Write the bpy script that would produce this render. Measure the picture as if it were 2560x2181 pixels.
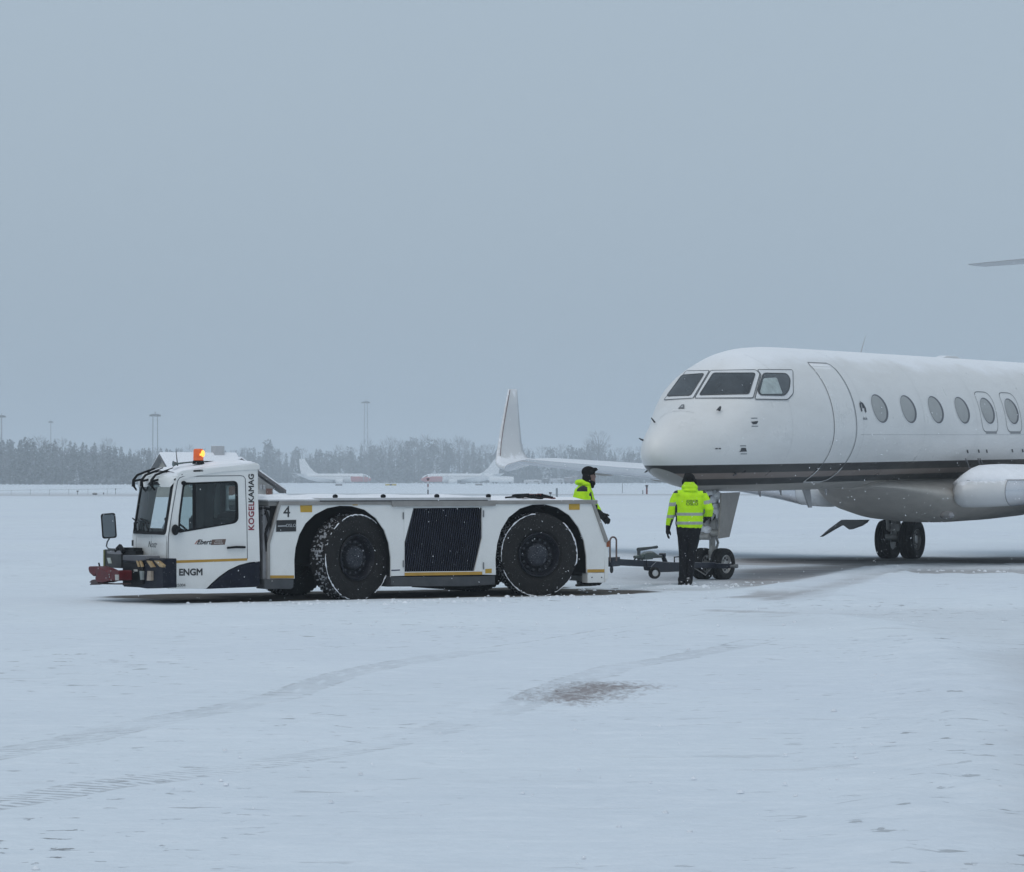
import bpy, bmesh, math, random
import numpy as np
from mathutils import Vector, Matrix
for o in list(bpy.data.objects): bpy.data.objects.remove(o)
R = math.radians
SC = bpy.context.scene
COL = SC.collection
random.seed(7)
# ---------------------------------------------------------------- camera
F = 7340.0        # focal length in photo pixels (2560 wide)
H = 1.7           # eye height
HAZE = 0.00058
cam_d = bpy.data.cameras.new('camera'); cam = bpy.data.objects.new('camera', cam_d); COL.objects.link(cam)
cam.location = (0, 0, H); cam.rotation_euler = (R(90), 0, 0)
cam_d.sensor_width = 36; cam_d.lens = 36 * F / 2560; cam_d.shift_y = 109.5 / 2560
cam_d.clip_start = 0.5; cam_d.clip_end = 20000
SC.camera = cam
# ---------------------------------------------------------------- sky and light (overcast snowfall)
W = bpy.data.worlds.new('World'); SC.world = W; W.use_nodes = True
nt = W.node_tree; nt.nodes.clear()
wo = nt.nodes.new('ShaderNodeOutputWorld')
SUN_EL, SUN_AZ = 58, 200      # degrees; high, a little behind the camera
sky = nt.nodes.new('ShaderNodeTexSky'); sky.sky_type = 'NISHITA'; sky.sun_disc = False
sky.sun_elevation = R(SUN_EL); sky.sun_rotation = R(SUN_AZ); sky.dust_density = 6; sky.air_density = 1.5
hs = nt.nodes.new('ShaderNodeHueSaturation'); hs.inputs['Saturation'].default_value = 0.35
b1 = nt.nodes.new('ShaderNodeBackground'); b1.inputs[1].default_value = 0.03
b2 = nt.nodes.new('ShaderNodeBackground'); b2.inputs[1].default_value = 1.0
tc = nt.nodes.new('ShaderNodeTexCoord'); sx = nt.nodes.new('ShaderNodeSeparateXYZ')
rmp = nt.nodes.new('ShaderNodeValToRGB')
rmp.color_ramp.elements[0].position = 0.0; rmp.color_ramp.elements[0].color = (0.312, 0.399, 0.487, 1)
rmp.color_ramp.elements[1].position = 1.0; rmp.color_ramp.elements[1].color = (0.325, 0.408, 0.492, 1)
e_ = rmp.color_ramp.elements.new(0.25); e_.color = (0.312, 0.399, 0.487, 1)
cn = nt.nodes.new('ShaderNodeTexNoise'); cn.inputs['Scale'].default_value = 2.2; cn.inputs['Detail'].default_value = 4
cm = nt.nodes.new('ShaderNodeMapRange'); cm.inputs[3].default_value = 0.955; cm.inputs[4].default_value = 1.045
cx = nt.nodes.new('ShaderNodeVectorMath'); cx.operation = 'SCALE'
ad = nt.nodes.new('ShaderNodeAddShader')
L = nt.links.new
L(tc.outputs['Generated'], sx.inputs[0]); L(sx.outputs['Z'], rmp.inputs[0])
L(tc.outputs['Generated'], cn.inputs['Vector']); L(cn.outputs[0], cm.inputs[0])
L(rmp.outputs[0], cx.inputs[0]); L(cm.outputs[0], cx.inputs['Scale']); L(cx.outputs[0], b2.inputs[0])
L(sky.outputs[0], hs.inputs['Color']); L(hs.outputs[0], b1.inputs[0])
L(b1.outputs[0], ad.inputs[0]); L(b2.outputs[0], ad.inputs[1]); L(ad.outputs[0], wo.inputs['Surface'])
sd = bpy.data.lights.new('sun', 'SUN'); so = bpy.data.objects.new('sun', sd); COL.objects.link(so)
sd.energy = 0.53; sd.angle = R(60); sd.color = (1.0, 0.98, 0.95)
sdir = Vector((math.sin(R(SUN_AZ)) * math.cos(R(SUN_EL)), math.cos(R(SUN_AZ)) * math.cos(R(SUN_EL)), math.sin(R(SUN_EL))))
so.rotation_euler = sdir.to_track_quat('Z', 'Y').to_euler()
SC.view_settings.view_transform = 'Standard'; SC.view_settings.look = 'None'
SC.view_settings.exposure = 0; SC.view_settings.gamma = 1; SC.view_settings.use_curve_mapping = False
cy = SC.cycles
cy.max_bounces = 7; cy.diffuse_bounces = 3; cy.glossy_bounces = 3; cy.transmission_bounces = 6
cy.volume_bounces = 1; cy.transparent_max_bounces = 12; cy.caustics_reflective = False; cy.caustics_refractive = False
cy.use_denoising = True
# ---------------------------------------------------------------- small helpers
def ray(px, py): return Vector(((px - 1280) / F, 1.0, (1200 - py) / F))
def at(px, py, D):
    d = ray(px, py); return Vector((d.x * D, D, H + d.z * D))
def G(px, py):                                   # point of the ground seen at a photo pixel
    D = H * F / (py - 1200.0); return Vector(((px - 1280) / F * D, D, 0))
class Frame:                                     # an upright local frame: x along heading 'ang', y to its left, z up
    def __init__(s, o, ang, pitch=0.0):
        s.M = Matrix.Translation(Vector(o)) @ Matrix.Rotation(R(ang), 4, 'Z') @ Matrix.Rotation(-pitch, 4, 'Y')
        s.I = s.M.inverted(); s.ro = s.I @ Vector((0, 0, H)); s.R3 = s.I.to_3x3()
    def r(s, px, py): return s.ro, s.R3 @ ray(px, py)
    def onY(s, px, py, y):
        o, d = s.r(px, py); t = (y - o.y) / d.y; return o + d * t
    def onX(s, px, py, x):
        o, d = s.r(px, py); t = (x - o.x) / d.x; return o + d * t
    def onZ(s, px, py, z):
        o, d = s.r(px, py); t = (z - o.z) / d.z; return o + d * t
def tag(o, label=None, cat=None, group=None, kind=None):
    if label: o['label'] = label
    if cat: o['category'] = cat
    if group: o['group'] = group
    if kind: o['kind'] = kind
    return o
def thing(name, label, cat, M=None, group=None, loc=None):
    o = bpy.data.objects.new(name, None); COL.objects.link(o); o.empty_display_size = 0.3
    if M is not None: o.matrix_world = M
    if loc is not None: o.location = loc
    return tag(o, label, cat, group)
# ---------------------------------------------------------------- materials
MATS = {}
def mat(name, col, rough=0.5, metal=0.0, var=0.12, scale=6.0, dirt=0.0, dirtcol=(0.12, 0.11, 0.10), dirtz=None,
        bump=0.0, bscale=40.0, spec=0.5, coat=0.0, snow=0.0, emit=None, alpha=None, trans=0.0, aniso=None, fleck=0.0):
    if name in MATS: return MATS[name]
    m = bpy.data.materials.new(name); m.use_nodes = True; n = m.node_tree.nodes; l = m.node_tree.links.new
    p = n['Principled BSDF']; MATS[name] = m
    t = n.new('ShaderNodeTexCoord'); co = t.outputs['Object']
    if aniso:
        mp = n.new('ShaderNodeMapping'); mp.inputs['Scale'].default_value = aniso; l(co, mp.inputs[0]); co = mp.outputs[0]
    ns = n.new('ShaderNodeTexNoise'); ns.inputs['Scale'].default_value = scale; ns.inputs['Detail'].default_value = 6
    ns.inputs['Roughness'].default_value = 0.6; l(co, ns.inputs['Vector'])
    mr = n.new('ShaderNodeMapRange'); mr.inputs[1].default_value = 0.3; mr.inputs[2].default_value = 0.7
    mr.inputs[3].default_value = 1 - var; mr.inputs[4].default_value = 1 + var * 0.6; l(ns.outputs[0], mr.inputs[0])
    sc = n.new('ShaderNodeVectorMath'); sc.operation = 'SCALE'; sc.inputs[0].default_value = col[:3]; l(mr.outputs[0], sc.inputs['Scale'])
    c = sc.outputs[0]
    def over(c, fac, col2):
        mx = n.new('ShaderNodeMix'); mx.data_type = 'RGBA'; l(fac, mx.inputs[0]); l(c, mx.inputs[6]); mx.inputs[7].default_value = (*col2, 1); return mx.outputs[2]
    def noisemask(scl, lo, hi, mx=1.0):
        q = n.new('ShaderNodeTexNoise'); q.inputs['Scale'].default_value = scl; q.inputs['Detail'].default_value = 8
        q.inputs['Roughness'].default_value = 0.7; l(t.outputs['Object'], q.inputs['Vector'])
        r = n.new('ShaderNodeMapRange'); r.inputs[1].default_value = lo; r.inputs[2].default_value = hi; r.inputs[4].default_value = mx; l(q.outputs[0], r.inputs[0]); return r.outputs[0]
    if dirt > 0:
        f = noisemask(scale * 0.7, 0.42, 0.75, dirt)
        if dirtz is not None:
            s_ = n.new('ShaderNodeSeparateXYZ'); l(t.outputs['Object'], s_.inputs[0])
            r2 = n.new('ShaderNodeMapRange'); r2.inputs[1].default_value = dirtz[0]; r2.inputs[2].default_value = dirtz[1]; r2.inputs[3].default_value = 1; r2.inputs[4].default_value = 0
            l(s_.outputs[2], r2.inputs[0]); mm = n.new('ShaderNodeMath'); mm.operation = 'MULTIPLY'; l(f, mm.inputs[0]); l(r2.outputs[0], mm.inputs[1]); f = mm.outputs[0]
        c = over(c, f, dirtcol)
    if fleck > 0:
        c = over(c, noisemask(55, 0.72 - fleck * 0.1, 0.78 - fleck * 0.1, 0.75), (0.7, 0.72, 0.76))
    if snow > 0:                                  # snow lying on faces that look up
        g = n.new('ShaderNodeNewGeometry'); s2 = n.new('ShaderNodeSeparateXYZ'); l(g.outputs['Normal'], s2.inputs[0])
        a2 = n.new('ShaderNodeMath'); a2.operation = 'ADD'; l(s2.outputs[2], a2.inputs[0])
        q = noisemask(7, 0.3, 0.7, 0.5); l(q, a2.inputs[1])
        r3 = n.new('ShaderNodeMapRange'); r3.inputs[1].default_value = 1.0 - 0.12; r3.inputs[2].default_value = 1.0 + 0.12; r3.inputs[4].default_value = snow; l(a2.outputs[0], r3.inputs[0])
        c = over(c, r3.outputs[0], (0.80, 0.82, 0.86))
    l(c, p.inputs['Base Color'])
    r4 = n.new('ShaderNodeMapRange'); r4.inputs[3].default_value = max(0.03, rough - 0.08); r4.inputs[4].default_value = min(1, rough + 0.12); l(ns.outputs[0], r4.inputs[0]); l(r4.outputs[0], p.inputs['Roughness'])
    p.inputs['Metallic'].default_value = metal; p.inputs['Specular IOR Level'].default_value = spec
    p.inputs['Coat Weight'].default_value = coat
    if trans: p.inputs['Transmission Weight'].default_value = trans
    if alpha is not None: p.inputs['Alpha'].default_value = alpha
    if emit: p.inputs['Emission Color'].default_value = (*emit[:3], 1); p.inputs['Emission Strength'].default_value = emit[3]
    if bump > 0:
        bn = n.new('ShaderNodeTexNoise'); bn.inputs['Scale'].default_value = bscale; bn.inputs['Detail'].default_value = 5; l(t.outputs['Object'], bn.inputs['Vector'])
        bp = n.new('ShaderNodeBump'); bp.inputs['Strength'].default_value = min(1, bump); bp.inputs['Distance'].default_value = 0.02; l(bn.outputs[0], bp.inputs['Height']); l(bp.outputs[0], p.inputs['Normal'])
    return m
def glass(name, tint=(0.75, 0.85, 0.85), clear=0.75, rough=0.03):
    if name in MATS: return MATS[name]
    m = bpy.data.materials.new(name); m.use_nodes = True; n = m.node_tree.nodes; l = m.node_tree.links.new; n.clear(); MATS[name] = m
    o = n.new('ShaderNodeOutputMaterial'); tr = n.new('ShaderNodeBsdfTransparent'); tr.inputs[0].default_value = (*[c * clear for c in tint], 1)
    gl = n.new('ShaderNodeBsdfGlossy'); gl.inputs['Roughness'].default_value = rough
    fr = n.new('ShaderNodeFresnel'); fr.inputs[0].default_value = 1.35
    tcn = n.new('ShaderNodeTexCoord'); ns = n.new('ShaderNodeTexNoise'); ns.inputs['Scale'].default_value = 5; l(tcn.outputs['Object'], ns.inputs[0])
    mx = n.new('ShaderNodeMixShader'); df = n.new('ShaderNodeBsdfDiffuse'); df.inputs[0].default_value = (0.5, 0.55, 0.58, 1)
    l(fr.outputs[0], mx.inputs[0]); l(tr.outputs[0], mx.inputs[1]); l(gl.outputs[0], mx.inputs[2])
    m2 = n.new('ShaderNodeMixShader'); mr = n.new('ShaderNodeMapRange'); mr.inputs[3].default_value = 0.0; mr.inputs[4].default_value = 0.05; l(ns.outputs[0], mr.inputs[0])
    l(mr.outputs[0], m2.inputs[0]); l(mx.outputs[0], m2.inputs[1]); l(df.outputs[0], m2.inputs[2]); l(m2.outputs[0], o.inputs[0])
    return m
WHITE = lambda: mat('white_paint', (0.70, 0.71, 0.70), 0.35, var=0.05, scale=2.5, dirt=0.35, dirtcol=(0.30, 0.29, 0.27), dirtz=(0.15, 0.9), coat=0.3, snow=0.9)
BLACK = lambda: mat('black_paint', (0.006, 0.0064, 0.0075), 0.55, var=0.3, fleck=0.4, spec=0.15)
NAVY = lambda: mat('navy_paint', (0.006, 0.008, 0.018), 0.5, var=0.35, scale=9, dirt=0.4, dirtcol=(0.022, 0.025, 0.032), fleck=0.8, spec=0.15)
RUBBER = lambda: mat('rubber', (0.0095, 0.009, 0.0088), 0.75, var=0.4, scale=12, dirt=0.4, dirtcol=(0.03, 0.027, 0.025), bump=0.5, bscale=60, fleck=0.9, spec=0.25)
STEEL = lambda: mat('bare_steel', (0.33, 0.33, 0.33), 0.4, metal=0.6, var=0.2, dirt=0.3)
GREYP = lambda: mat('grey_trim', (0.27, 0.262, 0.25), 0.5, var=0.12, dirt=0.3, snow=0.7)
YELLOW = lambda: mat('ochre_stripe', (0.42, 0.24, 0.03), 0.5, var=0.12)
SNOW = lambda: mat('lying_snow', (0.82, 0.84, 0.88), 0.9, var=0.06, scale=5, bump=0.4, bscale=14, spec=0.2)
# ---------------------------------------------------------------- mesh builder
class MB:
    def __init__(s): s.v = []; s.f = []; s.m = []
    def add(s, vs, fs, mi=0):
        b = len(s.v); s.v += [tuple(v) for v in vs]; s.f += [tuple(b + i for i in f) for f in fs]; s.m += [mi] * len(fs); return s
    def box(s, a, b, mi=0, M=None):
        x0, y0, z0 = a; x1, y1, z1 = b
        vs = [Vector(p) for p in ((x0, y0, z0), (x1, y0, z0), (x1, y1, z0), (x0, y1, z0), (x0, y0, z1), (x1, y0, z1), (x1, y1, z1), (x0, y1, z1))]
        if M is not None: vs = [M @ v for v in vs]
        return s.add(vs, ((0, 3, 2, 1), (4, 5, 6, 7), (0, 1, 5, 4), (1, 2, 6, 5), (2, 3, 7, 6), (3, 0, 4, 7)), mi)
    def prism(s, poly, y0, y1, mi=0, ax='y'):
        # poly: (x, z) outline, extruded along y (or (y, z) along x, or (x, y) along z)
        n = len(poly)
        def P(a, b, c): return {'y': (a, c, b), 'x': (c, a, b), 'z': (a, b, c)}[ax]
        vs = [P(a, b, y0) for a, b in poly] + [P(a, b, y1) for a, b in poly]
        fs = [tuple(range(n)), tuple(range(2 * n - 1, n - 1, -1))] + [(i, i + n, (i + 1) % n + n, (i + 1) % n) for i in range(n)]
        return s.add(vs, fs, mi)
    def loft(s, rings, mi=0, cap=True, close=True):
        n = len(rings[0]); vs = [p for r in rings for p in r]; fs = []
        for k in range(len(rings) - 1):
            for i in range(n if close else n - 1):
                j = (i + 1) % n; fs.append((k * n + i, k * n + j, (k + 1) * n + j, (k + 1) * n + i))
        if cap: fs.append(tuple(range(n - 1, -1, -1))); fs.append(tuple(range((len(rings) - 1) * n, len(rings) * n)))
        return s.add(vs, fs, mi)
    def tube(s, pts, r, n=10, mi=0, cap=True):
        pts = [Vector(p) for p in pts]; rs = r if isinstance(r, (list, tuple)) else [r] * len(pts); rings = []; up = None
        for i, p in enumerate(pts):
            t = (pts[min(i + 1, len(pts) - 1)] - pts[max(i - 1, 0)]).normalized()
            if up is None: up = t.orthogonal().normalized()
            up = (up - t * up.dot(t)).normalized(); sd_ = t.cross(up)
            rings.append([p + (up * math.cos(a) + sd_ * math.sin(a)) * rs[i] for a in [2 * math.pi * k / n for k in range(n)]])
        return s.loft(rings, mi, cap)
    def lathe(s, prof, M=None, n=40, mi=0, wob=None):
        # prof: (axial, radius); axis = local y
        rings = []
        for a, r in prof:
            ring = []
            for k in range(n):
                t = 2 * math.pi * k / n; rr = r
                ring.append(Vector((rr * math.cos(t), a, rr * math.sin(t))))
            rings.append([M @ p for p in ring] if M is not None else ring)
        b = len(s.v); s.loft(rings, mi, cap=False)
        for k_, (a, r) in ((0, prof[0]), (len(prof) - 1, prof[-1])):
            if r < 0.012: s.f.append(tuple(b + k_ * n + i for i in range(n))); s.m.append(mi)
        return s
    def ell(s, c, r, mi=0, nu=16, nv=10, M=None):
        rings = []
        for j in range(nv + 1):
            ph = -math.pi / 2 + math.pi * j / nv; cr = max(math.cos(ph), 0.02)
            ring = [Vector((c[0] + r[0] * cr * math.cos(2 * math.pi * i / nu), c[1] + r[1] * cr * math.sin(2 * math.pi * i / nu), c[2] + r[2] * math.sin(ph))) for i in range(nu)]
            rings.append([M @ p for p in ring] if M is not None else ring)
        return s.loft(rings, mi)
    def build(s, name, mats, parent=None, smooth=False, bevel=0.0, mods=None, label=None):
        me = bpy.data.meshes.new(name); me.from_pydata([tuple(v) for v in s.v], [], s.f)
        if not isinstance(mats, (list, tuple)): mats = [mats]
        for m_ in mats: me.materials.append(m_)
        me.polygons.foreach_set('material_index', s.m)
        bm = bmesh.new(); bm.from_mesh(me); bmesh.ops.remove_doubles(bm, verts=bm.verts, dist=1e-5); bmesh.ops.recalc_face_normals(bm, faces=bm.faces); bm.to_mesh(me); bm.free()
        o = bpy.data.objects.new(name, me); COL.objects.link(o)
        if parent is not None: o.parent = parent
        if smooth:
            me.polygons.foreach_set('use_smooth', [True] * len(me.polygons))
            if smooth != 2:
                try: me.set_sharp_from_angle(angle=R(38))
                except Exception: pass
        if bevel:
            b = o.modifiers.new('bevel', 'BEVEL'); b.width = bevel; b.segments = 2; b.limit_method = 'ANGLE'; b.angle_limit = R(35)
            b.harden_normals = False
        if label: o['label'] = label
        me.update(); return o
def rrect(x0, z0, x1, z1, r, n=4):                       # rounded rectangle outline
    out = []
    for cx_, cz_, a0 in ((x1 - r, z1 - r, 0), (x0 + r, z1 - r, 90), (x0 + r, z0 + r, 180), (x1 - r, z0 + r, 270)):
        for k in range(n + 1):
            a = R(a0 + 90 * k / n); out.append((cx_ + r * math.cos(a), cz_ + r * math.sin(a)))
    return out
def rpoly(pts, r, n=4):                                  # polygon with rounded corners
    out = []; N = len(pts)
    for i in range(N):
        p = Vector(pts[i]); a = Vector(pts[i - 1]); b = Vector(pts[(i + 1) % N]); ri = r[i] if isinstance(r, (list, tuple)) else r
        da = (a - p); db = (b - p); ra = min(ri, da.length * 0.45, db.length * 0.45)
        A = p + da.normalized() * ra; B = p + db.normalized() * ra
        for k in range(n + 1):
            t = k / n; out.append(tuple(A * (1 - t) ** 2 + p * 2 * t * (1 - t) + B * t * t))
    return out
def ringface(mb, outer, inner, y, y1, mi=0):             # frame between two outlines with the same number of points, given thickness
    n = len(outer)
    vs = [(a, y, b) for a, b in outer] + [(a, y, b) for a, b in inner] + [(a, y1, b) for a, b in outer] + [(a, y1, b) for a, b in inner]
    fs = []
    for i in range(n):
        j = (i + 1) % n
        fs += [(i, j, j + n, i + n), (i + 2 * n, i + 3 * n, j + 3 * n, j + 2 * n), (i, i + 2 * n, j + 2 * n, j), (i + n, j + n, j + 3 * n, i + 3 * n)]
    mb.add(vs, fs, mi)
def inset(poly, d):                                      # shrink an outline towards its centroid by about d
    c = Vector((sum(p[0] for p in poly) / len(poly), sum(p[1] for p in poly) / len(poly)))
    out = []
    for p in poly:
        v = Vector(p) - c; out.append(tuple(c + v * (1 - d / max(v.length, 1e-4))))
    return out
def islands(o):                                          # give every loose piece of a mesh an object of its own
    me = o.data; n_ = len(me.vertices); par = list(range(n_))
    def find(a):
        while par[a] != a: par[a] = par[par[a]]; a = par[a]
        return a
    for e in me.edges:
        a, b = find(e.vertices[0]), find(e.vertices[1])
        if a != b: par[a] = b
    gr = {}
    for p_ in me.polygons: gr.setdefault(find(p_.vertices[0]), []).append(p_.index)
    if len(gr) < 2: return [o]
    out = []
    for k, idx_ in enumerate(gr.values()):
        ids = sorted({v for i in idx_ for v in me.polygons[i].vertices}); mp_ = {v: i for i, v in enumerate(ids)}
        m2 = bpy.data.meshes.new(me.name); m2.from_pydata([tuple(me.vertices[v].co) for v in ids], [], [tuple(mp_[v] for v in me.polygons[i].vertices) for i in idx_])
        for m_ in me.materials: m2.materials.append(m_)
        m2.polygons.foreach_set('material_index', [me.polygons[i].material_index for i in idx_]); m2.polygons.foreach_set('use_smooth', [me.polygons[i].use_smooth for i in idx_])
        if k == 0: o.data = m2; out.append(o); continue
        q = o.copy(); q.data = m2; COL.objects.link(q); q.parent = o.parent; out.append(q)
    return out
def text(name, s, size, M, m, parent, ext=0.0015, italic=0.0, space=1.0, sx=1.0, bold=0.0, label=None):
    cu = bpy.data.curves.new('t', 'FONT'); cu.body = s; cu.size = size; cu.extrude = ext; cu.align_x = 'CENTER'; cu.align_y = 'CENTER'
    cu.shear = italic; cu.space_character = space; cu.bevel_depth = abs(bold); cu.bevel_resolution = 0; cu.resolution_u = 4
    ob = bpy.data.objects.new('t', cu); COL.objects.link(ob); bpy.context.view_layer.update()
    me = bpy.data.meshes.new_from_object(ob.evaluated_get(bpy.context.evaluated_depsgraph_get())); bpy.data.objects.remove(ob)
    me.name = name; me.materials.clear(); me.materials.append(m)
    me.transform(M @ Matrix.Diagonal((sx, 1, 1, 1)))
    o = bpy.data.objects.new(name, me); COL.objects.link(o); o.parent = parent
    if label: o['label'] = label
    return o
FLATM = lambda x, y, z, rot=0: Matrix.Translation((x, y, z)) @ Matrix.Rotation(R(90), 4, 'X') @ Matrix.Rotation(R(rot), 4, 'Z')   # text facing local -y
# ================================================================ GROUND (one sheet to the horizon)
def axis(dense, grow_to):
    a = list(dense); st = a[-1] - a[-2]
    while a[-1] < grow_to: st *= 1.25; a.append(a[-1] + st)
    st = a[1] - a[0]
    while a[0] > -grow_to: st *= 1.25; a.insert(0, a[0] - st)
    return np.array(a)
ys = [9.0]
while ys[-1] < 130: ys.append(ys[-1] + min(0.6, max(0.06, ys[-1] ** 2 / 5200)))
YS = axis(ys, 5200); XS = axis(np.arange(-15, 22.01, 0.13), 5200)
gx, gy = np.meshgrid(XS, YS); nx, ny = len(XS), len(YS); X = gx.ravel(); Y = gy.ravel()
def seg_dist(P, pts):
    """signed lateral distance, arc length along, for a polyline"""
    best = np.full(len(P), 1e9); sgn = np.zeros(len(P)); al = np.zeros(len(P)); s0 = 0
    for a, b in zip(pts[:-1], pts[1:]):
        a = np.array(a[:2]); b = np.array(b[:2]); d = b - a; Lg = np.hypot(*d); t = np.clip(((P - a) @ d) / Lg ** 2, 0, 1)
        q = a + t[:, None] * d; e = P - q; dist = np.hypot(e[:, 0], e[:, 1]); k = dist < best
        best[k] = dist[k]; sgn[k] = ((d[0] * e[:, 1] - d[1] * e[:, 0]) / Lg)[k]; al[k] = (s0 + t * Lg)[k]; s0 += Lg
    return best, sgn, al
def inpoly(P, poly):
    poly = np.array(poly); inside = np.zeros(len(P), bool); j = len(poly) - 1
    for i in range(len(poly)):
        xi, yi = poly[i][:2]; xj, yj = poly[j][:2]
        c = ((yi > P[:, 1]) != (yj > P[:, 1])) & (P[:, 0] < (xj - xi) * (P[:, 1] - yi) / (yj - yi + 1e-12) + xi); inside ^= c; j = i
    return inside
def smooth(e0, e1, x):
    t = np.clip((x - e0) / (e1 - e0), 0, 1); return t * t * (3 - 2 * t)
def polymask(P, pxs, soft):
    poly = [tuple(G(*p))[:2] for p in pxs]; d, _, _ = seg_dist(P, poly + [poly[0]]); ins = inpoly(P, poly); sd_ = np.where(ins, d, -d); return smooth(-soft, soft, sd_)
rng = np.random.RandomState(4)
def vnoise(P, sc, seed):
    r = np.random.RandomState(seed); g = r.rand(256, 256); u = P * sc + 1000.0; i = np.floor(u).astype(int); f = u - i; f = f * f * (3 - 2 * f)
    a = g[i[:, 0] % 256, i[:, 1] % 256]; b = g[(i[:, 0] + 1) % 256, i[:, 1] % 256]; c = g[i[:, 0] % 256, (i[:, 1] + 1) % 256]; d = g[(i[:, 0] + 1) % 256, (i[:, 1] + 1) % 256]
    return (a * (1 - f[:, 0]) + b * f[:, 0]) * (1 - f[:, 1]) + (c * (1 - f[:, 0]) + d * f[:, 0]) * f[:, 1]
P = np.stack([X, Y], 1); near = (np.abs(X) < 60) & (Y > 5) & (Y < 140); Pn = P[near]
wet = np.zeros(len(P)); thin = np.zeros(len(P)); brown = np.zeros(len(P)); tr = np.full(len(P), 9.0); tu = np.zeros(len(P)); Z = np.zeros(len(P))
wn = np.zeros(len(Pn)); tn = np.zeros(len(Pn)); bn_ = np.zeros(len(Pn)); zn = np.zeros(len(Pn))
n1 = vnoise(Pn, 0.9, 1); n2 = vnoise(Pn, 3.1, 2); n3 = vnoise(Pn, 0.22, 3); n4 = vnoise(Pn, 8.0, 5)
wob = (n1 - 0.5) * 0.9 + (n2 - 0.5) * 0.5
# bare strip under the tug
d, sg, al = seg_dist(Pn, [G(60, 1507), G(300, 1501), G(600, 1494), G(878, 1489.5), G(1352, 1478.5), G(1600, 1472)])
fade = smooth(0.2, 3.2, al) * (1 - smooth(al.max() - 0.8, al.max(), al))
wn = np.maximum(wn, (1 - smooth(1.1, 1.9, d + wob * 0.7)) * fade)
# track of the main wheels, far right
d, sg, al = seg_dist(Pn, [G(1560, 1404.5), G(1900, 1404.5), G(2250, 1401), G(2800, 1402)])
wn = np.maximum(wn, 0.42 * (1 - smooth(0.7, 2.0, d + wob * 1.6)) * smooth(0, 3, al)); tn = np.maximum(tn, 1.0 * (1 - smooth(1.6, 2.9, d + wob * 1.4)) * smooth(0, 3, al))
# grey slush between the wheel tracks
tn = np.maximum(tn, 0.95 * polymask(Pn, [(1800, 1462), (1830, 1424), (2060, 1414), (2270, 1408), (2240, 1424), (2150, 1438), (2000, 1466), (1900, 1478)], 0.6))
tn = np.maximum(tn, 0.75 * polymask(Pn, [(1960, 1500), (2080, 1462), (2260, 1420), (2640, 1418), (2640, 1440), (2230, 1441), (2120, 1480), (2010, 1512)], 0.7))
tn = np.maximum(tn, 0.16 * polymask(Pn, [(1800, 1535), (1960, 1524), (2700, 1520), (2700, 1640), (2420, 1620), (2200, 1572), (1900, 1556)], 1.2))
tn = np.maximum(tn, 0.36 * polymask(Pn, [(2420, 1640), (2700, 1600), (2800, 2300), (2480, 2300), (2380, 1980)], 0.8))
tn = np.maximum(tn, 0.5 * polymask(Pn, [(1530, 1420), (1860, 1412), (1860, 1470), (1500, 1478)], 1.5))
for pts_, w, k in (([(1985, 1503), (2110, 1473), (2205, 1443), (2300, 1434), (2700, 1437)], 0.7, 0.9), ([(1880, 1494), (2040, 1458), (2190, 1427), (2300, 1420), (2700, 1424)], 0.45, 0.7), ([(1900, 1470), (2060, 1441), (2200, 1417)], 0.35, 0.5), ([(1580, 1476), (1760, 1473), (1900, 1464)], 0.4, 0.45)):
    d, sg, al = seg_dist(Pn, [G(*q) for q in pts_]); tn = np.maximum(tn, k * (1 - smooth(w * .4, w, d + wob * 0.35)))
slab = polymask(Pn + np.stack([(n2 - .5) * .3, (n4 - .5) * .35], 1), [(2030, 1514), (2130, 1484), (2215, 1452), (2270, 1443), (2700, 1445), (2900, 1523), (1990, 1523)], 0.10); tn *= 1 - slab
slab2 = polymask(Pn + np.stack([(n2 - .5) * .3, (n4 - .5) * .4], 1), [(2140, 1450), (2230, 1420), (2330, 1415), (2700, 1417), (2700, 1428), (2260, 1427), (2200, 1440)], 0.15); tn *= 1 - 0.75 * slab2
# brownish scraped patch
bp_ = polymask(Pn + np.stack([(n1 - .5) * .2, (n2 - .5) * 0.5], 1), [(1338, 1747), (1400, 1721), (1485, 1701), (1590, 1704), (1665, 1716), (1610, 1726), (1560, 1746), (1435, 1761)], 0.6)
bn_ = np.maximum(bn_, bp_)
# dark hairline by the plough edge
for a, b, w, k in (((1800, 1526), (1975, 1533), 0.22, 0.55), ((1440, 1788), (2440, 1803), 0.03, 0.16), ((1650, 1412), (2300, 1408), 0.3, 0.3)):
    d, sg, al = seg_dist(Pn, [G(*a), G(*b)]); tn = np.maximum(tn, k * (1 - smooth(w * .3, w, d + (n2 - .5) * w)))
# tyre tracks of a lighter vehicle, and older ones
TR = [([(-200, 1930), (0, 1886), (185, 1851), (340, 1811), (525, 1777), (680, 1743), (865, 1684), (1050, 1650), (1205, 1626)], 1.0),
      ([(-200, 2040), (0, 2010), (247, 1965), (494, 1934), (711, 1900), (927, 1860), (1112, 1817), (1280, 1765), (1420, 1705), (1560, 1664), (1690, 1645), (1820, 1618), (1850, 1611)], 1.0)]
trn = np.full(len(Pn), 9.0); tun = np.zeros(len(Pn))
for pts, k in TR:
    d, sg, al = seg_dist(Pn, [G(*p) for p in pts]); kk = d < np.abs(trn); trn[kk] = sg[kk]; tun[kk] = al[kk]
zn -= 0.005 * (1 - smooth(0.16, 0.3, np.abs(trn))) - 0.003 * np.exp(-((np.abs(trn) - 0.33) / 0.07) ** 2)
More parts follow.
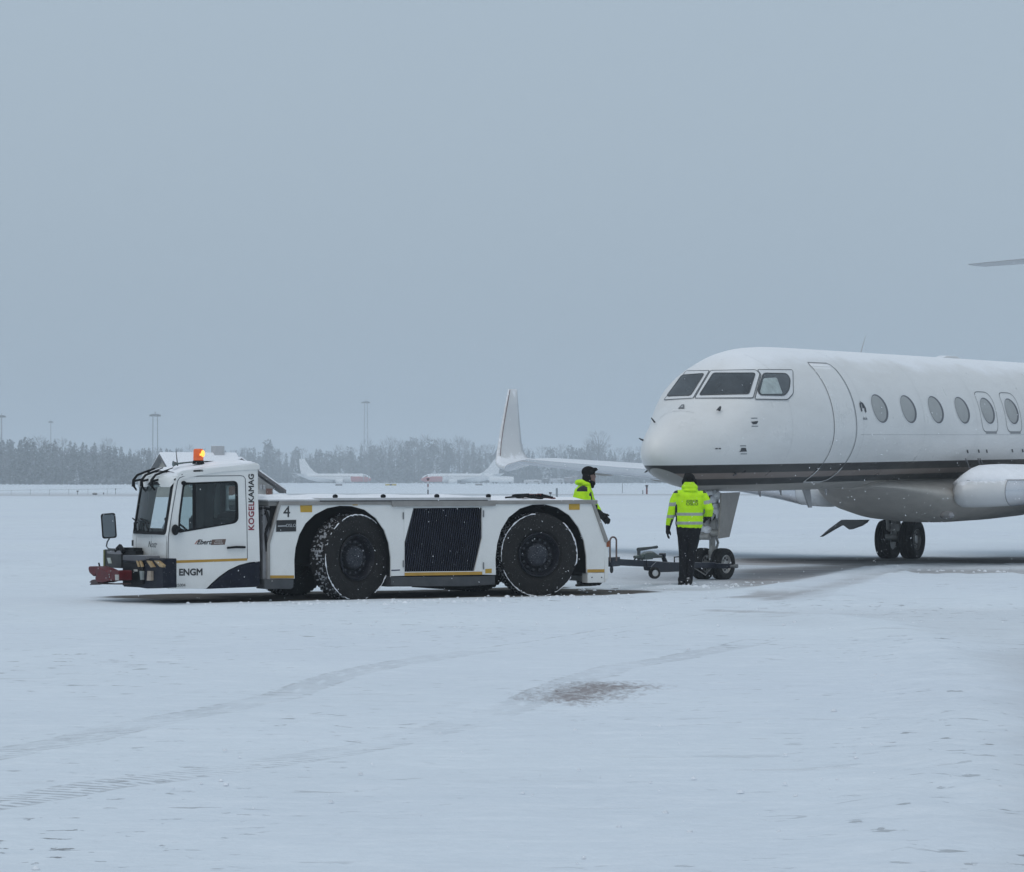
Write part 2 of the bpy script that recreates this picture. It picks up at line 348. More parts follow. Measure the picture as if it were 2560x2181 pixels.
# low ploughed ridges
for pts, w, h in (([(1990, 1514), (2130, 1482), (2215, 1452), (2270, 1442), (2440, 1441), (2700, 1444)], 0.55, 0.06),
                  ([(1960, 1478), (2120, 1444), (2240, 1416), (2420, 1413), (2700, 1417)], 0.5, 0.05),
                  ([(1900, 1478), (2050, 1456), (2200, 1424)], 0.35, 0.03),
                  ([(560, 1514), (840, 1509), (1200, 1503), (1480, 1496)], 0.35, 0.018),
                  ([(1500, 1472), (1600, 1467), (1680, 1470)], 0.5, 0.04),
                  ([(2060, 1546), (2160, 1560), (2300, 1605), (2390, 1680), (2420, 1800), (2400, 1950), (2330, 2140)], 0.5, 0.06)):
    d, sg, al = seg_dist(Pn, [G(*p) for p in pts]); g_ = np.exp(-((d + wob * 0.3) / w) ** 2); zn += h * g_ * (0.35 + n2 * 0.8 + n4 * 0.4); wn *= (1 - 0.95 * g_ ** 0.5 * (n2 > .25)); tn *= (1 - 0.8 * g_)
zn += ((n3 - .5) * 0.03 + (n1 - .5) * 0.012) * (1 - 0.75 * smooth(34, 40, Pn[:, 1])) + (n2 - .5) * 0.008
zn += 0.045 * slab + 0.035 * slab2; zn *= 1 - wn * 0.9
edge = np.minimum(smooth(5, 8, Pn[:, 1]) * (1 - smooth(110, 138, Pn[:, 1])), 1 - smooth(50, 59, np.abs(Pn[:, 0])))
Z[near] = zn * edge; wet[near] = wn * edge; thin[near] = tn * edge; brown[near] = bn_; tr[near] = np.abs(trn); tu[near] = tun
far = Y > 140
nf = vnoise(P, 0.012, 9); nf2 = vnoise(P, 0.05, 10)
Z[far] += ((nf - .5) * 0.5 + (nf2 - .5) * 0.25)[far] * smooth(150, 400, Y[far])
bank = np.exp(-((Y - 348 - (nf - .5) * 20) / 7) ** 2) * 0.28 + np.exp(-((Y - 640 - (nf - .5) * 60) / 14) ** 2) * 0.55 + np.exp(-((Y - 960) / 30) ** 2) * (0.3 + nf2 * 0.6)
Z[far] += bank[far]
rd = np.exp(-((Y - 335 - X * 0.02) / 6) ** 2) * 0.6 + np.exp(-((Y - 480) / 9) ** 2) * 0.3; thin[far] = (rd * smooth(200, 260, Y))[far]
me = bpy.data.meshes.new('ground'); vs = np.stack([X, Y, Z], 1)
idx = np.arange(nx * ny).reshape(ny, nx); fs = np.stack([idx[:-1, :-1], idx[:-1, 1:], idx[1:, 1:], idx[1:, :-1]], -1).reshape(-1, 4)
me.vertices.add(len(vs)); me.vertices.foreach_set('co', vs.ravel()); me.loops.add(fs.size); me.loops.foreach_set('vertex_index', fs.ravel())
me.polygons.add(len(fs)); me.polygons.foreach_set('loop_start', np.arange(0, fs.size, 4)); me.update(calc_edges=True); me.validate()
me.polygons.foreach_set('use_smooth', [True] * len(me.polygons))
for nme, arr in (('bare', wet), ('slush', thin), ('brown', brown), ('lat', tr), ('along', tu)):
    a = me.attributes.new(nme, 'FLOAT', 'POINT'); a.data.foreach_set('value', arr.astype(np.float32))
gm = bpy.data.materials.new('snow_ground'); gm.use_nodes = True; n = gm.node_tree.nodes; l = gm.node_tree.links.new; p = n['Principled BSDF']
tcg = n.new('ShaderNodeTexCoord'); OB = tcg.outputs['Object']
def att(nm):
    a = n.new('ShaderNodeAttribute'); a.attribute_name = nm; return a.outputs['Fac']
def noi(sc, det=5, rough=0.55, vec=None, dist=0.0):
    q = n.new('ShaderNodeTexNoise'); q.inputs['Scale'].default_value = sc; q.inputs['Detail'].default_value = det; q.inputs['Roughness'].default_value = rough; q.inputs['Distortion'].default_value = dist
    l(vec or OB, q.inputs['Vector']); return q.outputs[0]
def mr_(v, a, b, c=0.0, d=1.0, sm=False):
    q = n.new('ShaderNodeMapRange'); q.inputs[1].default_value = a; q.inputs[2].default_value = b; q.inputs[3].default_value = c; q.inputs[4].default_value = d
    if sm: q.interpolation_type = 'SMOOTHSTEP'
    l(v, q.inputs[0]); return q.outputs[0]
def ma(op, a, b=None):
    q = n.new('ShaderNodeMath'); q.operation = op
    for i, v in enumerate((a, b)):
        if v is None: continue
        if isinstance(v, (int, float)): q.inputs[i].default_value = v
        else: l(v, q.inputs[i])
    return q.outputs[0]
def mixc(fac, a, b):
    q = n.new('ShaderNodeMix'); q.data_type = 'RGBA'; l(fac, q.inputs[0])
    for i, v in ((6, a), (7, b)):
        if isinstance(v, tuple): q.inputs[i].default_value = (*v, 1)
        else: l(v, q.inputs[i])
    return q.outputs[2]
def mapv(sc, rot=0):
    q = n.new('ShaderNodeMapping'); q.inputs['Scale'].default_value = sc; q.inputs['Rotation'].default_value = (0, 0, R(rot)); l(OB, q.inputs[0]); return q.outputs[0]
base = mixc(noi(0.35, 6, 0.6), (0.63, 0.69, 0.745), (0.75, 0.81, 0.862))
base = mixc(mr_(noi(0.06, 4), 0.42, 0.66, 0, 0.6), base, (0.65, 0.705, 0.78))
base = mixc(mr_(noi(7, 7, 0.8), 0.35, 0.7, 0, 0.22), base, (0.50, 0.54, 0.59)); base = mixc(mr_(noi(2.4, 7, 0.75, mapv((0.7, 1.4, 1), 12)), 0.5, 0.72, 0, 0.28), base, (0.88, 0.91, 0.95))
sxo = n.new('ShaderNodeSeparateXYZ'); l(OB, sxo.inputs[0]); XO = sxo.outputs[0]
# wind-scoured marks where the darker crust shows
mk = noi(1.3, 7, 0.62, mapv((0.6, 1.6, 1), 6), 0.4); dens = ma('ADD', mr_(noi(0.16, 3), 0.45, 0.65, 0, 0.7), mr_(XO, 1, 6, 0, 0.35))
m1 = ma('MULTIPLY', mr_(mk, 0.605, 0.66), dens)
mk2 = noi(6.0, 4, 0.55, mapv((0.75, 1.1, 1), -8), 0.5); m2 = ma('MULTIPLY', mr_(mk2, 0.635, 0.675), mr_(noi(0.2, 3, 0.5, mapv((1, 1, 1), 40)), 0.42, 0.62))
base = mixc(ma('MULTIPLY', m1, 0.42), base, (0.36, 0.375, 0.39))
base = mixc(ma('MULTIPLY', m2, 0.95), base, (0.27, 0.285, 0.30))
# slush: packed grey snow
sl = att('slush'); sn = ma('MULTIPLY', sl, mr_(noi(0.9, 8, 0.72, mapv((0.4, 1.6, 1), 3)), 0.28, 0.55, 0.5, 1))
base = mixc(sn, base, (0.30, 0.288, 0.29))
# tread print
u = att('along'); v = att('lat'); av = ma('ABSOLUTE', v)
w1 = ma('SINE', ma('ADD', ma('MULTIPLY', u, 2 * math.pi / 0.10), ma('ADD', ma('MULTIPLY', av, 9.0), ma('MULTIPLY', noi(2.5, 3), 5.0))))
lug = mr_(ma('ADD', w1, ma('MULTIPLY', ma('SUBTRACT', noi(11, 4, 0.7), 0.5), 3.0)), 0.15, 0.7); inb = ma('MULTIPLY', mr_(av, 0.15, 0.19, 1, 0), mr_(av, 0.02, 0.05)); 
wear = mr_(noi(0.8, 5, 0.65, mapv((1, 0.5, 1))), 0.36, 0.56); print_ = ma('MULTIPLY', ma('MULTIPLY', lug, inb), wear)
edgel = ma('MULTIPLY', ma('MULTIPLY', mr_(ma('ABSOLUTE', ma('SUBTRACT', av, 0.18)), 0.0, 0.03, 1, 0), mr_(noi(5, 3), 0.45, 0.55)), wear)
base = mixc(ma('MULTIPLY', print_, 0.6), base, (0.33, 0.35, 0.38)); base = mixc(ma('MULTIPLY', edgel, 0.55), base, (0.36, 0.38, 0.40))
# brown patch: bristly
br = att('brown'); bs = noi(7.0, 7, 0.75, mapv((1.9, 0.55, 1), -48), 0.8); bf = mr_(ma('ADD', ma('MULTIPLY', br, 0.8), ma('MULTIPLY', bs, 1.5)), 1.05, 1.45)
bf = ma('MULTIPLY', bf, mr_(br, 0.02, 0.15)); base = mixc(ma('MULTIPLY', bf, 0.9), base, mixc(noi(1.2), (0.33, 0.305, 0.31), (0.19, 0.17, 0.168)))
# bare wet asphalt
wt = att('bare'); wn_ = mr_(ma('ADD', wt, ma('MULTIPLY', ma('SUBTRACT', noi(2.2, 8, 0.72, mapv((0.6, 1.5, 1))), 0.5), 1.1)), 0.36, 0.62)
wn_ = ma('MULTIPLY', wn_, mr_(wt, 0.03, 0.15)); asph = mixc(noi(6, 5), (0.055, 0.052, 0.047), (0.16, 0.15, 0.14)); base = mixc(wn_, base, asph)
l(base, p.inputs['Base Color']); p.inputs['Specular IOR Level'].default_value = 0.0
l(mr_(wn_, 0, 1, 0.85, 0.7), p.inputs['Roughness'])
hb = ma('ADD', ma('MULTIPLY', noi(1.6, 8, 0.62, mapv((0.7, 1.6, 1), 5)), 0.035), ma('MULTIPLY', noi(9, 5, 0.6), 0.008))
hb = ma('SUBTRACT', hb, ma('MULTIPLY', print_, 0.006)); hb = ma('SUBTRACT', hb, ma('MULTIPLY', ma('ADD', m1, m2), 0.01))
bu = n.new('ShaderNodeBump'); bu.inputs['Distance'].default_value = 1.0; bu.inputs['Strength'].default_value = 1.0; l(hb, bu.inputs['Height']); l(bu.outputs[0], p.inputs['Normal'])
me.materials.append(gm); go = bpy.data.objects.new('ground', me); COL.objects.link(go)
tag(go, 'snow covered apron and airfield with faint tyre tracks and scraped patches', None, None, 'structure')
# ================================================================ BUSINESS JET
JF = Frame((3.46, 50.3, 0), 60.3, 0.0131)
jet = thing('business_jet', 'white twin-striped business jet on the right, seen from its nose, snow on its roof', 'business jet', JF.M)
STN = np.array([  # s, centre-line top, bottom, half width, height of widest point
 (-2.36, 2.22, 2.10, 0.04, 2.16), (-2.32, 2.33, 2.02, 0.14, 2.16), (-2.2, 2.44, 1.91, 0.25, 2.15), (-2.0, 2.57, 1.80, 0.37, 2.16), (-1.7, 2.72, 1.70, 0.51, 2.19), (-1.3, 2.88, 1.62, 0.67, 2.26),
 (-0.95, 3.01, 1.57, 0.80, 2.34), (-0.75, 3.11, 1.55, 0.875, 2.38), (-0.45, 3.34, 1.53, 0.98, 2.44), (-0.1, 3.60, 1.51, 1.08, 2.50), (0.3, 3.79, 1.50, 1.17, 2.53), (0.8, 3.93, 1.49, 1.23, 2.56), (1.4, 4.00, 1.48, 1.27, 2.575),
 (2.2, 4.03, 1.475, 1.295, 2.585), (3.5, 4.035, 1.47, 1.30, 2.59), (10, 4.035, 1.47, 1.30, 2.59), (16.5, 4.03, 1.50, 1.29, 2.60), (18.5, 4.0, 1.72, 1.22, 2.75), (20.5, 3.93, 2.08, 1.05, 2.98), (22.5, 3.82, 2.45, 0.78, 3.1), (24.5, 3.66, 2.82, 0.42, 3.2), (25.6, 3.5, 3.02, 0.16, 3.26)])
def hermite(xs, ys_, x):
    i = int(np.clip(np.searchsorted(xs, x) - 1, 0, len(xs) - 2)); h = xs[i + 1] - xs[i]
    def sl(k):
        if k <= 0: return (ys_[1] - ys_[0]) / (xs[1] - xs[0])
        if k >= len(xs) - 1: return (ys_[-1] - ys_[-2]) / (xs[-1] - xs[-2])
        a = (ys_[k] - ys_[k - 1]) / (xs[k] - xs[k - 1]); b = (ys_[k + 1] - ys_[k]) / (xs[k + 1] - xs[k])
        return 0 if a * b <= 0 else 2 * a * b / (a + b)
    t = (x - xs[i]) / h; m0, m1_ = sl(i) * h, sl(i + 1) * h
    return float((2 * t**3 - 3 * t**2 + 1) * ys_[i] + (t**3 - 2 * t**2 + t) * m0 + (-2 * t**3 + 3 * t**2) * ys_[i + 1] + (t**3 - t**2) * m1_)
def sec(s): return [hermite(STN[:, 0], STN[:, k], s) for k in (1, 2, 3, 4)]
def surf(s, phi, off=0.0):
    """phi = 0 at the port side's widest point, 90 deg at the top, -90 at the keel, 180 starboard"""
    top, bot, hw, zc = sec(s)
    # roof flattened round the windscreen
    k = math.exp(-((s + 0.35) / 0.55) ** 2) * 0.18
    ex = 1.0 - k if math.sin(phi) > 0 else 1.0
    c, q = math.cos(phi), math.sin(phi); cc = math.copysign(abs(c) ** ex, c); qq = math.copysign(abs(q) ** ex, q)
    p = Vector((s, -hw * cc, zc + (top - zc) * qq if q > 0 else zc + (zc - bot) * qq))
    if off:
        p += nrm(s, phi) * off
    return p
def nrm(s, phi):
    a = surf(s + 0.01, phi) - surf(s - 0.01, phi); b = surf(s, phi + 0.01) - surf(s, phi - 0.01); n_ = a.cross(b).normalized()
    top, bot, hw, zc = sec(s); out = surf(s, phi) - Vector((s, 0, zc)); return n_ if n_.dot(out) > 0 else -n_
NPH = 96; jss = list(np.arange(-2.36, 3.0, 0.08)) + list(np.arange(3.0, 16.5, 0.45)) + list(np.arange(16.5, 25.61, 0.35))
grid_s = np.array(jss); 
# fast ray / fuselage intersection on a fine numpy grid
def hitf(px, py):
    o, d = JF.r(px, py); best = None
    # march in small steps of depth along the ray, testing the implicit section
    t0, t1 = 44.0, 70.0; prev = None
    def inside(t):
        q = o + d * t
        if q.x < -2.36 or q.x > 25.6: return 1.0
        top, bot, hw, zc = sec(q.x); k = math.exp(-((q.x + 0.35) / 0.55) ** 2) * 0.18; e = 2 / (1 - k) if q.z > zc else 2.0
        hz_ = (top - zc) if q.z > zc else (zc - bot)
        return (abs(q.y) / max(hw, 1e-3)) ** e + (abs(q.z - zc) / max(hz_, 1e-3)) ** e - 1
    t = t0
    while t < t1:
        if inside(t) < 0:
            a, b = t - 0.08, t
            for _ in range(18):
                m_ = (a + b) / 2
                if inside(m_) < 0: b = m_
                else: a = m_
            q = o + d * b; top, bot, hw, zc = sec(q.x)
            k = math.exp(-((q.x + 0.35) / 0.55) ** 2) * 0.18; e = 1 / (1 - k) if q.z > zc else 1.0
            hz_ = (top - zc) if q.z > zc else (zc - bot)
            c = math.copysign(min(1, abs(q.y / hw)) ** e, -q.y); s_ = math.copysign(min(1, abs((q.z - zc) / hz_)) ** e, q.z - zc)
            return q.x, math.atan2(s_, c)
        t += 0.08
    return None
# paint: white above, two dark stripes with a brown one between, grey belly.  Boundaries follow the hull.
jm = bpy.data.materials.new('jet_paint'); jm.use_nodes = True; n = jm.node_tree.nodes; l = jm.node_tree.links.new; p = n['Principled BSDF']
tj = n.new('ShaderNodeTexCoord'); OB = tj.outputs['Object']; sj = n.new('ShaderNodeSeparateXYZ'); l(OB, sj.inputs[0])
zx, zz = sj.outputs['X'], sj.outputs['Z']
def step(v, e, w=0.004): return mr_(v, e - w, e + w)
wav = ma('MULTIPLY', ma('SUBTRACT', noi(3, 2), 0.5), 0.004); zz = ma('ADD', zz, wav)
rise = ma('MULTIPLY', mr_(zx, -2.2, 0.2, 1, 0), 0.0); zt = ma('SUBTRACT', zz, rise)
S0, S1, S2, S3 = 1.965, 1.825, 1.725, 1.615
wht = mixc(noi(0.8, 5), (0.66, 0.665, 0.66), (0.72, 0.72, 0.715))
grm = mixc(ma('MULTIPLY', mr_(noi(1.6, 7, 0.7, mapv((0.35, 1, 1.4))), 0.45, 0.8), 0.25), wht, (0.42, 0.41, 0.39))
blk = mixc(noi(5, 6), (0.028, 0.028, 0.028), (0.045, 0.044, 0.042)); brn = mixc(noi(4, 6), (0.19, 0.150, 0.132), (0.235, 0.195, 0.175))
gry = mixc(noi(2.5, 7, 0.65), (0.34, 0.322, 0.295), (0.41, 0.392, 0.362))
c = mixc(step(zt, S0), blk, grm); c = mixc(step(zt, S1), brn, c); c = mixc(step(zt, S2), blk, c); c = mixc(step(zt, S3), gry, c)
# the stripes end in a swept tip short of the radome
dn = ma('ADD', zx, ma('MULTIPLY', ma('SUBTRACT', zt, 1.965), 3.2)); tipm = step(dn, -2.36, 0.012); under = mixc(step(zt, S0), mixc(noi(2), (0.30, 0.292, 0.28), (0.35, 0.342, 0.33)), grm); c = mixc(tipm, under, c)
fl = mr_(noi(16, 4, 0.8), 0.755, 0.80); c = mixc(ma('MULTIPLY', ma('MULTIPLY', fl, mr_(zt, 1.97, 1.95)), 0.45), c, (0.6, 0.62, 0.65))
g = n.new('ShaderNodeNewGeometry'); s2 = n.new('ShaderNodeSeparateXYZ'); l(g.outputs['Normal'], s2.inputs[0])
snf = ma('MULTIPLY', mr_(ma('ADD', s2.outputs[2], ma('MULTIPLY', noi(1.8, 7, 0.65, mapv((0.6, 1, 1))), 0.5)), 0.96, 1.12), mr_(zx, -0.6, 0.6))
c = mixc(snf, c, (0.80, 0.82, 0.85)); l(c, p.inputs['Base Color'])
l(ma('ADD', mr_(noi(2, 4), 0.3, 0.7, 0.26, 0.38), ma('MULTIPLY', snf, 0.4)), p.inputs['Roughness']); l(mr_(zt, S0 - 0.01, S0 + 0.01, 0.12, 0.45), p.inputs['Specular IOR Level'])
JM = jm
JW = mat('jet_white', (0.64, 0.64, 0.635), 0.33, var=0.05, scale=1.5, coat=0.2, snow=1.0)
JG = mat('jet_grey', (0.43, 0.405, 0.37), 0.45, var=0.14, scale=2.5, dirt=0.25, fleck=0.6)
SEAM = mat('seam_line', (0.10, 0.11, 0.12), 0.6)
# fuselage
mb = MB(); rings = []
for s in jss: rings.append([surf(s, 2 * math.pi * k / NPH) for k in range(NPH)])
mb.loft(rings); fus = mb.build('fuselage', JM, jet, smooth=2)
def patch(mb, spts, off, mi=0, thick=0.0):
    """fill an outline given as (s, phi) with a small grid-like fan that follows the hull"""
    N = len(spts); c = (sum(a for a, b in spts) / N, sum(b for a, b in spts) / N); K = 7; vs = [surf(c[0], c[1], off)]; fs = []
    for k in range(1, K + 1):
        t = k / K; vs += [surf(c[0] + (a - c[0]) * t, c[1] + (b - c[1]) * t, off) for a, b in spts]
    for i in range(N): fs.append((0, 1 + i, 1 + (i + 1) % N))
    for k in range(K - 1):
        for i in range(N):
            j = (i + 1) % N; fs.append((1 + k * N + i, 1 + k * N + j, 1 + (k + 1) * N + j, 1 + (k + 1) * N + i))
    if thick:
        b = len(vs); vs += [surf(a, b_, off - thick) for a, b_ in spts]; fs += [(1 + (K - 1) * N + i, 1 + (K - 1) * N + (i + 1) % N, b + (i + 1) % N, b + i) for i in range(N)]
    mb.add(vs, fs, mi)
def pxpoly(pts, r=0.0, sub=5):
    P_ = []
    src = rpoly(pts, r) if r else pts
    for i in range(len(src)):
        a, b = src[i], src[(i + 1) % len(src)]; ns = max(1, int(math.hypot(b[0] - a[0], b[1] - a[1]) / 14))
        for k in range(ns): P_.append((a[0] + (b[0] - a[0]) * k / ns, a[1] + (b[1] - a[1]) * k / ns))
    return [h for h in (hitf(*q) for q in P_) if h]
def seam(mb, pts, w=0.012, off=0.004, closed=False, mi=0):
    P_ = [surf(a, b, off) for a, b in pts]; Nn = [nrm(a, b) for a, b in pts]
    if closed: P_.append(P_[0]); Nn.append(Nn[0])
    vs = []; 
    for i, q in enumerate(P_):
        t = (P_[min(i + 1, len(P_) - 1)] - P_[max(i - 1, 0)]).normalized(); sd_ = t.cross(Nn[i]).normalized() * w / 2; vs += [q - sd_, q + sd_]
    mb.add(vs, [(2 * i, 2 * i + 1, 2 * i + 3, 2 * i + 2) for i in range(len(P_) - 1)], mi)
def pxline(pts):
    out = []
    for a, b in zip(pts[:-1], pts[1:]):
        ns = max(1, int(math.hypot(b[0] - a[0], b[1] - a[1]) / 10))
        for k in range(ns): out.append((a[0] + (b[0] - a[0]) * k / ns, a[1] + (b[1] - a[1]) * k / ns))
    out.append(pts[-1]); return [h for h in (hitf(*q) for q in out) if h]
# flight deck glazing
GL = mat('cockpit_glass', (0.022, 0.028, 0.034), 0.08, var=0.5, scale=2.2, coat=0.5, dirt=0.5, dirtcol=(0.085, 0.10, 0.11))
SUR = mat('window_surround', (0.66, 0.67, 0.68), 0.3, var=0.04)
def cockpit_window(outer, inner, r1, r2, light=None):
    ou = pxpoly(outer, r1); inn = pxpoly(inner, r2)
    m1_ = MB(); patch(m1_, ou, 0.012, 0, 0.014); fr = m1_.build('window_frame', SUR, jet, smooth=1)
    m2_ = MB(); seam(m2_, ou, 0.018, 0.014, True); m2_.build('seal', SEAM, fr)
    m3_ = MB(); patch(m3_, inn, 0.019, 0, 0.008); gl_ = m3_.build('cockpit_window', GL, jet, smooth=1)
    m4_ = MB(); seam(m4_, inn, 0.02, 0.0215, True); m4_.build('gasket', mat('gasket', (0.05, 0.055, 0.06), 0.6), gl_)
    if light:
        m5_ = MB(); patch(m5_, pxpoly(light, 5), 0.0215); m5_.build('pale_pane_patch', mat('patch_pale', (0.36, 0.42, 0.42), 0.5, var=0.25, scale=9), gl_, label='pale patch over the side window')  # paler patch laid just over part of the side glass
cockpit_window([(1661, 1001), (1716, 929), (1774, 928), (1733, 997)], [(1668, 992), (1706, 940), (1761, 936), (1727, 991)], 3, 6)
cockpit_window([(1737, 997), (1777, 928), (1888, 926), (1899, 936), (1882, 996)], [(1749, 990), (1784, 935), (1887, 935), (1871, 986)], 4, 5)
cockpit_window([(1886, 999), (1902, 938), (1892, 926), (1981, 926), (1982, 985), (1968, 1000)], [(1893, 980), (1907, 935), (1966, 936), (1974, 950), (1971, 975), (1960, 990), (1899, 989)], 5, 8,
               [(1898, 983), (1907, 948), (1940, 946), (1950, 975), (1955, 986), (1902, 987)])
# entry door
mb = MB(); dl = [(2.21, R(a)) for a in range(53, -60, -3)]; dr = [(3.19, R(a)) for a in range(-57, 54, 3)]
ol = [(2.23, R(53))] + [(2.20, R(a)) for a in range(50, -56, -3)] + [(2.23, R(-57)), (2.32, R(-59)), (3.0, R(-59)), (3.14, R(-56))] + [(3.19, R(a)) for a in range(-53, 48, 3)] + [(3.14, R(51)), (3.04, R(53))]
patch(mb, ol, 0.003, 0, 0.004); dr_ = mb.build('entry_door', JM, jet, smooth=2)
mb = MB(); up_ = [q for q in ol if q[1] > R(-37)]; i0 = ol.index(up_[0])
seam(mb, ol, 0.022, 0.006, True); mb.build('door_seam', mat('door_seam', (0.20, 0.205, 0.215), 0.5, var=0.2), dr_)
mb = MB(); lo = [(2.205, R(a)) for a in range(-39, -56, -3)] + [(2.25, R(-58)), (2.34, R(-59)), (3.0, R(-59)), (3.12, R(-56.5))] + [(3.187, R(a)) for a in range(-54, -38, 3)]
seam(mb, lo, 0.052, 0.008); mb.build('lower_seam', mat('pale_seam', (0.55, 0.55, 0.55), 0.5), dr_)
# cabin windows
WIN = mat('cabin_window', (0.31, 0.315, 0.31), 0.3, var=0.15, scale=3, dirt=0.15, dirtcol=(0.33, 0.34, 0.345), coat=0.3)
RIM = mat('window_rim', (0.085, 0.088, 0.10), 0.4, var=0.2); HAL = mat('window_halo', (0.66, 0.67, 0.68), 0.35, var=0.03)
top, bot, hw, zc = sec(6)
PHW = math.asin((2.945 - zc) / (top - zc)); RZ = top - zc
def ovalp(s0, a, b, k=1.0, N=32, dx=0.0): return [(s0 + dx + a * k * math.cos(2 * math.pi * i / N) - 0.045 * math.sin(2 * math.pi * i / N), PHW + b * k / RZ / math.cos(PHW) * math.sin(2 * math.pi * i / N)) for i in range(N)]
for i in range(8):
    s0 = 4.36 + 1.382 * i
    mb = MB(); patch(mb, ovalp(s0, 0.385, 0.29), 0.002); w0 = mb.build('cabin_window', HAL, jet, smooth=2)
    mb = MB(); patch(mb, ovalp(s0, 0.352, 0.262), 0.0045); mb.build('rim', RIM, w0, smooth=2)
    mb = MB(); patch(mb, ovalp(s0, 0.300, 0.238, dx=-0.05), 0.007); mb.build('pane', WIN, w0, smooth=2)
    if i in (4, 5):
        N = 40; q = []
        for k in range(N):
            t = 2 * math.pi * k / N; c_, s_ = math.cos(t), math.sin(t); q.append((s0 - 0.07 * s_ + 0.45 * math.copysign(abs(c_) ** 0.45, c_), PHW - 0.02 + 0.43 / RZ * math.copysign(abs(s_) ** 0.45, s_)))
        mb = MB(); seam(mb, q, 0.016, 0.004, True); eh = mb.build('emergency_hatch', SEAM, jet)
        mb = MB(); seam(mb, [(s0 - 0.2, PHW - 0.02 - 0.435 / RZ), (s0 + 0.4, PHW - 0.02 - 0.435 / RZ)], 0.05, 0.0045); mb.build('sill', mat('hatch_sill', (0.24, 0.25, 0.26), 0.5), eh)
# small registration emblem ahead of the first window
mb = MB(); 
for pts in ([(2148, 1003), (2157, 1008), (2164, 1020), (2166, 1030), (2164, 1034), (2161, 1028), (2160, 1016), (2155, 1010)], [(2148, 1007), (2153, 1008), (2153, 1016), (2156, 1028), (2153, 1030), (2149, 1018)], [(2154, 1012), (2159, 1012), (2160, 1020), (2156, 1022)]):
    patch(mb, pxpoly(pts), 0.004)
mb.build('emblem', mat('emblem_ink', (0.035, 0.04, 0.05), 0.5), jet)
mb = MB()
for a, b in (((2158, 1043), (2160, 1048)), ((2161, 1044), (2162, 1048)), ((2164, 1044), (2167, 1048)), ((2157, 1048), (2168, 1048.5))): seam(mb, pxline([a, b]), 0.018, 0.004)
islands(mb.build('small_marking', mat('marking_ink', (0.16, 0.18, 0.2), 0.5), jet))
# probes, ports and antennas
PRB = mat('probe_metal', (0.05, 0.052, 0.058), 0.4, metal=0.3)
def probe(name, px, py, L_=0.16, r=0.016, up=0.0, out=0.09):
    h = hitf(px, py)
    if not h: return
    b = surf(*h); n_ = nrm(*h); m = MB(); e1 = b + n_ * out; e2 = e1 + Vector((-L_, 0, up)); m.tube([b - n_ * 0.02, e1, e1 * 0.5 + e2 * 0.5 + Vector((0, 0, 0)), e2], [r * 1.5, r * 1.3, r, r * 0.6], 8); return m.build(name, PRB, jet, smooth=1)
def port(name, pts, off=0.006, m=None):
    mb = MB(); patch(mb, pxpoly(pts), off); return mb.build(name, m or PRB, jet)
h_ = hitf(1886, 1056)
for (cx_, cy_, hat) in ((1886, 1057, 1), (1858, 1126, -1)):
    port('static_port', [(cx_ - 9, cy_ - 2), (cx_ + 9, cy_ - 4), (cx_ + 7, cy_ + 1), (cx_ + 4, cy_ + 4), (cx_ - 4, cy_ + 4)] if hat == 1 else [(cx_ - 5, cy_ - 6), (cx_ + 6, cy_ - 6), (cx_ + 8, cy_ + 1), (cx_ + 9, cy_ + 3), (cx_ - 11, cy_ + 4), (cx_ - 7, cy_ + 1)])
    mb = MB(); seam(mb, pxline([(cx_ - 8, cy_ - 11), (cx_ + 7, cy_ - 11)]), 0.015); seam(mb, pxline([(cx_ - 7, cy_ + 9), (cx_ + 9, cy_ + 9)]), 0.015); islands(mb.build('port_marking', mat('marking_ink', (0.16, 0.18, 0.2), 0.5), jet))
probe('pitot_probe', 1798, 1026, 0.13, 0.016, -0.05, 0.07); 
for q in ((1791, 1122), (1799, 1122)): port('vent', [(q[0] - 3, q[1] - 1.5), (q[0] + 3, q[1] - 1.5), (q[0] + 3, q[1] + 1.5), (q[0] - 3, q[1] + 1.5)])
port('air_inlet', [(1695, 1023), (1705, 1013), (1711, 1013), (1711, 1023)], 0.012, mat('inlet_grey', (0.12, 0.13, 0.14), 0.5)); port('air_inlet', [(1700, 1021), (1706, 1016), (1708, 1016), (1708, 1021)], 0.016, mat('inlet_face', (0.35, 0.36, 0.37), 0.5))
for s_, ph, L_, up in ((-1.55, R(125), 0.12, 0.05), (-1.95, R(150), 0.12, 0.02), (-1.4, R(215), 0.14, -0.03), (-0.6, R(-42), 0.16, -0.02)):
    b = surf(s_, ph); n_ = nrm(s_, ph); m = MB(); e1 = b + n_ * 0.035; m.tube([b - n_ * 0.02, e1, e1 + Vector((-L_ * 0.7, 0, up))], [0.016, 0.015, 0.008], 8); m.build('pitot_probe', PRB, jet, smooth=1)
mb = MB(); mb.tube([surf(6.45, R(90)) - Vector((0, 0, 0.02)), surf(6.45, R(90)) + Vector((0.25, 0, 0.32))], [0.010, 0.004], 6); mb.build('wire_antenna', mat('antenna_grey', (0.36, 0.36, 0.37), 0.5), jet)
mb = MB(); b = surf(10.9, R(90))
for k in range(1): mb.loft([[b + Vector((x_, w_ * sy, zz_)) for x_, zz_ in ((-0.6, -0.03), (-0.2, 0.045), (0.35, 0.045), (0.7, -0.03))] for w_, sy in ((0.1, -1), (0.1, 1))])
mb.build('roof_antenna', JW, jet, bevel=0.02)
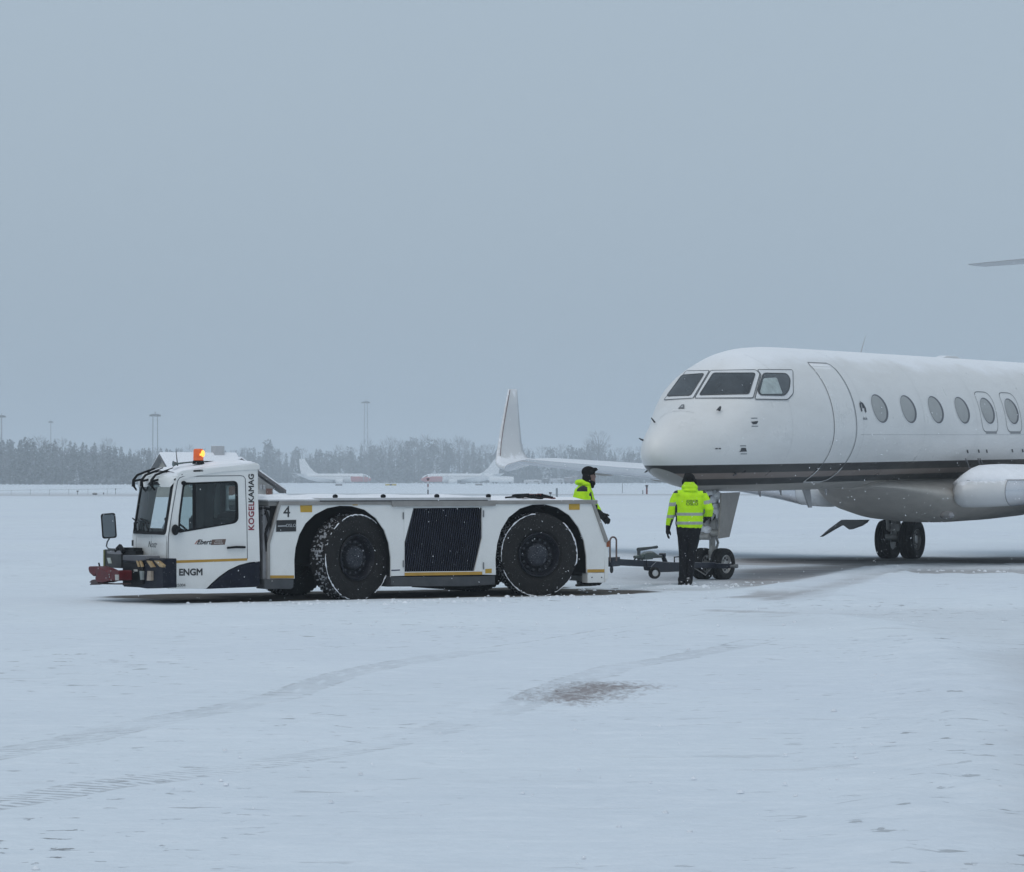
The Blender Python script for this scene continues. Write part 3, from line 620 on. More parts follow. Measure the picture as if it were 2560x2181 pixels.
for s_, L_, hgt, w_ in ((3.6, 0.34, 0.33, 0.03), (4.6, 0.10, 0.12, 0.02), (1.7, 0.1, 0.10, 0.02), (2.6, 0.08, 0.09, 0.02)):
    b = surf(s_, R(-88)); mb = MB(); mb.prism([(b.x, b.z + 0.03), (b.x + L_, b.z + 0.03), (b.x + L_ * 1.25, b.z - hgt), (b.x + L_ * 0.85, b.z - hgt)], b.y - w_ / 2, b.y + w_ / 2); mb.build('blade_antenna', mat('antenna_grey', (0.36, 0.36, 0.37), 0.5), jet, bevel=0.006)
# panel lines of the radome and hull, small vents
mb = MB(); seam(mb, pxline([(1650, 1046), (1662, 1036), (1680, 1030), (1700, 1028), (1718, 1029), (1735, 1033)]), 0.010, 0.003); mb.build('radome_seam', mat('fine_seam', (0.46, 0.47, 0.48), 0.4), jet)
mb = MB(); seam(mb, [(s_, PHW - 0.36) for s_ in np.arange(3.4, 15, 0.4)], 0.007, 0.0022); mb.build('skin_seam', mat('fine_seam', (0.46, 0.47, 0.48), 0.4), jet)
for s_ in (0.62, 3.52, 6.45, 9.2, 12.1): mb = MB(); seam(mb, [(s_, R(a)) for a in range(-36, 80, 4)], 0.006, 0.002); mb.build('skin_seam', mat('faint_seam', (0.53, 0.535, 0.54), 0.4), jet)
for px_, py_ in ((2418, 1129), (2446, 1128), (2466, 1128), (2530, 1127), (2556, 1127)): port('fastener_cover', [(px_ - 2, py_ - 4), (px_ + 1.5, py_ - 4), (px_ + 3, py_ + 4), (px_ - 0.5, py_ + 4)])
# ---------------------------------------------------------------- wing-body fairing
mb = MB(); rings = []
for s_, k in ((5.6, 0.0), (6.2, 0.10), (6.8, 0.30), (7.4, 0.55), (8.0, 0.76), (8.8, 0.92), (9.8, 1.0), (11.5, 1.0), (13.0, 0.97), (14.5, 0.88), (16.0, 0.66), (17.4, 0.36), (18.6, 0.05)):
    _t, bo_, hf_, zf_ = sec(s_); ztop = 1.60; yf_ = hf_ * math.sqrt(max(0.02, 1 - ((zf_ - ztop) / (zf_ - bo_)) ** 2)) - 0.02
    hw_ = 0.58 + 0.92 * k ** 0.6; zm = 1.50 - 0.28 * k; botz = 1.50 - 0.78 * k; ring = []; up_ = [(hw_ + (yf_ - hw_) * (u / 9) ** 1.7, zm + (ztop - zm) * u / 9) for u in range(9, 0, -1)]
    ring += [Vector((s_, y_, z_)) for y_, z_ in up_]
    for i in range(32):
        t = math.pi * i / 31; c_ = math.cos(t); q_ = math.sin(t); ring.append(Vector((s_, hw_ * math.copysign(abs(c_) ** 0.78, c_), zm - (zm - botz) * q_ ** 0.85)))
    ring += [Vector((s_, -y_, z_)) for y_, z_ in reversed(up_)]
    rings.append(ring)
mb.loft(rings); mb.build('belly_fairing', JG, jet, smooth=2)
mb = MB(); mb.tube([(-0.0, 0, 0)], 0.1, 6) if False else None
# landing light in the fairing
q = JF.onY(2376, 1289, -1.50); mb = MB(); mb.ell((q.x, -1.43, q.z), (0.30, 0.09, 0.085)); lf = mb.build('landing_light', mat('light_fairing', (0.13, 0.125, 0.12), 0.4), jet, smooth=2)
mb = MB(); mb.ell((q.x + 0.02, -1.50, q.z), (0.13, 0.05, 0.055)); mb.build('lens', mat('light_lens', (0.22, 0.22, 0.23), 0.1, coat=0.6), lf, smooth=2)
# ---------------------------------------------------------------- wings
def airfoil(N=14, t=0.11, nose=1.0):
    up_ = []; lo_ = []
    for i in range(N + 1):
        x_ = (1 - math.cos(math.pi * i / N)) / 2; y_ = 5 * t * (0.2969 * math.sqrt(x_) - 0.126 * x_ - 0.3516 * x_ ** 2 + 0.2843 * x_ ** 3 - 0.1036 * x_ ** 4); up_.append((x_, y_)); lo_.append((x_, -y_ * 0.85))
    return up_[::-1] + lo_[1:-1]
def blunt(N, ch, T, xn):
    up_ = []; lo_ = []
    for i in range(N + 1):
        x_ = ch * (i / N) ** 2.2
        y_ = T * math.sqrt(max(0, 1 - ((xn - x_) / xn) ** 2)) if x_ < xn else T * (1 - ((x_ - xn) / (ch - xn)) ** 1.6) + 0.01
        up_.append((x_, y_)); lo_.append((x_, -y_ * (1.0 if x_ < xn else 1 - 0.35 * min(1, (x_ - xn) / ch * 2))))
    return up_[::-1] + lo_[1:]
def wing_rings(stations, side):
    return [[Vector((s0 + x_, side * lat, z0 + y_ + x_ * tw)) for x_, y_ in blunt(16, ch, T, xn)] for (lat, s0, ch, z0, T, xn, tw) in stations]
WST = [(1.20, 8.15, 6.7, 1.34, 0.16, 0.34, 0.0), (1.28, 7.90, 6.9, 1.34, 0.24, 0.38, 0.0), (1.40, 7.76, 7.0, 1.34, 0.28, 0.40, 0.0), (1.56, 7.76, 7.0, 1.345, 0.285, 0.40, 0.0), (1.85, 7.98, 6.7, 1.35, 0.28, 0.38, -0.004), (2.2, 8.3, 6.4, 1.36, 0.27, 0.36, -0.004), (3.0, 9.05, 5.6, 1.40, 0.22, 0.34, 0.0), (5.5, 11.05, 3.9, 1.50, 0.115, 0.6, 0.045), (9.5, 14.0, 2.75, 1.69, 0.07, 0.5, 0.055), (13.4, 16.85, 1.80, 1.90, 0.05, 0.3, 0.05)]
WU = mat('wing_skin', (0.60, 0.61, 0.62), 0.35, var=0.05, scale=1, coat=0.2, snow=1.0)
LEM = mat('leading_edge_metal', (0.62, 0.63, 0.66), 0.22, metal=0.85, var=0.08, scale=2, snow=0.0)
for side in (1, -1):
    mb = MB(); R_ = wing_rings(WST, side)
    if side == 1:   # starboard wing runs on into the blended winglet
        def wl(px_l, py_l, px_r, py_r, lat):   # chord from leading to trailing edge at a given lateral plane
            a = JF.onY(px_l, py_l, lat); b = JF.onY(px_r, py_r, lat); return a, b
        for (l_, r_, lat) in (((1262, 1171), (1378, 1150), 14.05), ((1246, 1166), (1345, 1149), 14.4), ((1240, 1158), (1318, 1146), 14.62), ((1240, 1150), (1308, 1128), 14.74), ((1243, 1130), (1303, 1105), 14.84), ((1252, 1075), (1299, 1062), 15.0), ((1262, 1020), (1295, 1012), 15.15), ((1271, 973), (1292, 973), 15.28)):
            a, b = wl(*l_, *r_, lat); d_ = b - a; ch = d_.length; ax_ = d_.normalized(); gam = {14.05: 8, 14.4: 25, 14.62: 50, 14.74: 72}.get(lat, 84); nn = Vector((0, -math.sin(R(gam)), math.cos(R(gam))))
            nn = (nn - ax_ * nn.dot(ax_)).normalized(); 
            R_.append([a + ax_ * x_ + nn * y_ for x_, y_ in blunt(16, ch, 0.032 * ch + 0.008, 0.06 * ch + 0.02)])
    mb.loft(R_); w = mb.build('wing', WU, jet, smooth=2)
    # bright leading edge, standing 3 mm proud of the skin
    mb = MB(); rr = []
    for ring in R_[5:11]:
        le = [ring[16 - 8 + j] for j in range(17)]; cen = sum(le, Vector()) / len(le); rr.append([p_ + (p_ - cen).normalized() * 0.006 for p_ in le])
    n_ = len(rr[0]); mb.loft(rr, cap=False, close=False); mb.build('leading_edge', LEM, w, smooth=2)
    if side == 1:
        mb = MB(); pts = [JF.onY(x_, y_, la - 0.02) for x_, y_, la in ((1250, 1150, 14.72), (1253, 1110, 14.8), (1260, 1060, 15.0), (1268, 1015, 15.14), (1275, 975, 15.26))]; mb.tube(pts, 0.010, 6); mb.build('winglet_seam', mat('red_brown_line', (0.14, 0.09, 0.085), 0.5), w)
    # flap-track fairings
    for lat, s_, z_ in ((4.0, 13.6, 1.35), (6.4, 14.4, 1.48), (8.8, 15.6, 1.60), (11.0, 16.9, 1.72)):
        mb = MB(); mb.ell((s_, side * lat, z_ - 0.05), (0.75, 0.07, 0.10)); mb.build('flap_track_fairing', JG, w, smooth=2)
# snow lying over the port wing root and fairing lip
mb = MB(); rings = []
for lat, s0, ln, zt_ in ((1.20, 8.12, 3.0, 1.58), (1.30, 7.96, 3.4, 1.66), (1.40, 7.90, 3.8, 1.77), (1.55, 7.92, 4.2, 1.87), (1.75, 8.05, 4.4, 1.90), (2.0, 8.25, 4.4, 1.85), (2.3, 8.55, 4.4, 1.77), (2.7, 8.9, 4.4, 1.69), (3.2, 9.35, 4.2, 1.66), (4.2, 10.2, 4.0, 1.66), (5.5, 11.3, 3.2, 1.66)):
    zb_ = 1.50; hh_ = zt_ - zb_; wv = 0.012 * math.sin(lat * 17)
    rings.append([Vector((s0 + ln * x_, -lat, zb_ + hh_ * y_ + wv * (y_ > .5))) for x_, y_ in ((0.0, 0.0), (0.0, 0.30), (0.025, 0.58), (0.07, 0.82), (0.16, 0.96), (0.3, 1.0), (0.6, 0.95), (0.9, 0.7), (1.0, 0.0))])
mb.loft(rings, cap=True, close=True); mb.build('wing_snow', SNOW(), jet, smooth=2)
mb = MB(); ring = R_[5]; rg = [ring[16 - 11 + j] for j in range(23)]; cen = sum(rg, Vector()) / len(rg); mb.tube([p_ + (p_ - cen).normalized() * 0.006 for p_ in rg], 0.007, 5); mb.build('cuff_seam', mat('cuff_seam_grey', (0.2, 0.21, 0.22), 0.5), jet)
mb = MB(); mb.tube([R_[k][16 - 3] + Vector((-0.008, 0, 0.004)) for k in range(3, 10)], 0.006, 5); mb.build('leading_edge_seam', mat('cuff_seam_grey', (0.2, 0.21, 0.22), 0.5), jet)
mb = MB(); mb.tube([JF.onY(x_, y_, -1.30) for x_, y_ in ((2414, 1147), (2420, 1160), (2425, 1174))], 0.012, 6); mb.tube([JF.onY(x_, y_, -1.33) for x_, y_ in ((2445, 1147), (2453, 1172))], 0.014, 6); mb.tube([JF.onY(x_, y_, -1.33) for x_, y_ in ((2450, 1147), (2462, 1170), (2446, 1174))], 0.012, 6); islands(mb.build('icicle_strut', mat('strut_dark', (0.16, 0.16, 0.17), 0.5), jet))
# ---------------------------------------------------------------- engines and tail
for side in (-1, 1):
    mb = MB(); M_ = Matrix.Translation((16.3, side * 2.25, 3.15)) @ Matrix.Rotation(R(-90), 4, 'Z')
    mb.lathe([(0.15, 0.50), (0.0, 0.60), (0.05, 0.70), (0.5, 0.80), (2.0, 0.83), (3.4, 0.74), (4.6, 0.52), (4.7, 0.45), (4.2, 0.3)], M_, 36); en = mb.build('engine', JW, jet, smooth=1)
    mb = MB(); mb.box((17.2, min(side * 1.1, side * 1.6), 3.0), (19.8, max(side * 1.1, side * 1.6), 3.3)); mb.build('pylon', JW, en, bevel=0.08)
mb = MB(); rings = []
for z_, s0, ch in ((3.6, 20.2, 5.0), (4.6, 21.2, 4.2), (6.0, 22.6, 3.4), (7.05, 23.6, 3.0)): rings.append([Vector((s0 + x_ * ch, y_ * ch, z_)) for x_, y_ in airfoil(10, 0.10)])
mb.loft(rings); fin = mb.build('tail_fin', JW, jet, smooth=2)
tz = JF.onY(2420, 661, 5.0)
for side in (-1, 1):
    mb = MB(); rings = []
    for lat, s0, ch, z_ in ((0.0, tz.x - 2.4, 2.9, tz.z + 0.06), (2.5, tz.x - 1.2, 2.0, tz.z + 0.035), (5.0, tz.x, 1.25, tz.z)):
        rings.append([Vector((s0 + x_ * ch, side * lat, z_ + y_ * ch)) for x_, y_ in airfoil(10, 0.035)])
    mb.loft(rings); mb.build('tailplane', mat('tail_skin', (0.5, 0.51, 0.52), 0.4, var=0.05), jet, smooth=2)
# ---------------------------------------------------------------- landing gear
def airwheel(M_, r, w, rimr, parent, name='wheel'):
    W_ = thing(name, None, None); W_.parent = parent
    return W_
TYRE = mat('aircraft_tyre', (0.010, 0.010, 0.0105), 0.7, var=0.35, scale=10, dirt=0.35, dirtcol=(0.035, 0.035, 0.035), fleck=1.0, spec=0.25)
HUBM = mat('wheel_hub', (0.44, 0.435, 0.425), 0.4, metal=0.4, var=0.15, dirt=0.4)
GEARM = mat('gear_metal', (0.38, 0.375, 0.36), 0.45, metal=0.2, var=0.25, scale=8, dirt=0.6, dirtcol=(0.09, 0.085, 0.08))
def tyre(M_, r, w, rim, parent, hubside):
    mb = MB(); h = w / 2
    prof = [(-h * 0.72, rim), (-h * 0.92, rim + (r - rim) * 0.3), (-h, rim + (r - rim) * 0.6), (-h * 0.9, r * 0.955), (-h * 0.62, r * 0.99), (-h * 0.36, r), (-h * 0.34, r - 0.012), (-h * 0.28, r - 0.012), (-h * 0.26, r), (-0.02, r), (-0.015, r - 0.012), (0.015, r - 0.012), (0.02, r),
            (h * 0.26, r), (h * 0.28, r - 0.012), (h * 0.34, r - 0.012), (h * 0.36, r), (h * 0.62, r * 0.99), (h * 0.9, r * 0.955), (h, rim + (r - rim) * 0.6), (h * 0.92, rim + (r - rim) * 0.3), (h * 0.72, rim)]
    mb.lathe(prof, M_, 44); ty = mb.build('tyre', TYRE, parent, smooth=1)
    mb = MB(); sgn_ = hubside
    mb.lathe([(sgn_ * h * 0.74, rim * 1.01), (sgn_ * h * 0.78, rim * 0.95), (sgn_ * h * 0.45, rim * 0.84), (sgn_ * h * 0.40, rim * 0.45), (sgn_ * h * 0.62, rim * 0.40), (sgn_ * h * 0.68, rim * 0.2), (sgn_ * h * 0.68, 0.004), (-sgn_ * h * 0.6, 0.004), (-sgn_ * h * 0.6, rim * 0.99)], M_, 36)
    hb_ = mb.build('hub', HUBM, ty, smooth=1)
    mb = MB()
    for k in range(8):
        a = 2 * math.pi * k / 8; mb.lathe([(-0.012, 0.003), (-0.012, rim * 0.13), (0.012, rim * 0.13), (0.012, 0.003)], M_ @ Matrix.Translation((rim * 0.64 * math.cos(a), sgn_ * h * 0.42, rim * 0.64 * math.sin(a))), 8)
    islands(mb.build('hub_hole', mat('hub_dark', (0.02, 0.02, 0.02), 0.6), ty))
    return ty
JI = JF.I
# nose gear
ng = (lambda y_, z_=0.0, x_=0.0: Vector((x_, y_, z_)))
gz = -0.0
NGW = JI @ at(1806, 1411, 50.05); NGE = JI @ at(1757, 1412, 50.25)
rn = 0.272
def ground_z(loc): w_ = JF.M @ loc; return w_.z
STEER = Matrix.Rotation(R(-6), 4, 'Z')
for q in (NGW, NGE):
    c_ = JI @ Vector(((JF.M @ q).x, (JF.M @ q).y, rn - 0.008)); tyre(Matrix.Translation(c_) @ STEER, rn, 0.215, 0.155, jet, -1)
cN = (NGW + NGE) / 2; cN = Vector((cN.x, cN.y, rn))
mb = MB(); mb.tube([(cN.x, cN.y - 0.2, rn), (cN.x, cN.y + 0.2, rn)], 0.045, 12); mb.tube([(cN.x, cN.y, rn), (cN.x - 0.01, cN.y, 0.5)], [0.06, 0.07], 12); mb.tube([(cN.x - 0.01, cN.y, 0.45), (cN.x, cN.y, 0.9)], 0.055, 14)
mb.tube([(cN.x, cN.y, 0.74), (cN.x, cN.y, 1.55)], [0.10, 0.12], 14); mb.tube([(cN.x - 0.02, cN.y - 0.02, 0.86), (cN.x - 0.9, cN.y, 1.56)], 0.04, 8)
mb.tube([(cN.x + 0.1, cN.y, 0.45), (cN.x + 0.22, cN.y, 0.62), (cN.x + 0.1, cN.y, 0.78)], 0.025, 8)
for a, b, r_ in (((-.13, 0.14, 0.80), (-.13, -0.20, 0.80), .07), ((-.2, -.05, .74), (-.2, .22, .74), .06), ((-.05, .2, .72), (-.08, .34, .70), .05), ((-.08, -.1, 1.0), (-.10, -.14, 1.45), .035), ((-.12, .1, .95), (-.1, .16, 1.5), .045), ((-.02, -.16, 1.1), (-.04, .2, 1.12), .04), ((-.1, -.2, 1.28), (-.1, .2, 1.3), .035)):
    mb.tube([cN + Vector((a[0], a[1], a[2] - rn)), cN + Vector((b[0], b[1], b[2] - rn))], r_, 10)
mb.box((cN.x - 0.18, cN.y - 0.15, 0.86), (cN.x + 0.12, cN.y + 0.12, 1.02)); mb.box((cN.x - 0.15, cN.y - 0.19, 1.12), (cN.x - 0.02, cN.y - 0.03, 1.3))
mb.build('nose_gear_leg', GEARM, jet, smooth=1, bevel=0.006)
mb = MB()
for i in range(60):
    a = random.uniform(0, 6.28); mb.ell((cN.x - 0.10 + 0.10 * math.cos(a), cN.y + random.uniform(-.2, .2), random.uniform(0.8, 1.5)), (random.uniform(.03, .07), random.uniform(.03, .09), random.uniform(.03, .08)), 0, 7, 5, Matrix.Identity(4))
mb.build('snow_crust', SNOW(), jet, smooth=2)
mb = MB(); mb.tube([(cN.x - 0.05, cN.y - 0.1, 1.5), (cN.x - 0.13, cN.y - 0.13, 1.1), (cN.x - 0.16, cN.y - 0.02, 0.9)], 0.014, 6); mb.tube([(cN.x - 0.1, cN.y + 0.1, 1.5), (cN.x - 0.15, cN.y + 0.06, 1.2), (cN.x - 0.16, cN.y + 0.1, 0.8)], 0.012, 6); mb.tube([(cN.x - 0.12, cN.y + 0.0, 1.45), (cN.x - 0.2, cN.y - 0.06, 1.0)], 0.012, 6); islands(mb.build('hydraulic_hose', BLACK(), jet, smooth=1))
for y_, pts in ((-0.42, ((1802, 1233), (1849, 1231), (1822, 1343), (1796, 1347))),):
    pp = [JF.onY(a, b, y_) for a, b in pts]; mb = MB(); mb.prism([(q.x, q.z) for q in pp], y_ - 0.018, y_ + 0.018); mb.build('nose_gear_door', mat('door_inner', (0.24, 0.23, 0.215), 0.5, var=0.15, dirt=0.4), jet, bevel=0.01)
mb = MB(); mb.prism([(-0.55, 1.53), (0.75, 1.53), (0.70, 1.25), (-0.5, 1.3)], 0.40, 0.43); mb.build('nose_gear_door', mat('door_inner', (0.24, 0.23, 0.215), 0.5), jet, bevel=0.01)

# main gear
rm = 0.425
for side in (1, -1):
    wr = JI @ at(2284, 1348, 62.9); wl_ = JI @ at(2212, 1348, 62.9 + 0.25)
    cw = 2.18
    for dy in (-0.27, 0.27):
        loc = Vector((13.72, side * cw + dy, 0.0)); g_ = JF.M @ loc; loc = JI @ Vector((g_.x, g_.y, rm - 0.008)); tyre(Matrix.Translation(loc), rm, 0.34, 0.225, jet, -1 if dy < 0 else 1)
    mb = MB(); y_ = side * cw; z0 = loc.z
    mb.tube([(13.72, y_ - 0.34, z0), (13.72, y_ + 0.34, z0)], 0.06, 12); mb.tube([(13.72, y_, z0), (13.55, y_, z0 + 0.42)], 0.075, 12); mb.tube([(13.5, y_, 0.35), (13.42, y_, 1.3)], [0.085, 0.10], 12); mb.tube([(13.3, y_ + 0.1, 0.45), (13.35, y_ + 0.16, 1.2)], 0.04, 8)
    mb.box((13.36, y_ - 0.14, 0.42), (13.6, y_ + 0.14, 0.58)); mb.tube([(13.28, y_ - 0.12, 0.3), (13.28, y_ + 0.14, 0.3)], 0.06, 10); mb.build('main_gear_leg', GEARM, jet, smooth=1, bevel=0.006)
# open gear door of the far leg, hanging down to the left
pp = [JF.onX(a, b, 12.6) for a, b in ((2051, 1343), (2075, 1322), (2090, 1311), (2105, 1300), (2168, 1300), (2163, 1307), (2151, 1315), (2125, 1324.5), (2118, 1319.5), (2111, 1314), (2099, 1315), (2076, 1328))]
mb = MB(); mb.prism([(q.y, q.z) for q in pp], 12.55, 12.75, ax='x'); mb.build('main_gear_door', mat('door_grey', (0.20, 0.20, 0.195), 0.5, var=0.1), jet, bevel=0.008)
# ================================================================ AIRCRAFT TUG
TF = Frame((-2.28, 41.6, 0), 29.5)
tug = thing('aircraft_tug', 'white four-wheeled aircraft tug with huge dark tyres and a lit orange beacon on its cab', 'aircraft tug', TF.M)
def T(px, py, y=0.0): q = TF.onY(px, py, y); return (q.x, q.z)
def TP(pts, y=0.0): return [T(a, b, y) for a, b in pts]
def TX(px, py, x): q = TF.onX(px, py, x); return (q.y, q.z)
from mathutils.geometry import tessellate_polygon
def panel(mb, outer, holes, f0, f1, mi=0):
    """solid panel with holes; f0 and f1 map a 2-D point to the front and back surface"""
    loops = [outer] + holes; tri = tessellate_polygon([[Vector((a, b, 0)) for a, b in lp] for lp in loops]); pts = [p for lp in loops for p in lp]; n_ = len(pts)
    fs = [tuple(t) for t in tri] + [tuple(i + n_ for i in reversed(t)) for t in tri]; b = 0
    for lp in loops:
        for i in range(len(lp)): j = (i + 1) % len(lp); fs.append((b + i, b + j, b + j + n_, b + i + n_))
        b += len(lp)
    mb.add([f0(*p_) for p_ in pts] + [f1(*p_) for p_ in pts], fs, mi)
FY = lambda y: (lambda a, b: (a, y, b))
WP, BP, NP, GT, YS_ = WHITE(), BLACK(), NAVY(), GREYP(), YELLOW()
BW = 2.25   # body width
# --- side panels (near and far)
A1 = [(737, 1447), (736, 1400), (739, 1370), (748, 1338), (764, 1309), (787, 1287), (818, 1271), (850, 1265), (880, 1266), (912, 1275), (940, 1296), (961, 1326), (972, 1358), (977, 1395), (977, 1441)]
A2 = [(1240, 1438), (1239, 1395), (1243, 1360), (1253, 1325), (1272, 1294), (1300, 1272), (1332, 1262), (1362, 1261), (1395, 1270), (1424, 1289), (1446, 1318), (1460, 1352), (1466, 1390), (1467, 1433)]
side = TP([(673, 1447)] + A1 + [(1010, 1440), (1010, 1270), (1206, 1267), (1206, 1437)] + A2 + [(1511, 1431), (1513, 1356), (1480, 1259), (700, 1263), (673, 1358)])
for nm, y0, y1 in (('side_panel', 0.0, 0.03), ('side_panel', BW - 0.03, BW)):
    mb = MB(); mb.prism(side, y0, y1); mb.build(nm, WP, tug, bevel=0.004)
# edge trim round the near panel
trim = [(667, 1470), (667, 1358), (697, 1254), (1482, 1250), (1520, 1352), (1516, 1356), (1512, 1356), (1479, 1260), (701, 1263), (674, 1360), (674, 1447), (674, 1470)]
mb = MB(); mb.prism(TP(trim), -0.022, 0.03); mb.build('edge_trim', GT, tug, bevel=0.004)
mb = MB(); mb.prism(TP([(976, 1252), (978, 1267), (1236, 1265), (1240, 1251)]), -0.035, -0.023); mb.build('hood_lip', GT, tug, bevel=0.003)
# --- core of the body
mb = MB(); mb.box((-1.27, 0.03, 1.335), (4.1, BW - 0.03, 1.40)); mb.build('deck', GT, tug, bevel=0.006)
mb = MB(); mb.box((0.66, 0.035, 0.30), (2.33, BW - 0.035, 1.33)); mb.build('engine_bay', BP, tug)
mb = MB(); mb.box((-1.30, 0.035, 0.22), (-0.91, BW - 0.035, 1.33)); mb.box((-0.91, 0.62, 0.5), (0.66, BW - 0.62, 1.33)); mb.build('front_core', BP, tug)
mb = MB(); mb.box((3.915, 0.035, 0.27), (4.10, BW - 0.035, 1.33)); mb.box((2.33, 0.62, 0.5), (3.915, BW - 0.62, 1.33)); mb.build('rear_core', BP, tug)
mb = MB()
for (a, b) in ((A1, 0), (A2, 0)):      # wheel-house liners
    pp = TP(a); n_ = len(pp); vs = [(x_, 0.031, z_) for x_, z_ in pp] + [(x_, 0.60, z_) for x_, z_ in pp]; mb.add(vs, [(i, i + 1, i + 1 + n_, i + n_) for i in range(n_ - 1)])
islands(mb.build('wheel_house', BP, tug))
mb = MB(); mb.prism(TP([(977, 1443), (977, 1464), (1000, 1467), (1165, 1466), (1238, 1462), (1238, 1440), (1200, 1441)]), 0.0, 0.1); mb.box((0.63, 0.1, 0.17), (2.33, 0.5, 0.32)); mb.build('chassis_rail', mat('rail_grey', (0.040, 0.044, 0.05), 0.5, var=0.3, dirt=0.5, dirtcol=(0.08, 0.08, 0.08), fleck=0.6), tug, bevel=0.006)
mb = MB(); mb.prism(TP([(661, 1448), (735, 1448), (734, 1468), (729, 1473), (661, 1473)], -0.03), -0.03, 0.25); stp = mb.build('step_box', mat('rail_grey', (0.06, 0.066, 0.075)), tug, bevel=0.008)
mb = MB(); mb.ell((*[T(680, 1453, -0.03)[0]], -0.032, T(680, 1453, -0.03)[1]), (0.012, 0.006, 0.012)); mb.build('bolt', STEEL(), stp)
mb = MB(); mb.box((-1.36, 0.02, 0.25), (-1.26, BW - .05, 1.33)); mb.build('cab_gap_wall', mat('gap_grey', (0.20, 0.205, 0.22), 0.5, var=0.3, scale=5, dirt=0.5), tug)
q0 = T(690, 1300); mb = MB()
for pts, r_ in (([(-1.33, 0.0, 1.28), (-1.28, -0.02, 1.1), (-1.33, 0.0, 0.95), (-1.3, 0.02, 0.7)], 0.02), ([(-1.36, 0.05, 1.2), (-1.30, 0.0, 1.25), (-1.27, 0.0, 1.12), (-1.32, 0.02, 1.0)], 0.016), ([(-1.38, 0.1, 1.3), (-1.34, 0.02, 1.31), (-1.26, 0.02, 1.29)], 0.02)): mb.tube(pts, r_, 8)
islands(mb.build('air_hose', BP, tug, smooth=1))
# --- rear end
mb = MB(); mb.prism(TP([(1469, 1433), (1511, 1432), (1510, 1457), (1469, 1458)]), 0.0, 0.16); rp = mb.build('rear_skirt', WP, tug, bevel=0.006)
mb = MB()
for a in (1480, 1504): q = T(a, 1444); mb.ell((q[0], -0.001, q[1]), (0.010, 0.006, 0.010))
islands(mb.build('bolt', BP, rp))
mb = MB(); mb.prism(TP([(1472, 1459), (1508, 1458), (1502, 1464), (1478, 1464)]), 0.03, 0.2); mb.build('mud_flap', BP, tug)
mb = MB(); mb.prism([T(1513, 1352), T(1516, 1352), T(1516, 1455), T(1511, 1457)], 0.0, BW - 0.0); mb.box((4.22, 0.0, 0.22), (4.27, BW, 0.79)); mb.build('rear_plate', WP, tug, bevel=0.006)
mb = MB(); mb.prism([(3.99, 1.35), (4.05, 1.36), (4.235, 0.80), (4.17, 0.79)], 0.03, BW - 0.03); mb.build('rear_slope', GT, tug, bevel=0.004)
mb = MB(); mb.box((4.235, -0.012, 0.70), (4.29, 0.02, 0.795)); mb.build('rear_lamp', mat('amber_lens', (0.28, 0.075, 0.02), 0.25, var=0.4), tug, bevel=0.006)
mb = MB(); mb.box((4.27, 0.9, 0.35), (4.42, 1.4, 0.62)); mb.build('hitch_block', NP, tug, bevel=0.01)
# --- deck cover, snow and clutter on top
q = [T(789, 1250), T(1236, 1250)]
mb = MB(); mb.box((-1.30, -0.02, 1.401), (0.0, BW - 0.05, 1.425)); mb.build('front_cover', mat('cover_grey', (0.45, 0.46, 0.47), 0.5, snow=0.5), tug, bevel=0.006)
mb = MB(); mb.box((-0.50, -0.05, 1.408), (2.24, BW - 0.2, 1.445)); mb.box((-0.50, -0.035, 1.395), (2.20, BW - 0.2, 1.408), 1); hd = mb.build('hood', [mat('cover_grey', (0.45, 0.46, 0.47), 0.5, snow=0.5), BP], tug, bevel=0.004)  # thin black slab under the lid stands in for its shadow line
for pxx in (838, 958, 1092, 1221):
    q = T(pxx, 1240); mb = MB(); mb.lathe([(-0.03, 0.003), (-0.03, 0.028), (0.0, 0.032), (0.03, 0.028), (0.03, 0.003)], Matrix.Translation((q[0], -0.0, 1.465)), 12); mb.build('hood_hinge', BP, hd, smooth=1)
def snowsheet(x0, x1, y0, y1, z, h, name='deck_snow', seed=1, nx_=46, ny_=16):
    rs = random.Random(seed); vs = []; ph = [rs.uniform(0, 6) for _ in range(6)]
    for j in range(ny_ + 1):
        for i in range(nx_ + 1):
            u, v = i / nx_, j / ny_; e = min(1, min(u, 1 - u) * 14) * min(1, min(v, 1 - v) * 7)
            w_ = 0.6 + 0.25 * math.sin(u * 17 + ph[0]) * math.sin(v * 5 + ph[1]) + 0.2 * math.sin(u * 41 + ph[2] + v * 9); vs.append((x0 + (x1 - x0) * u + 0.01 * math.sin(v * 20 + ph[3]), y0 + (y1 - y0) * v + 0.012 * math.sin(u * 60 + ph[4]), z + h * e * w_))
    fs = [(j * (nx_ + 1) + i, j * (nx_ + 1) + i + 1, (j + 1) * (nx_ + 1) + i + 1, (j + 1) * (nx_ + 1) + i) for j in range(ny_) for i in range(nx_)]
    mb = MB(); mb.add(vs, fs); return mb.build(name, SNOW(), tug, smooth=2)
snowsheet(-1.28, -0.48, 0.02, BW - 0.1, 1.424, 0.07, seed=3); snowsheet(-0.44, 2.18, 0.02, BW - 0.3, 1.444, 0.05, seed=5); snowsheet(2.28, 4.0, 0.06, BW - 0.1, 1.400, 0.06, seed=8)
mb = MB(); rs = random.Random(5)
for k in range(9):
    a = T(rs.uniform(1335, 1385), 1244)[0]; pts = []
    for j in range(8): pts.append((a + 0.06 * j * rs.uniform(0.4, 1.2) - 0.15, 0.35 + rs.uniform(-.15, .15), 1.435 + 0.03 * math.sin(j * 0.6) + rs.uniform(0, 0.02)))
    mb.tube(pts, 0.017, 6, mi=0 if k % 3 else 1)
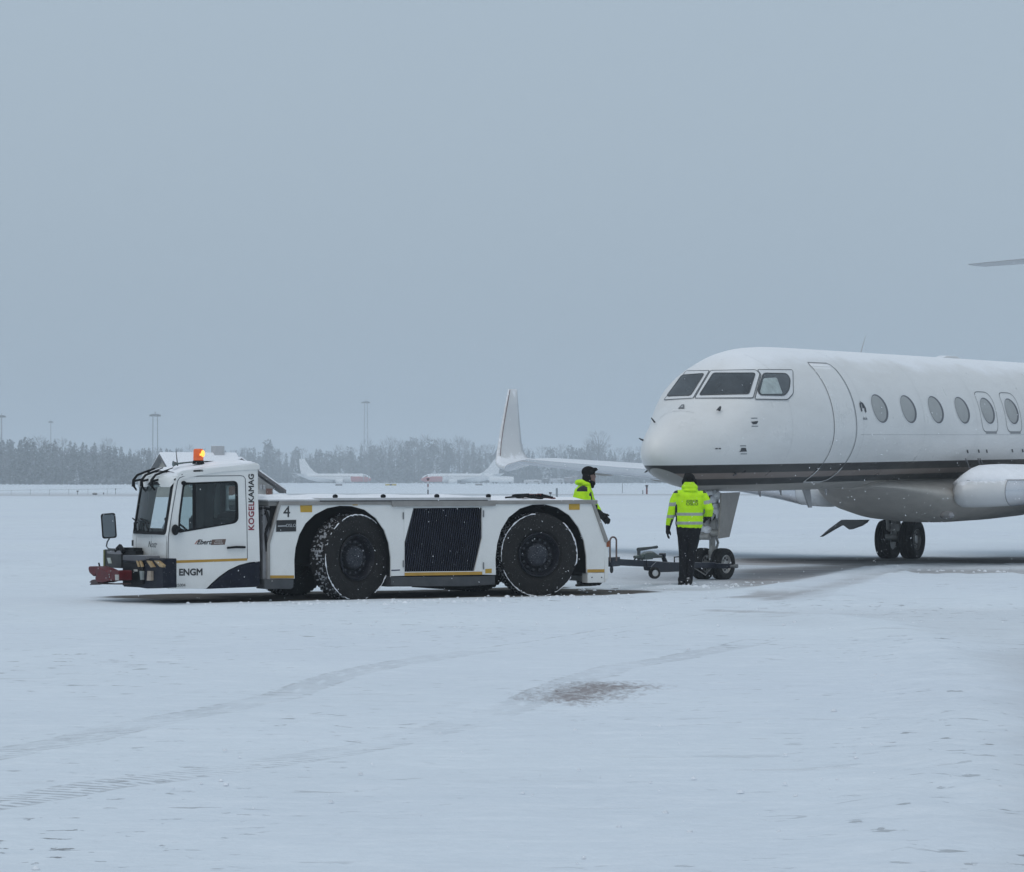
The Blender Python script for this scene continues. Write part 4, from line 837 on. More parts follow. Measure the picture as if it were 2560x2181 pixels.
mb.build('hose_bundle', [BP, mat('dark_red_hose', (0.12, 0.02, 0.02), 0.5)], tug, smooth=1)
mb = MB(); mb.tube([(*[T(1280, 1247)[0]], 0.2, 1.44), (T(1320, 1247)[0], 0.2, 1.455), (T(1345, 1247)[0], 0.25, 1.46)], 0.014, 6); mb.tube([(T(1385, 1243)[0], 0.3, 1.47), (T(1398, 1243)[0], 0.3, 1.45), (T(1402, 1247)[0], 0.3, 1.43)], 0.016, 6); islands(mb.build('deck_cable', BP, tug, smooth=1))
# --- grille
gout = TP([(1011, 1430), (1011, 1356), (1033, 1271), (1205, 1269), (1205, 1346), (1186, 1428)])
mb = MB(); panel(mb, TP([(1010, 1440), (1010, 1270), (1206, 1267), (1206, 1437)]), [gout], FY(-0.006), FY(0.03)); gp = mb.build('grille_surround', WP, tug, bevel=0.003)
mb = MB(); mb.prism(gout, 0.045, 0.055); mb.prism(TP([(1011, 1356), (1033, 1271), (1035, 1278), (1015, 1358)]), -0.0, 0.045); gr = mb.build('grille', mat('grille_dark', (0.010, 0.012, 0.018), 0.5), tug)
mb = MB(); (gx0, _), (gx1, _) = T(1005, 1350), T(1212, 1350); (_, gz1), (_, gz0) = T(1100, 1272), T(1100, 1428)
def clipslat(xb, lean=0.17):
    # keep the slat inside the slanted opening
    out = []
    for k in range(13):
        z_ = gz0 + (gz1 - gz0) * k / 12; x_ = xb + lean * (z_ - gz0)
        pl_ = [p_ for p_ in gout]; ins = False; j = len(pl_) - 1
        for i in range(len(pl_)):
            if (pl_[i][1] > z_) != (pl_[j][1] > z_) and x_ < (pl_[j][0] - pl_[i][0]) * (z_ - pl_[i][1]) / (pl_[j][1] - pl_[i][1]) + pl_[i][0]: ins = not ins
            j = i
        if ins: out.append((x_, z_))
    return out
k = 0; xb = gx0 - 0.2
while xb < gx1 + 0.1:
    c_ = clipslat(xb)
    if len(c_) > 1:
        w_ = 0.009
        vs = []
        for x_, z_ in c_: vs += [(x_ - w_, 0.012, z_), (x_ + w_, 0.030, z_), (x_ + w_, 0.036, z_), (x_ - w_, 0.018, z_)]
        mb.add(vs, [(4 * i + a, 4 * i + (a + 1) % 4, 4 * i + 4 + (a + 1) % 4, 4 * i + 4 + a) for i in range(len(c_) - 1) for a in range(4)])
    xb += 0.036; k += 1
mb.build('slats', mat('slat_navy', (0.040, 0.050, 0.085), 0.4, var=0.3, fleck=1.2), gr)
c0, c1 = clipslat((gx0 + gx1) / 2 - 0.09), clipslat((gx0 + gx1) / 2 + 0.03)
mb = MB()
for a, b in ((1007.5, 1290), (1007.5, 1410), (1208, 1285), (1208, 1415)): q = T(a, b); mb.box((q[0] - 0.008, -0.016, q[1] - 0.05), (q[0] + 0.008, -0.007, q[1] + 0.05))
islands(mb.build('grille_hinge', mat('hinge_grey', (0.16, 0.17, 0.18), 0.5), tug))
# --- stripes, reflectors, marks
def decal(nm, pts, m, y=-0.0025, y2=None, par=None, bevel=0.0):
    mb = MB(); mb.prism(TP(pts), y, y2 if y2 is not None else y + 0.0015); return mb.build(nm, m, par or tug, bevel=bevel)
decal('yellow_stripe', [(675, 1439), (735, 1439), (735, 1446), (675, 1446)], YS_)
decal('yellow_stripe', [(1011, 1432), (1205, 1429.5), (1205, 1437), (1011, 1440)], YS_, -0.0095, -0.0065)
decal('yellow_stripe', [(1468, 1424), (1511, 1423.5), (1511, 1431), (1468, 1432)], YS_)
decal('reflector', [(750, 1264), (780, 1263.5), (780, 1281), (751, 1281)], mat('reflector_yellow', (0.46, 0.28, 0.02), 0.35, var=0.15), -0.004)
decal('reflector', [(1422, 1258), (1449, 1258), (1449, 1275), (1422, 1275)], mat('reflector_yellow', (0.46, 0.28, 0.02), 0.35, var=0.15), -0.004)
decal('reflector', [(1213, 1423), (1229, 1422), (1229, 1433), (1213, 1434)], mat('reflector_yellow', (0.46, 0.28, 0.02), 0.35, var=0.15), -0.004)
sp = decal('sign_plate', [(691, 1301), (740, 1300), (740, 1329), (690, 1330)], mat('sign_black', (0.012, 0.013, 0.014), 0.4), -0.006, -0.001)
decal('sign_line', [(694, 1314.5), (716, 1314), (716, 1316.5), (694, 1317)], mat('sign_grey', (0.42, 0.44, 0.46), 0.5), -0.008, -0.0062, sp)
INK = mat('ink_black', (0.02, 0.021, 0.023), 0.5, var=0.1); RED = mat('ink_red', (0.22, 0.010, 0.028), 0.5, var=0.1)
q = T(727, 1314.5); text('lettering', 'OSLO', 0.062, FLATM(q[0], -0.0072, q[1]), mat('sign_grey', (0.42, 0.44, 0.46), 0.5), sp)
q = T(717, 1281); text('fleet_number', '4', 0.225, FLATM(q[0], -0.002, q[1]), INK, tug, bold=-0.001)
decal('small_marking', [(978, 1425), (1000, 1424), (1000, 1427), (978, 1428)], mat('navy_ink', (0.03, 0.04, 0.08), 0.5))
decal('small_marking', [(879, 1262), (893, 1262), (892, 1264), (880, 1264)], YS_, -0.026, -0.0235)
# --- cab
CW = 1.27
def cz(z): return z
cout = TP([(421, 1472), (419, 1340), (427, 1290), (441, 1196), (446, 1183), (457, 1177), (643, 1158), (650, 1404)] + [(625, 1406), (598, 1413), (572, 1425), (548, 1442), (529, 1459), (516, 1472)])
win = rpoly(TP([(447, 1331), (449, 1290), (459, 1210), (592, 1204), (594, 1306)]), [0.03, 0.0, 0.05, 0.07, 0.09], 5)
mb = MB(); panel(mb, cout, [win], FY(0.0), FY(0.035)); mb.build('cab_side', WP, tug, bevel=0.004)
farw = [(-2.55, 1.0), (-2.42, 1.66), (-1.72, 1.68), (-1.72, 1.0)]
mb = MB(); panel(mb, cout, [rpoly(farw, 0.05)], FY(CW), FY(CW - 0.035)); mb.build('cab_side', WP, tug, bevel=0.004)
# door: seam, window rubber, glass, handle
dpoly = rpoly(TP([(421, 1471), (421, 1340), (429, 1290), (446, 1200), (452, 1191), (612, 1189), (619, 1400), (600, 1412)]), [0, 0, 0.02, 0.03, 0.05, 0.08, 0.02, 0], 4)
dl_ = TP([(421, 1471), (421, 1342), (429, 1288), (444, 1203), (449, 1195), (458, 1191.5), (600, 1189.5), (609, 1191), (613, 1197), (617, 1300), (618.5, 1398)])
mb = MB(); mb.tube([(a, 0.0005, b) for a, b in dl_], 0.0055, 5); drr = mb.build('door_seam', mat('seam_blue', (0.06, 0.07, 0.085), 0.5), tug)
wi = inset(win, 0.018); mb = MB(); ringface(mb, [tuple(Vector(p_) + (Vector(p_) - Vector((sum(a for a, b in win) / len(win), sum(b for a, b in win) / len(win)))).normalized() * 0.016) for p_ in win], wi, -0.004, 0.03); mb.build('window_rubber', BP, tug)
mb = MB(); mb.prism(wi, 0.012, 0.016); mb.build('door_window', glass('cab_glass', (0.8, 0.9, 0.9), 0.8), tug)
mb = MB(); q = T(486, 1270); mb.box((T(483, 1250)[0], 0.006, 1.02), (T(490, 1250)[0], 0.03, 1.665)); mb.build('window_divider', BP, tug)
mb = MB(); mb.tube([(T(566, 1370)[0], -0.03, T(566, 1370)[1]), (T(588, 1368)[0], -0.035, T(588, 1368)[1]), (T(611, 1368.5)[0], -0.03, T(611, 1368.5)[1])], [0.014, 0.017, 0.016], 8); mb.box((T(568, 1370)[0], -0.03, T(568, 1370)[1] - .01), (T(572, 1370)[0], 0.0, T(568, 1370)[1] + .01)); mb.box((T(604, 1369)[0], -0.03, T(604, 1369)[1] - .01), (T(608, 1369)[0], 0.0, T(608, 1369)[1] + .01)); mb.build('door_handle', BP, tug, smooth=1)
decal('yellow_stripe', [(422, 1402), (618, 1396), (618, 1402), (422, 1409)], YS_)
q = T(477, 1431.5); text('lettering', 'ENGM', 0.128, FLATM(q[0], -0.002, q[1]), INK, tug, bold=0.004, sx=1.0)
q = T(449, 1464); text('serial_number', '025004', 0.058, FLATM(q[0], -0.002, q[1]), INK, tug)
q = T(629, 1291); text('lettering', 'KOGEL', 0.118, FLATM(q[0], -0.002, q[1], 90), RED, tug, bold=0.003, space=1.08, label='dark red KOGEL reading upward')
q = T(628.5, 1221); text('lettering', 'KAMAG', 0.112, FLATM(q[0], -0.002, q[1], 90), INK, tug, bold=0.003, space=1.05, label='black KAMAG reading upward')
q = T(509, 1356); text('logo_lettering', 'Ebert', 0.095, FLATM(q[0], -0.002, q[1]), INK, tug, italic=0.35, bold=0.002)
mb = MB()
for a in (486, 491): mb.prism(TP([(a, 1361), (a + 2.5, 1361), (a + 9, 1352), (a + 6.5, 1352)]), -0.0025, -0.001)
mb.build('logo_flash', mat('ink_orange', (0.30, 0.07, 0.03), 0.5), tug)
lb = decal('logo_box', [(530, 1349.5), (565, 1348), (562, 1362), (527, 1363)], mat('logo_brown', (0.12, 0.075, 0.06), 0.5))
for k, (s_, yy) in enumerate((('SERVICE', 1353), ('BAHNLEN', 1358.6))):
    q = T(546, yy); text('lettering', s_, 0.030, FLATM(q[0], -0.0032, q[1]), mat('logo_pale', (0.55, 0.54, 0.52), 0.5), lb)
decal('side_vent', rpoly([(483, 1176), (508, 1175), (508, 1180), (483, 1181)], 2.2), BP, -0.012, 0.0, bevel=0.003)
# fender
fen = TP([(650, 1406), (625, 1408), (599, 1415), (574, 1427), (550, 1444), (531, 1461), (518, 1473), (640, 1468), (650, 1462)])
mb = MB(); mb.prism(fen, 0.004, 0.30); mb.build('mud_guard', NP, tug, bevel=0.008)
# cab front: leaning screen wall
def fx(y, z):                                    # front surface, slightly bowed
    lean = -2.80 + max(0, z - 0.93) * 0.165; bow = -0.07 * (1 - ((y - CW / 2) / (CW / 2)) ** 2); return lean + bow
FF = lambda d: (lambda a, b: (fx(a, b) + d, a, b))
fo = []
for a, b in ((0.0, 0.42), (0.0, 0.7), (0.0, 0.93), (0.0, 1.2), (0.0, 1.5), (0.0, 1.75)): fo.append((a, b))
for k in range(1, 9): fo.append((CW * k / 8, 1.75))
for z_ in (1.5, 1.2, 0.93, 0.7, 0.42): fo.append((CW, z_))
for k in range(7, 0, -1): fo.append((CW * k / 8, 0.42))
def edgepts(pts, n_=6):
    out = []
    for i in range(len(pts)):
        a, b = Vector(pts[i]), Vector(pts[(i + 1) % len(pts)])
        for k in range(n_): out.append(tuple(a + (b - a) * k / n_))
    return out
wh = edgepts(rpoly([(0.075, 0.965), (0.075, 1.655), (CW - 0.06, 1.655), (CW - 0.06, 0.965)], 0.05, 3), 2)
mb = MB(); panel(mb, fo, [wh], FF(0.0), FF(0.03)); mb.build('cab_front', WP, tug, smooth=1)
cc = (CW / 2, 1.31); wo_ = [(a + (a - cc[0]) * 0.05, b + (b - cc[1]) * 0.06) for a, b in wh]; wi_ = [(cc[0] + (a - cc[0]) * 0.945, cc[1] + (b - cc[1]) * 0.93) for a, b in wh]
mb = MB(); n_ = len(wh); vs = [FF(-0.006)(*p_) for p_ in wo_] + [FF(-0.006)(*p_) for p_ in wi_] + [FF(0.02)(*p_) for p_ in wo_] + [FF(0.02)(*p_) for p_ in wi_]; fs = []
for i in range(n_):
    j = (i + 1) % n_; fs += [(i, j, j + n_, i + n_), (i + n_, j + n_, j + 3 * n_, i + 3 * n_), (i, i + 2 * n_, j + 2 * n_, j)]
mb.add(vs, fs); mb.build('screen_rubber', BP, tug)
mb = MB(); vs = [];
for j in range(9):
    for i in range(9): y_ = 0.10 + (CW - 0.19) * i / 8; z_ = 0.99 + 0.64 * j / 8; vs.append(FF(0.008)(y_, z_))
mb.add(vs, [(j * 9 + i, j * 9 + i + 1, j * 9 + i + 10, j * 9 + i + 9) for j in range(8) for i in range(8)]); mb.build('windscreen', glass('screen_glass', (0.78, 0.88, 0.90), 0.85), tug, smooth=2)
# corner pillar between screen and side
mb = MB(); mb.loft([[(fx(0, z_) + 0.0, 0.0, z_), (fx(0, z_) + 0.10, -0.001, z_), (fx(0, z_) + 0.10, 0.05, z_), (fx(0, z_) + 0.0, 0.06, z_)] for z_ in (0.22, 0.6, 0.93, 1.2, 1.5, 1.76)]); mb.build('cab_pillar', WP, tug, bevel=0.008)
mb = MB(); mb.prism([(-2.74, 0.21), (-2.74, 0.42), (-1.42, 0.56), (-1.42, 0.22)], 0.05, CW - 0.04); mb.build('cab_floor', BP, tug)
# rear wall with its window
rw = rpoly([(0.58, 1.27), (0.58, 1.61), (1.03, 1.61), (1.03, 1.27)], 0.05)
mb = MB(); panel(mb, [(0.036, 0.45), (0.036, 1.93), (CW - 0.036, 1.93), (CW - 0.036, 0.45)], [rw], lambda a, b: (-1.43, a, b), lambda a, b: (-1.47, a, b)); mb.build('cab_back', WP, tug)
mb = MB(); mb.add([(-1.476, a, b) for a, b in ((0.036, 0.5), (0.54, 0.5), (0.54, 1.74), (0.036, 1.74))], [(0, 1, 2, 3)]); mb.add([(-1.476, a, b) for a, b in ((0.54, 0.5), (CW - .036, 0.5), (CW - .036, 1.26), (0.54, 1.26))], [(0, 1, 2, 3)]); mb.add([(-1.476, a, b) for a, b in ((0.54, 1.62), (CW - .036, 1.62), (CW - .036, 1.74), (0.54, 1.74))], [(0, 1, 2, 3)]); mb.add([(-1.476, a, b) for a, b in ((1.04, 1.26), (CW - .036, 1.26), (CW - .036, 1.62), (1.04, 1.62))], [(0, 1, 2, 3)]); mb.build('rear_lining', mat('lining', (0.012, 0.013, 0.015), 0.8, var=0.3), tug)
# roof
mb = MB(); rings = []
for x_, z_, y0_ in ((-2.74, 1.70, 0.06), (-2.70, 1.755, 0.03), (-2.60, 1.80, 0.0), (-2.45, 1.84, -0.012), (-2.2, 1.885, -0.012), (-1.9, 1.92, -0.012), (-1.6, 1.94, -0.012), (-1.43, 1.945, -0.012), (-1.42, 1.93, -0.005)):
    ring = [(x_, y0_, z_ - 0.10)]
    for k in range(9):
        v = k / 8; yy = y0_ + (CW - 2 * y0_) * v; crown = 0.05 * (1 - (2 * v - 1) ** 4); ring.append((x_, yy, z_ - 0.035 + crown))
    ring.append((x_, CW - y0_, z_ - 0.10)); rings.append(ring)
mb.loft(rings); mb.build('cab_roof', WP, tug, smooth=1)
mb = MB(); rings = []
for x_, z_ in ((-2.62, 1.80), (-2.5, 1.85), (-2.2, 1.90), (-1.9, 1.935), (-1.6, 1.955), (-1.45, 1.945)):
    rings.append([(x_, 0.10 + (CW - 0.2) * k / 10, z_ + 0.006 * math.sin(k * 2.1 + x_ * 9) + (0.03 * math.sin(math.pi * k / 10)) - (0.05 if k in (0, 10) else 0)) for k in range(11)])
mb.loft(rings, cap=False, close=False); mb.build('roof_snow', SNOW(), tug, smooth=2)
# roof marker brackets: five bent guards
for k, yy in enumerate((1.16, 0.86, 0.50, 0.10)):
    x0, z0 = -2.83, 1.655; mb = MB()
    if k < 3:
        mb.tube([(x0, yy, z0 - 0.05), (x0 + 0.0, yy, z0 + 0.04), (x0 + 0.05, yy - 0.02, z0 + 0.11), (x0 + 0.16, yy - 0.04, z0 + 0.155), (x0 + 0.30, yy - 0.06, z0 + 0.20)], [0.028, 0.020, 0.017, 0.017, 0.02], 7)
        mb.tube([(x0 + 0.02, yy, z0 + 0.03), (x0 + 0.13, yy - 0.03, z0 + 0.055), (x0 + 0.20, yy - 0.04, z0 + 0.11), (x0 + 0.22, yy - 0.05, z0 + 0.18)], 0.016, 7); mb.tube([(x0, yy, z0 - 0.04), (x0 + 0.05, yy, z0 - 0.10)], 0.014, 7)
    else: mb.tube([(x0 + 0.14, 0.03, z0 + 0.04), (x0 + 0.25, 0.01, z0 + 0.12)], 0.014, 7)
    mb.build('roof_bracket', BP, tug, smooth=1)
# beacon
q = TF.onY(496, 1157, 0.28); bx_, bz = q.x, q.z
mb = MB(); mb.tube([(bx_, 0.28, bz - 0.02), (bx_, 0.28, bz + 0.03)], [0.085, 0.075], 20); bc = mb.build('beacon', BP, tug, smooth=1)
mb = MB(); mb.tube([(bx_, 0.28, bz + 0.03), (bx_, 0.28, bz + 0.045), (bx_, 0.28, bz + 0.17), (bx_, 0.28, bz + 0.19), (bx_, 0.28, bz + 0.195)], [0.07, 0.073, 0.070, 0.062, 0.03], 24)
lm = mat('beacon_lens', (0.55, 0.09, 0.012), 0.15, var=0.3, scale=14, coat=0.5, emit=(1.0, 0.16, 0.01, 0.22)); mb.build('lens', lm, bc, smooth=1)
mb = MB(); mb.ell((bx_ + 0.035, 0.205, bz + 0.125), (0.03, 0.012, 0.048)); mb.ell((bx_ + 0.0, 0.207, bz + 0.11), (0.014, 0.006, 0.016)); mb.build('flash', mat('beacon_flash', (1, 0.5, 0.1), 0.3, emit=(1.0, 0.36, 0.05, 1.7)), bc, smooth=1)
# horn and aerials on the roof
h0 = TF.onY(433, 1160, 0.3); h1 = TF.onY(488, 1155, 0.3); mb = MB(); mb.tube([h0, h0 + Vector((0.02, 0, 0)), h0 + Vector((0.07, 0, 0.002)), h0.lerp(h1, 0.5), h1], [0.042, 0.03, 0.014, 0.011, 0.011], 12); mb.build('air_horn', mat('horn_grey', (0.11, 0.14, 0.14), 0.35, metal=0.4), tug, smooth=1)
a0 = TF.onY(444, 1165, 0.3); a1 = TF.onY(440, 1127, 0.3); mb = MB(); mb.tube([a0, a1], [0.009, 0.004], 6); mb.build('aerial', BP, tug)
a0 = TF.onY(512, 1155, 0.5); a1 = TF.onY(566, 1151, 0.5); mb = MB(); mb.box((a0.x, 0.45, a0.z - 0.02), (a1.x, 0.7, a0.z + 0.012)); mb.build('roof_antenna', BP, tug, bevel=0.008)
# interior: seats, steering wheel, dash, pillar shade
SEAT = mat('seat_black', (0.010, 0.0105, 0.011), 0.85, var=0.3)
mb = MB(); mb.box((-2.45, 0.16, 0.55), (-2.1, 0.60, 0.98)); mb.loft([[(-2.20 + 0.10 * k, 0.18, z_), (-2.04 + 0.10 * k, 0.18, z_), (-2.04 + 0.10 * k, 0.58, z_), (-2.20 + 0.10 * k, 0.58, z_)] for k, z_ in ((0, 0.9), (0.3, 1.42), (0.6, 1.66))]); mb.build('driver_seat', SEAT, tug, bevel=0.03)
mb = MB(); mb.box((-2.3, 0.72, 0.55), (-1.9, 1.12, 0.95)); mb.box((-2.0, 0.74, 0.9), (-1.88, 1.10, 1.2)); mb.build('passenger_seat', SEAT, tug, bevel=0.03)
mb = MB(); mb.box((-1.98, 0.10, 0.6), (-1.50, 1.2, 1.16)); mb.ell((-1.72, 0.3, 1.18), (0.2, 0.2, 0.08)); mb.build('cab_locker', SEAT, tug, bevel=0.02)
mb = MB(); M_ = Matrix.Translation((-2.52, 0.34, 1.06)) @ Matrix.Rotation(R(35), 4, 'Y'); mb.tube([M_ @ Vector((0.19 * math.cos(t), 0.19 * math.sin(t), 0)) for t in [2 * math.pi * k / 24 for k in range(25)]], 0.014, 8, cap=False); mb.tube([M_ @ Vector((-0.19, 0, 0)), M_ @ Vector((0.19, 0, 0))], 0.012, 6); mb.tube([M_ @ Vector((0, 0, 0)), M_ @ Vector((0, 0, -0.4))], 0.03, 8); mb.build('steering_wheel', BP, tug, smooth=1)
mb = MB(); mb.prism([(-2.74, 0.60), (-2.74, 1.0), (-2.66, 1.03), (-2.56, 0.99), (-2.53, 0.60)], 0.05, CW - 0.05); mb.build('dashboard', mat('dash_black', (0.014, 0.015, 0.016), 0.7, var=0.3), tug, bevel=0.02)
mb = MB(); mb.add([(-2.70, 0.24, 1.02), (-2.70, 0.46, 1.02), (-2.64, 0.44, 1.16), (-2.64, 0.25, 1.16)], [(0, 1, 2, 3)]); mb.build('paper_note', mat('paper', (0.6, 0.62, 0.68), 0.8), tug)
mb = MB(); mb.box((-1.9, 0.04, 1.66), (-1.5, CW - 0.04, 1.70)); mb.build('interior_trim', mat('lining', (0.012, 0.013, 0.015), 0.8), tug)
mb = MB(); mb.box((-2.72, 1.18, 1.0), (-2.60, 1.22, 1.66)); mb.build('side_shade', mat('shade_grey', (0.22, 0.25, 0.26), 0.7), tug)
# wipers, front marks, small badge
for y0 in (1.10, 0.66):
    mb = MB(); p0 = Vector(FF(-0.03)(y0 - 0.18, 0.985)); p1 = Vector(FF(-0.03)(y0 - 0.02, 1.13)); p2 = Vector(FF(-0.035)(y0 + 0.06, 1.15)); mb.tube([p0, p1], 0.008, 6); mb.tube([Vector(FF(-0.03)(y0 - 0.04, 0.985)), Vector(FF(-0.03)(y0 + 0.04, 1.10))], 0.008, 6); mb.tube([Vector(FF(-0.03)(y0 - 0.16, 1.10)), Vector(FF(-0.03)(y0 + 0.20, 1.16))], 0.009, 6); mb.build('wiper', BP, tug)
mb = MB(); yz = TX(329, 1358, -2.93); mb.box((-2.925, yz[0] - 0.012, yz[1] - 0.04), (-2.905, yz[0] + 0.012, yz[1] + 0.04)); mb.build('front_badge', INK, tug)
yz = TX(367, 1362, -2.93); text('front_lettering', 'Nostr', 0.125, Matrix.Translation((fx(yz[0], yz[1]) - 0.003, yz[0] - 0.04, yz[1])) @ Matrix.Rotation(R(-90), 4, 'Z') @ Matrix.Rotation(R(90), 4, 'X'), INK, tug, italic=0.4)
for y_ in (0.42, 1.02):
    mb = MB(); mb.tube([FF(-0.001)(y_, 0.93), FF(-0.001)(y_, 0.62)], 0.004, 5); mb.build('panel_seam', mat('fine_seam', (0.3, 0.31, 0.33), 0.5), tug)
# mirrors
m0 = TF.onX(272, 1315, -3.02); mb = MB(); ol_ = rrect(-0.105, -0.178, 0.105, 0.178, 0.035)
MM = Matrix.Translation(m0) @ Matrix.Rotation(R(-13), 4, 'Z') @ Matrix.Rotation(R(-4), 4, 'Y')
vs0 = [MM @ Vector((a, 0.0, b)) for a, b in ol_]; vs1 = [MM @ Vector((a * 0.8, 0.07, b * 0.85)) for a, b in ol_]; mb.loft([vs0, vs1]); mr0 = mb.build('wing_mirror', BP, tug, smooth=1)
mb = MB(); mb.add([MM @ Vector((a * 0.80, -0.004, b * 0.89)) for a, b in ol_] , [tuple(range(len(ol_)))]); mb.build('mirror_glass', mat('mirror_glass', (0.17, 0.19, 0.20), 0.08, metal=1.0, var=0.1), mr0)
b0 = MM @ Vector((0, 0.03, -0.18)); b1 = TF.onX(266, 1366, -3.02); b2 = TF.onX(300, 1374, -2.95); mb = MB(); mb.tube([b0, b0 * 0.3 + b1 * 0.7 + Vector((0, 0, 0.03)), b1, b1 + (b2 - b1) * 0.15 + Vector((0, 0, -0.03)), b2], 0.011, 8); mb.build('mirror_arm', mat('arm_grey', (0.10, 0.12, 0.13), 0.4), tug, smooth=1)
mb = MB(); q = T(434, 1325); mb.ell((q[0], -0.06, q[1]), (0.05, 0.06, 0.075)); mb.ell((q[0] + 0.09, -0.02, q[1] - 0.01), (0.05, 0.03, 0.03)); mb.build('blind_spot_mirror', BP, tug, smooth=2)
q = T(458, 1208); mb = MB(); mb.ell((q[0], -0.02, q[1]), (0.035, 0.03, 0.03)); mb.tube([(q[0], -0.01, q[1]), (q[0] + 0.12, -0.005, q[1] - 0.002)], 0.010, 6); mb.build('window_clip', BP, tug, smooth=2)
# front frame, bumper boxes, red hook
def PXF(pts, x): return [TX(a, b, x) for a, b in pts]
nb = PXF([(308, 1394), (308, 1467), (345, 1469), (366, 1472), (408, 1470), (408, 1397)], -3.02)
mb = MB(); mb.prism(nb, -3.02, -2.82, ax='x'); fb = mb.build('bumper', NP, tug, bevel=0.012)
mb = MB(); mb.prism(PXF([(308, 1389), (308, 1401), (345, 1404), (368, 1399), (366, 1390), (340, 1388)], -3.05), -3.06, -2.85, ax='x'); mb.build('bumper_top', mat('bumper_grey', (0.085, 0.088, 0.10), 0.6, snow=0.25), tug, bevel=0.01)
mb = MB(); mb.prism(PXF([(308, 1405), (308, 1464), (340, 1466), (358, 1460), (358, 1410)], -3.04), -3.05, -2.99, ax='x'); rc = mb.build('lamp_recess', BP, tug, bevel=0.006)
for pts in ([(340, 1402), (344, 1402), (349, 1417), (345, 1418)], [(348, 1402), (352, 1402), (357, 1417), (353, 1418)], [(366, 1402), (373, 1403), (383, 1418), (377, 1419)], [(385, 1402), (393, 1402), (408, 1414), (406, 1419), (399, 1417)]):
    mb = MB(); mb.prism(PXF(pts, -3.06), -3.062, -3.04 if pts[0][0] < 360 else -3.02, ax='x'); mb.build('hazard_stripe', mat('hazard_tan', (0.36, 0.25, 0.12) if pts[0][0] < 384 else (0.45, 0.27, 0.04), 0.5, var=0.25), fb)
for pts, m_ in (([(334, 1424), (342, 1424), (343, 1429), (335, 1430)], 0), ([(349, 1428), (356, 1428), (356, 1450), (351, 1450)], 1), ([(369, 1428), (377, 1428), (377, 1452), (367, 1452)], 2)):
    mb = MB(); mb.prism(PXF(pts, -3.06), -3.064, -3.03 if m_ < 2 else -3.018, ax='x'); mb.build('head_lamp', mat(('lamp_pale', 'lamp_glass', 'lamp_tan')[m_], ((0.4, 0.4, 0.38), (0.25, 0.29, 0.29), (0.38, 0.32, 0.26))[m_], 0.3, var=0.3, scale=20), fb, bevel=0.004)
fbx = [TX(a, b, -2.98) for a, b in ((263, 1374), (262, 1419), (306, 1421), (306, 1374))]
mb = MB(); mb.prism(fbx, -3.0, -2.80, ax='x'); fx2 = mb.build('lamp_box', mat('box_black', (0.012, 0.014, 0.013), 0.5, var=0.4), tug, bevel=0.01)
mb = MB(); mb.prism([TX(a, b, -3.0) for a, b in ((269, 1378), (303, 1377), (306, 1386), (290, 1386), (270, 1384))], -3.012, -2.99, ax='x'); mb.build('lamp_visor', mat('visor_grey', (0.17, 0.17, 0.18), 0.5), fx2)
mb = MB(); mb.prism([TX(a, b, -3.0) for a, b in ((269, 1395), (277, 1395), (280, 1409), (273, 1409))], -3.012, -2.995, ax='x'); mb.build('lamp', mat('lamp_green_white', (0.42, 0.46, 0.42), 0.3), fx2)
mb = MB(); mb.prism([TX(a, b, -3.0) for a, b in ((260.5, 1375), (263, 1375), (263, 1419), (260.5, 1419))], -3.015, -2.95, ax='x'); mb.build('box_edge', mat('olive_edge', (0.17, 0.18, 0.07), 0.5), fx2)
mb = MB(); mb.prism([TX(a, b, -2.93) for a, b in ((306, 1374), (306, 1400), (345, 1392), (346, 1378), (308, 1376))], -2.97, -2.85, ax='x'); mb.box((-2.95, 0.85, 0.55), (-2.82, 1.3, 0.75)); mb.tube([TF.onX(290, 1377, -3.0), TF.onX(300, 1366, -3.0), TF.onX(309, 1380, -3.0)], 0.035, 6); mb.build('front_frame', BP, tug, bevel=0.006)
REDP = mat('hook_red', (0.10, 0.006, 0.009), 0.45, var=0.35, scale=10, dirt=0.35, dirtcol=(0.03, 0.01, 0.01), spec=0.2)
mb = MB(); hk = [TX(a, b, -3.25) for a, b in ((229, 1416), (246, 1416), (262, 1421), (275, 1427), (306, 1426), (306, 1452), (276, 1453), (262, 1457), (250, 1456), (245, 1447), (247, 1436), (240, 1441), (231, 1433), (228, 1424))]
mb.prism(hk, -3.30, -3.10, ax='x'); hk_ = mb.build('tow_hook', REDP, tug, bevel=0.02)
mb = MB(); mb.prism([TX(a, b, -3.25) for a, b in ((227, 1456), (234, 1450), (247, 1448), (250, 1458), (270, 1459), (306, 1458), (306, 1462), (240, 1461), (228, 1463), (232, 1458))], -3.28, -3.12, ax='x'); mb.build('hook_jaw', mat('jaw_dark', (0.045, 0.02, 0.018), 0.6, var=0.3), hk_, bevel=0.01)
mb = MB(); mb.prism([TX(a, b, -3.25) for a, b in ((299, 1437), (306, 1437), (306, 1451), (300, 1451))], -3.32, -3.3, ax='x'); mb.build('hook_plate', mat('plate_pale', (0.42, 0.42, 0.4), 0.5), hk_)
mb = MB(); mb.tube([TF.onX(247, 1408, -3.2), TF.onX(249, 1416, -3.2)], 0.012, 6); mb.build('hook_pin', BP, hk_)
mb = MB()
for a, b in ((277, 1428), (273, 1437), (274, 1443), (278, 1451)): q = TF.onX(a, b, -3.305); mb.ell(q, (0.008, 0.012, 0.010), 0, 8, 6)
islands(mb.build('hook_bolt', STEEL(), hk_))
mb = MB(); mb.box((-3.1, 0.9, 0.30), (-2.8, 1.6, 0.42)); mb.build('hook_beam', BP, tug, bevel=0.01)
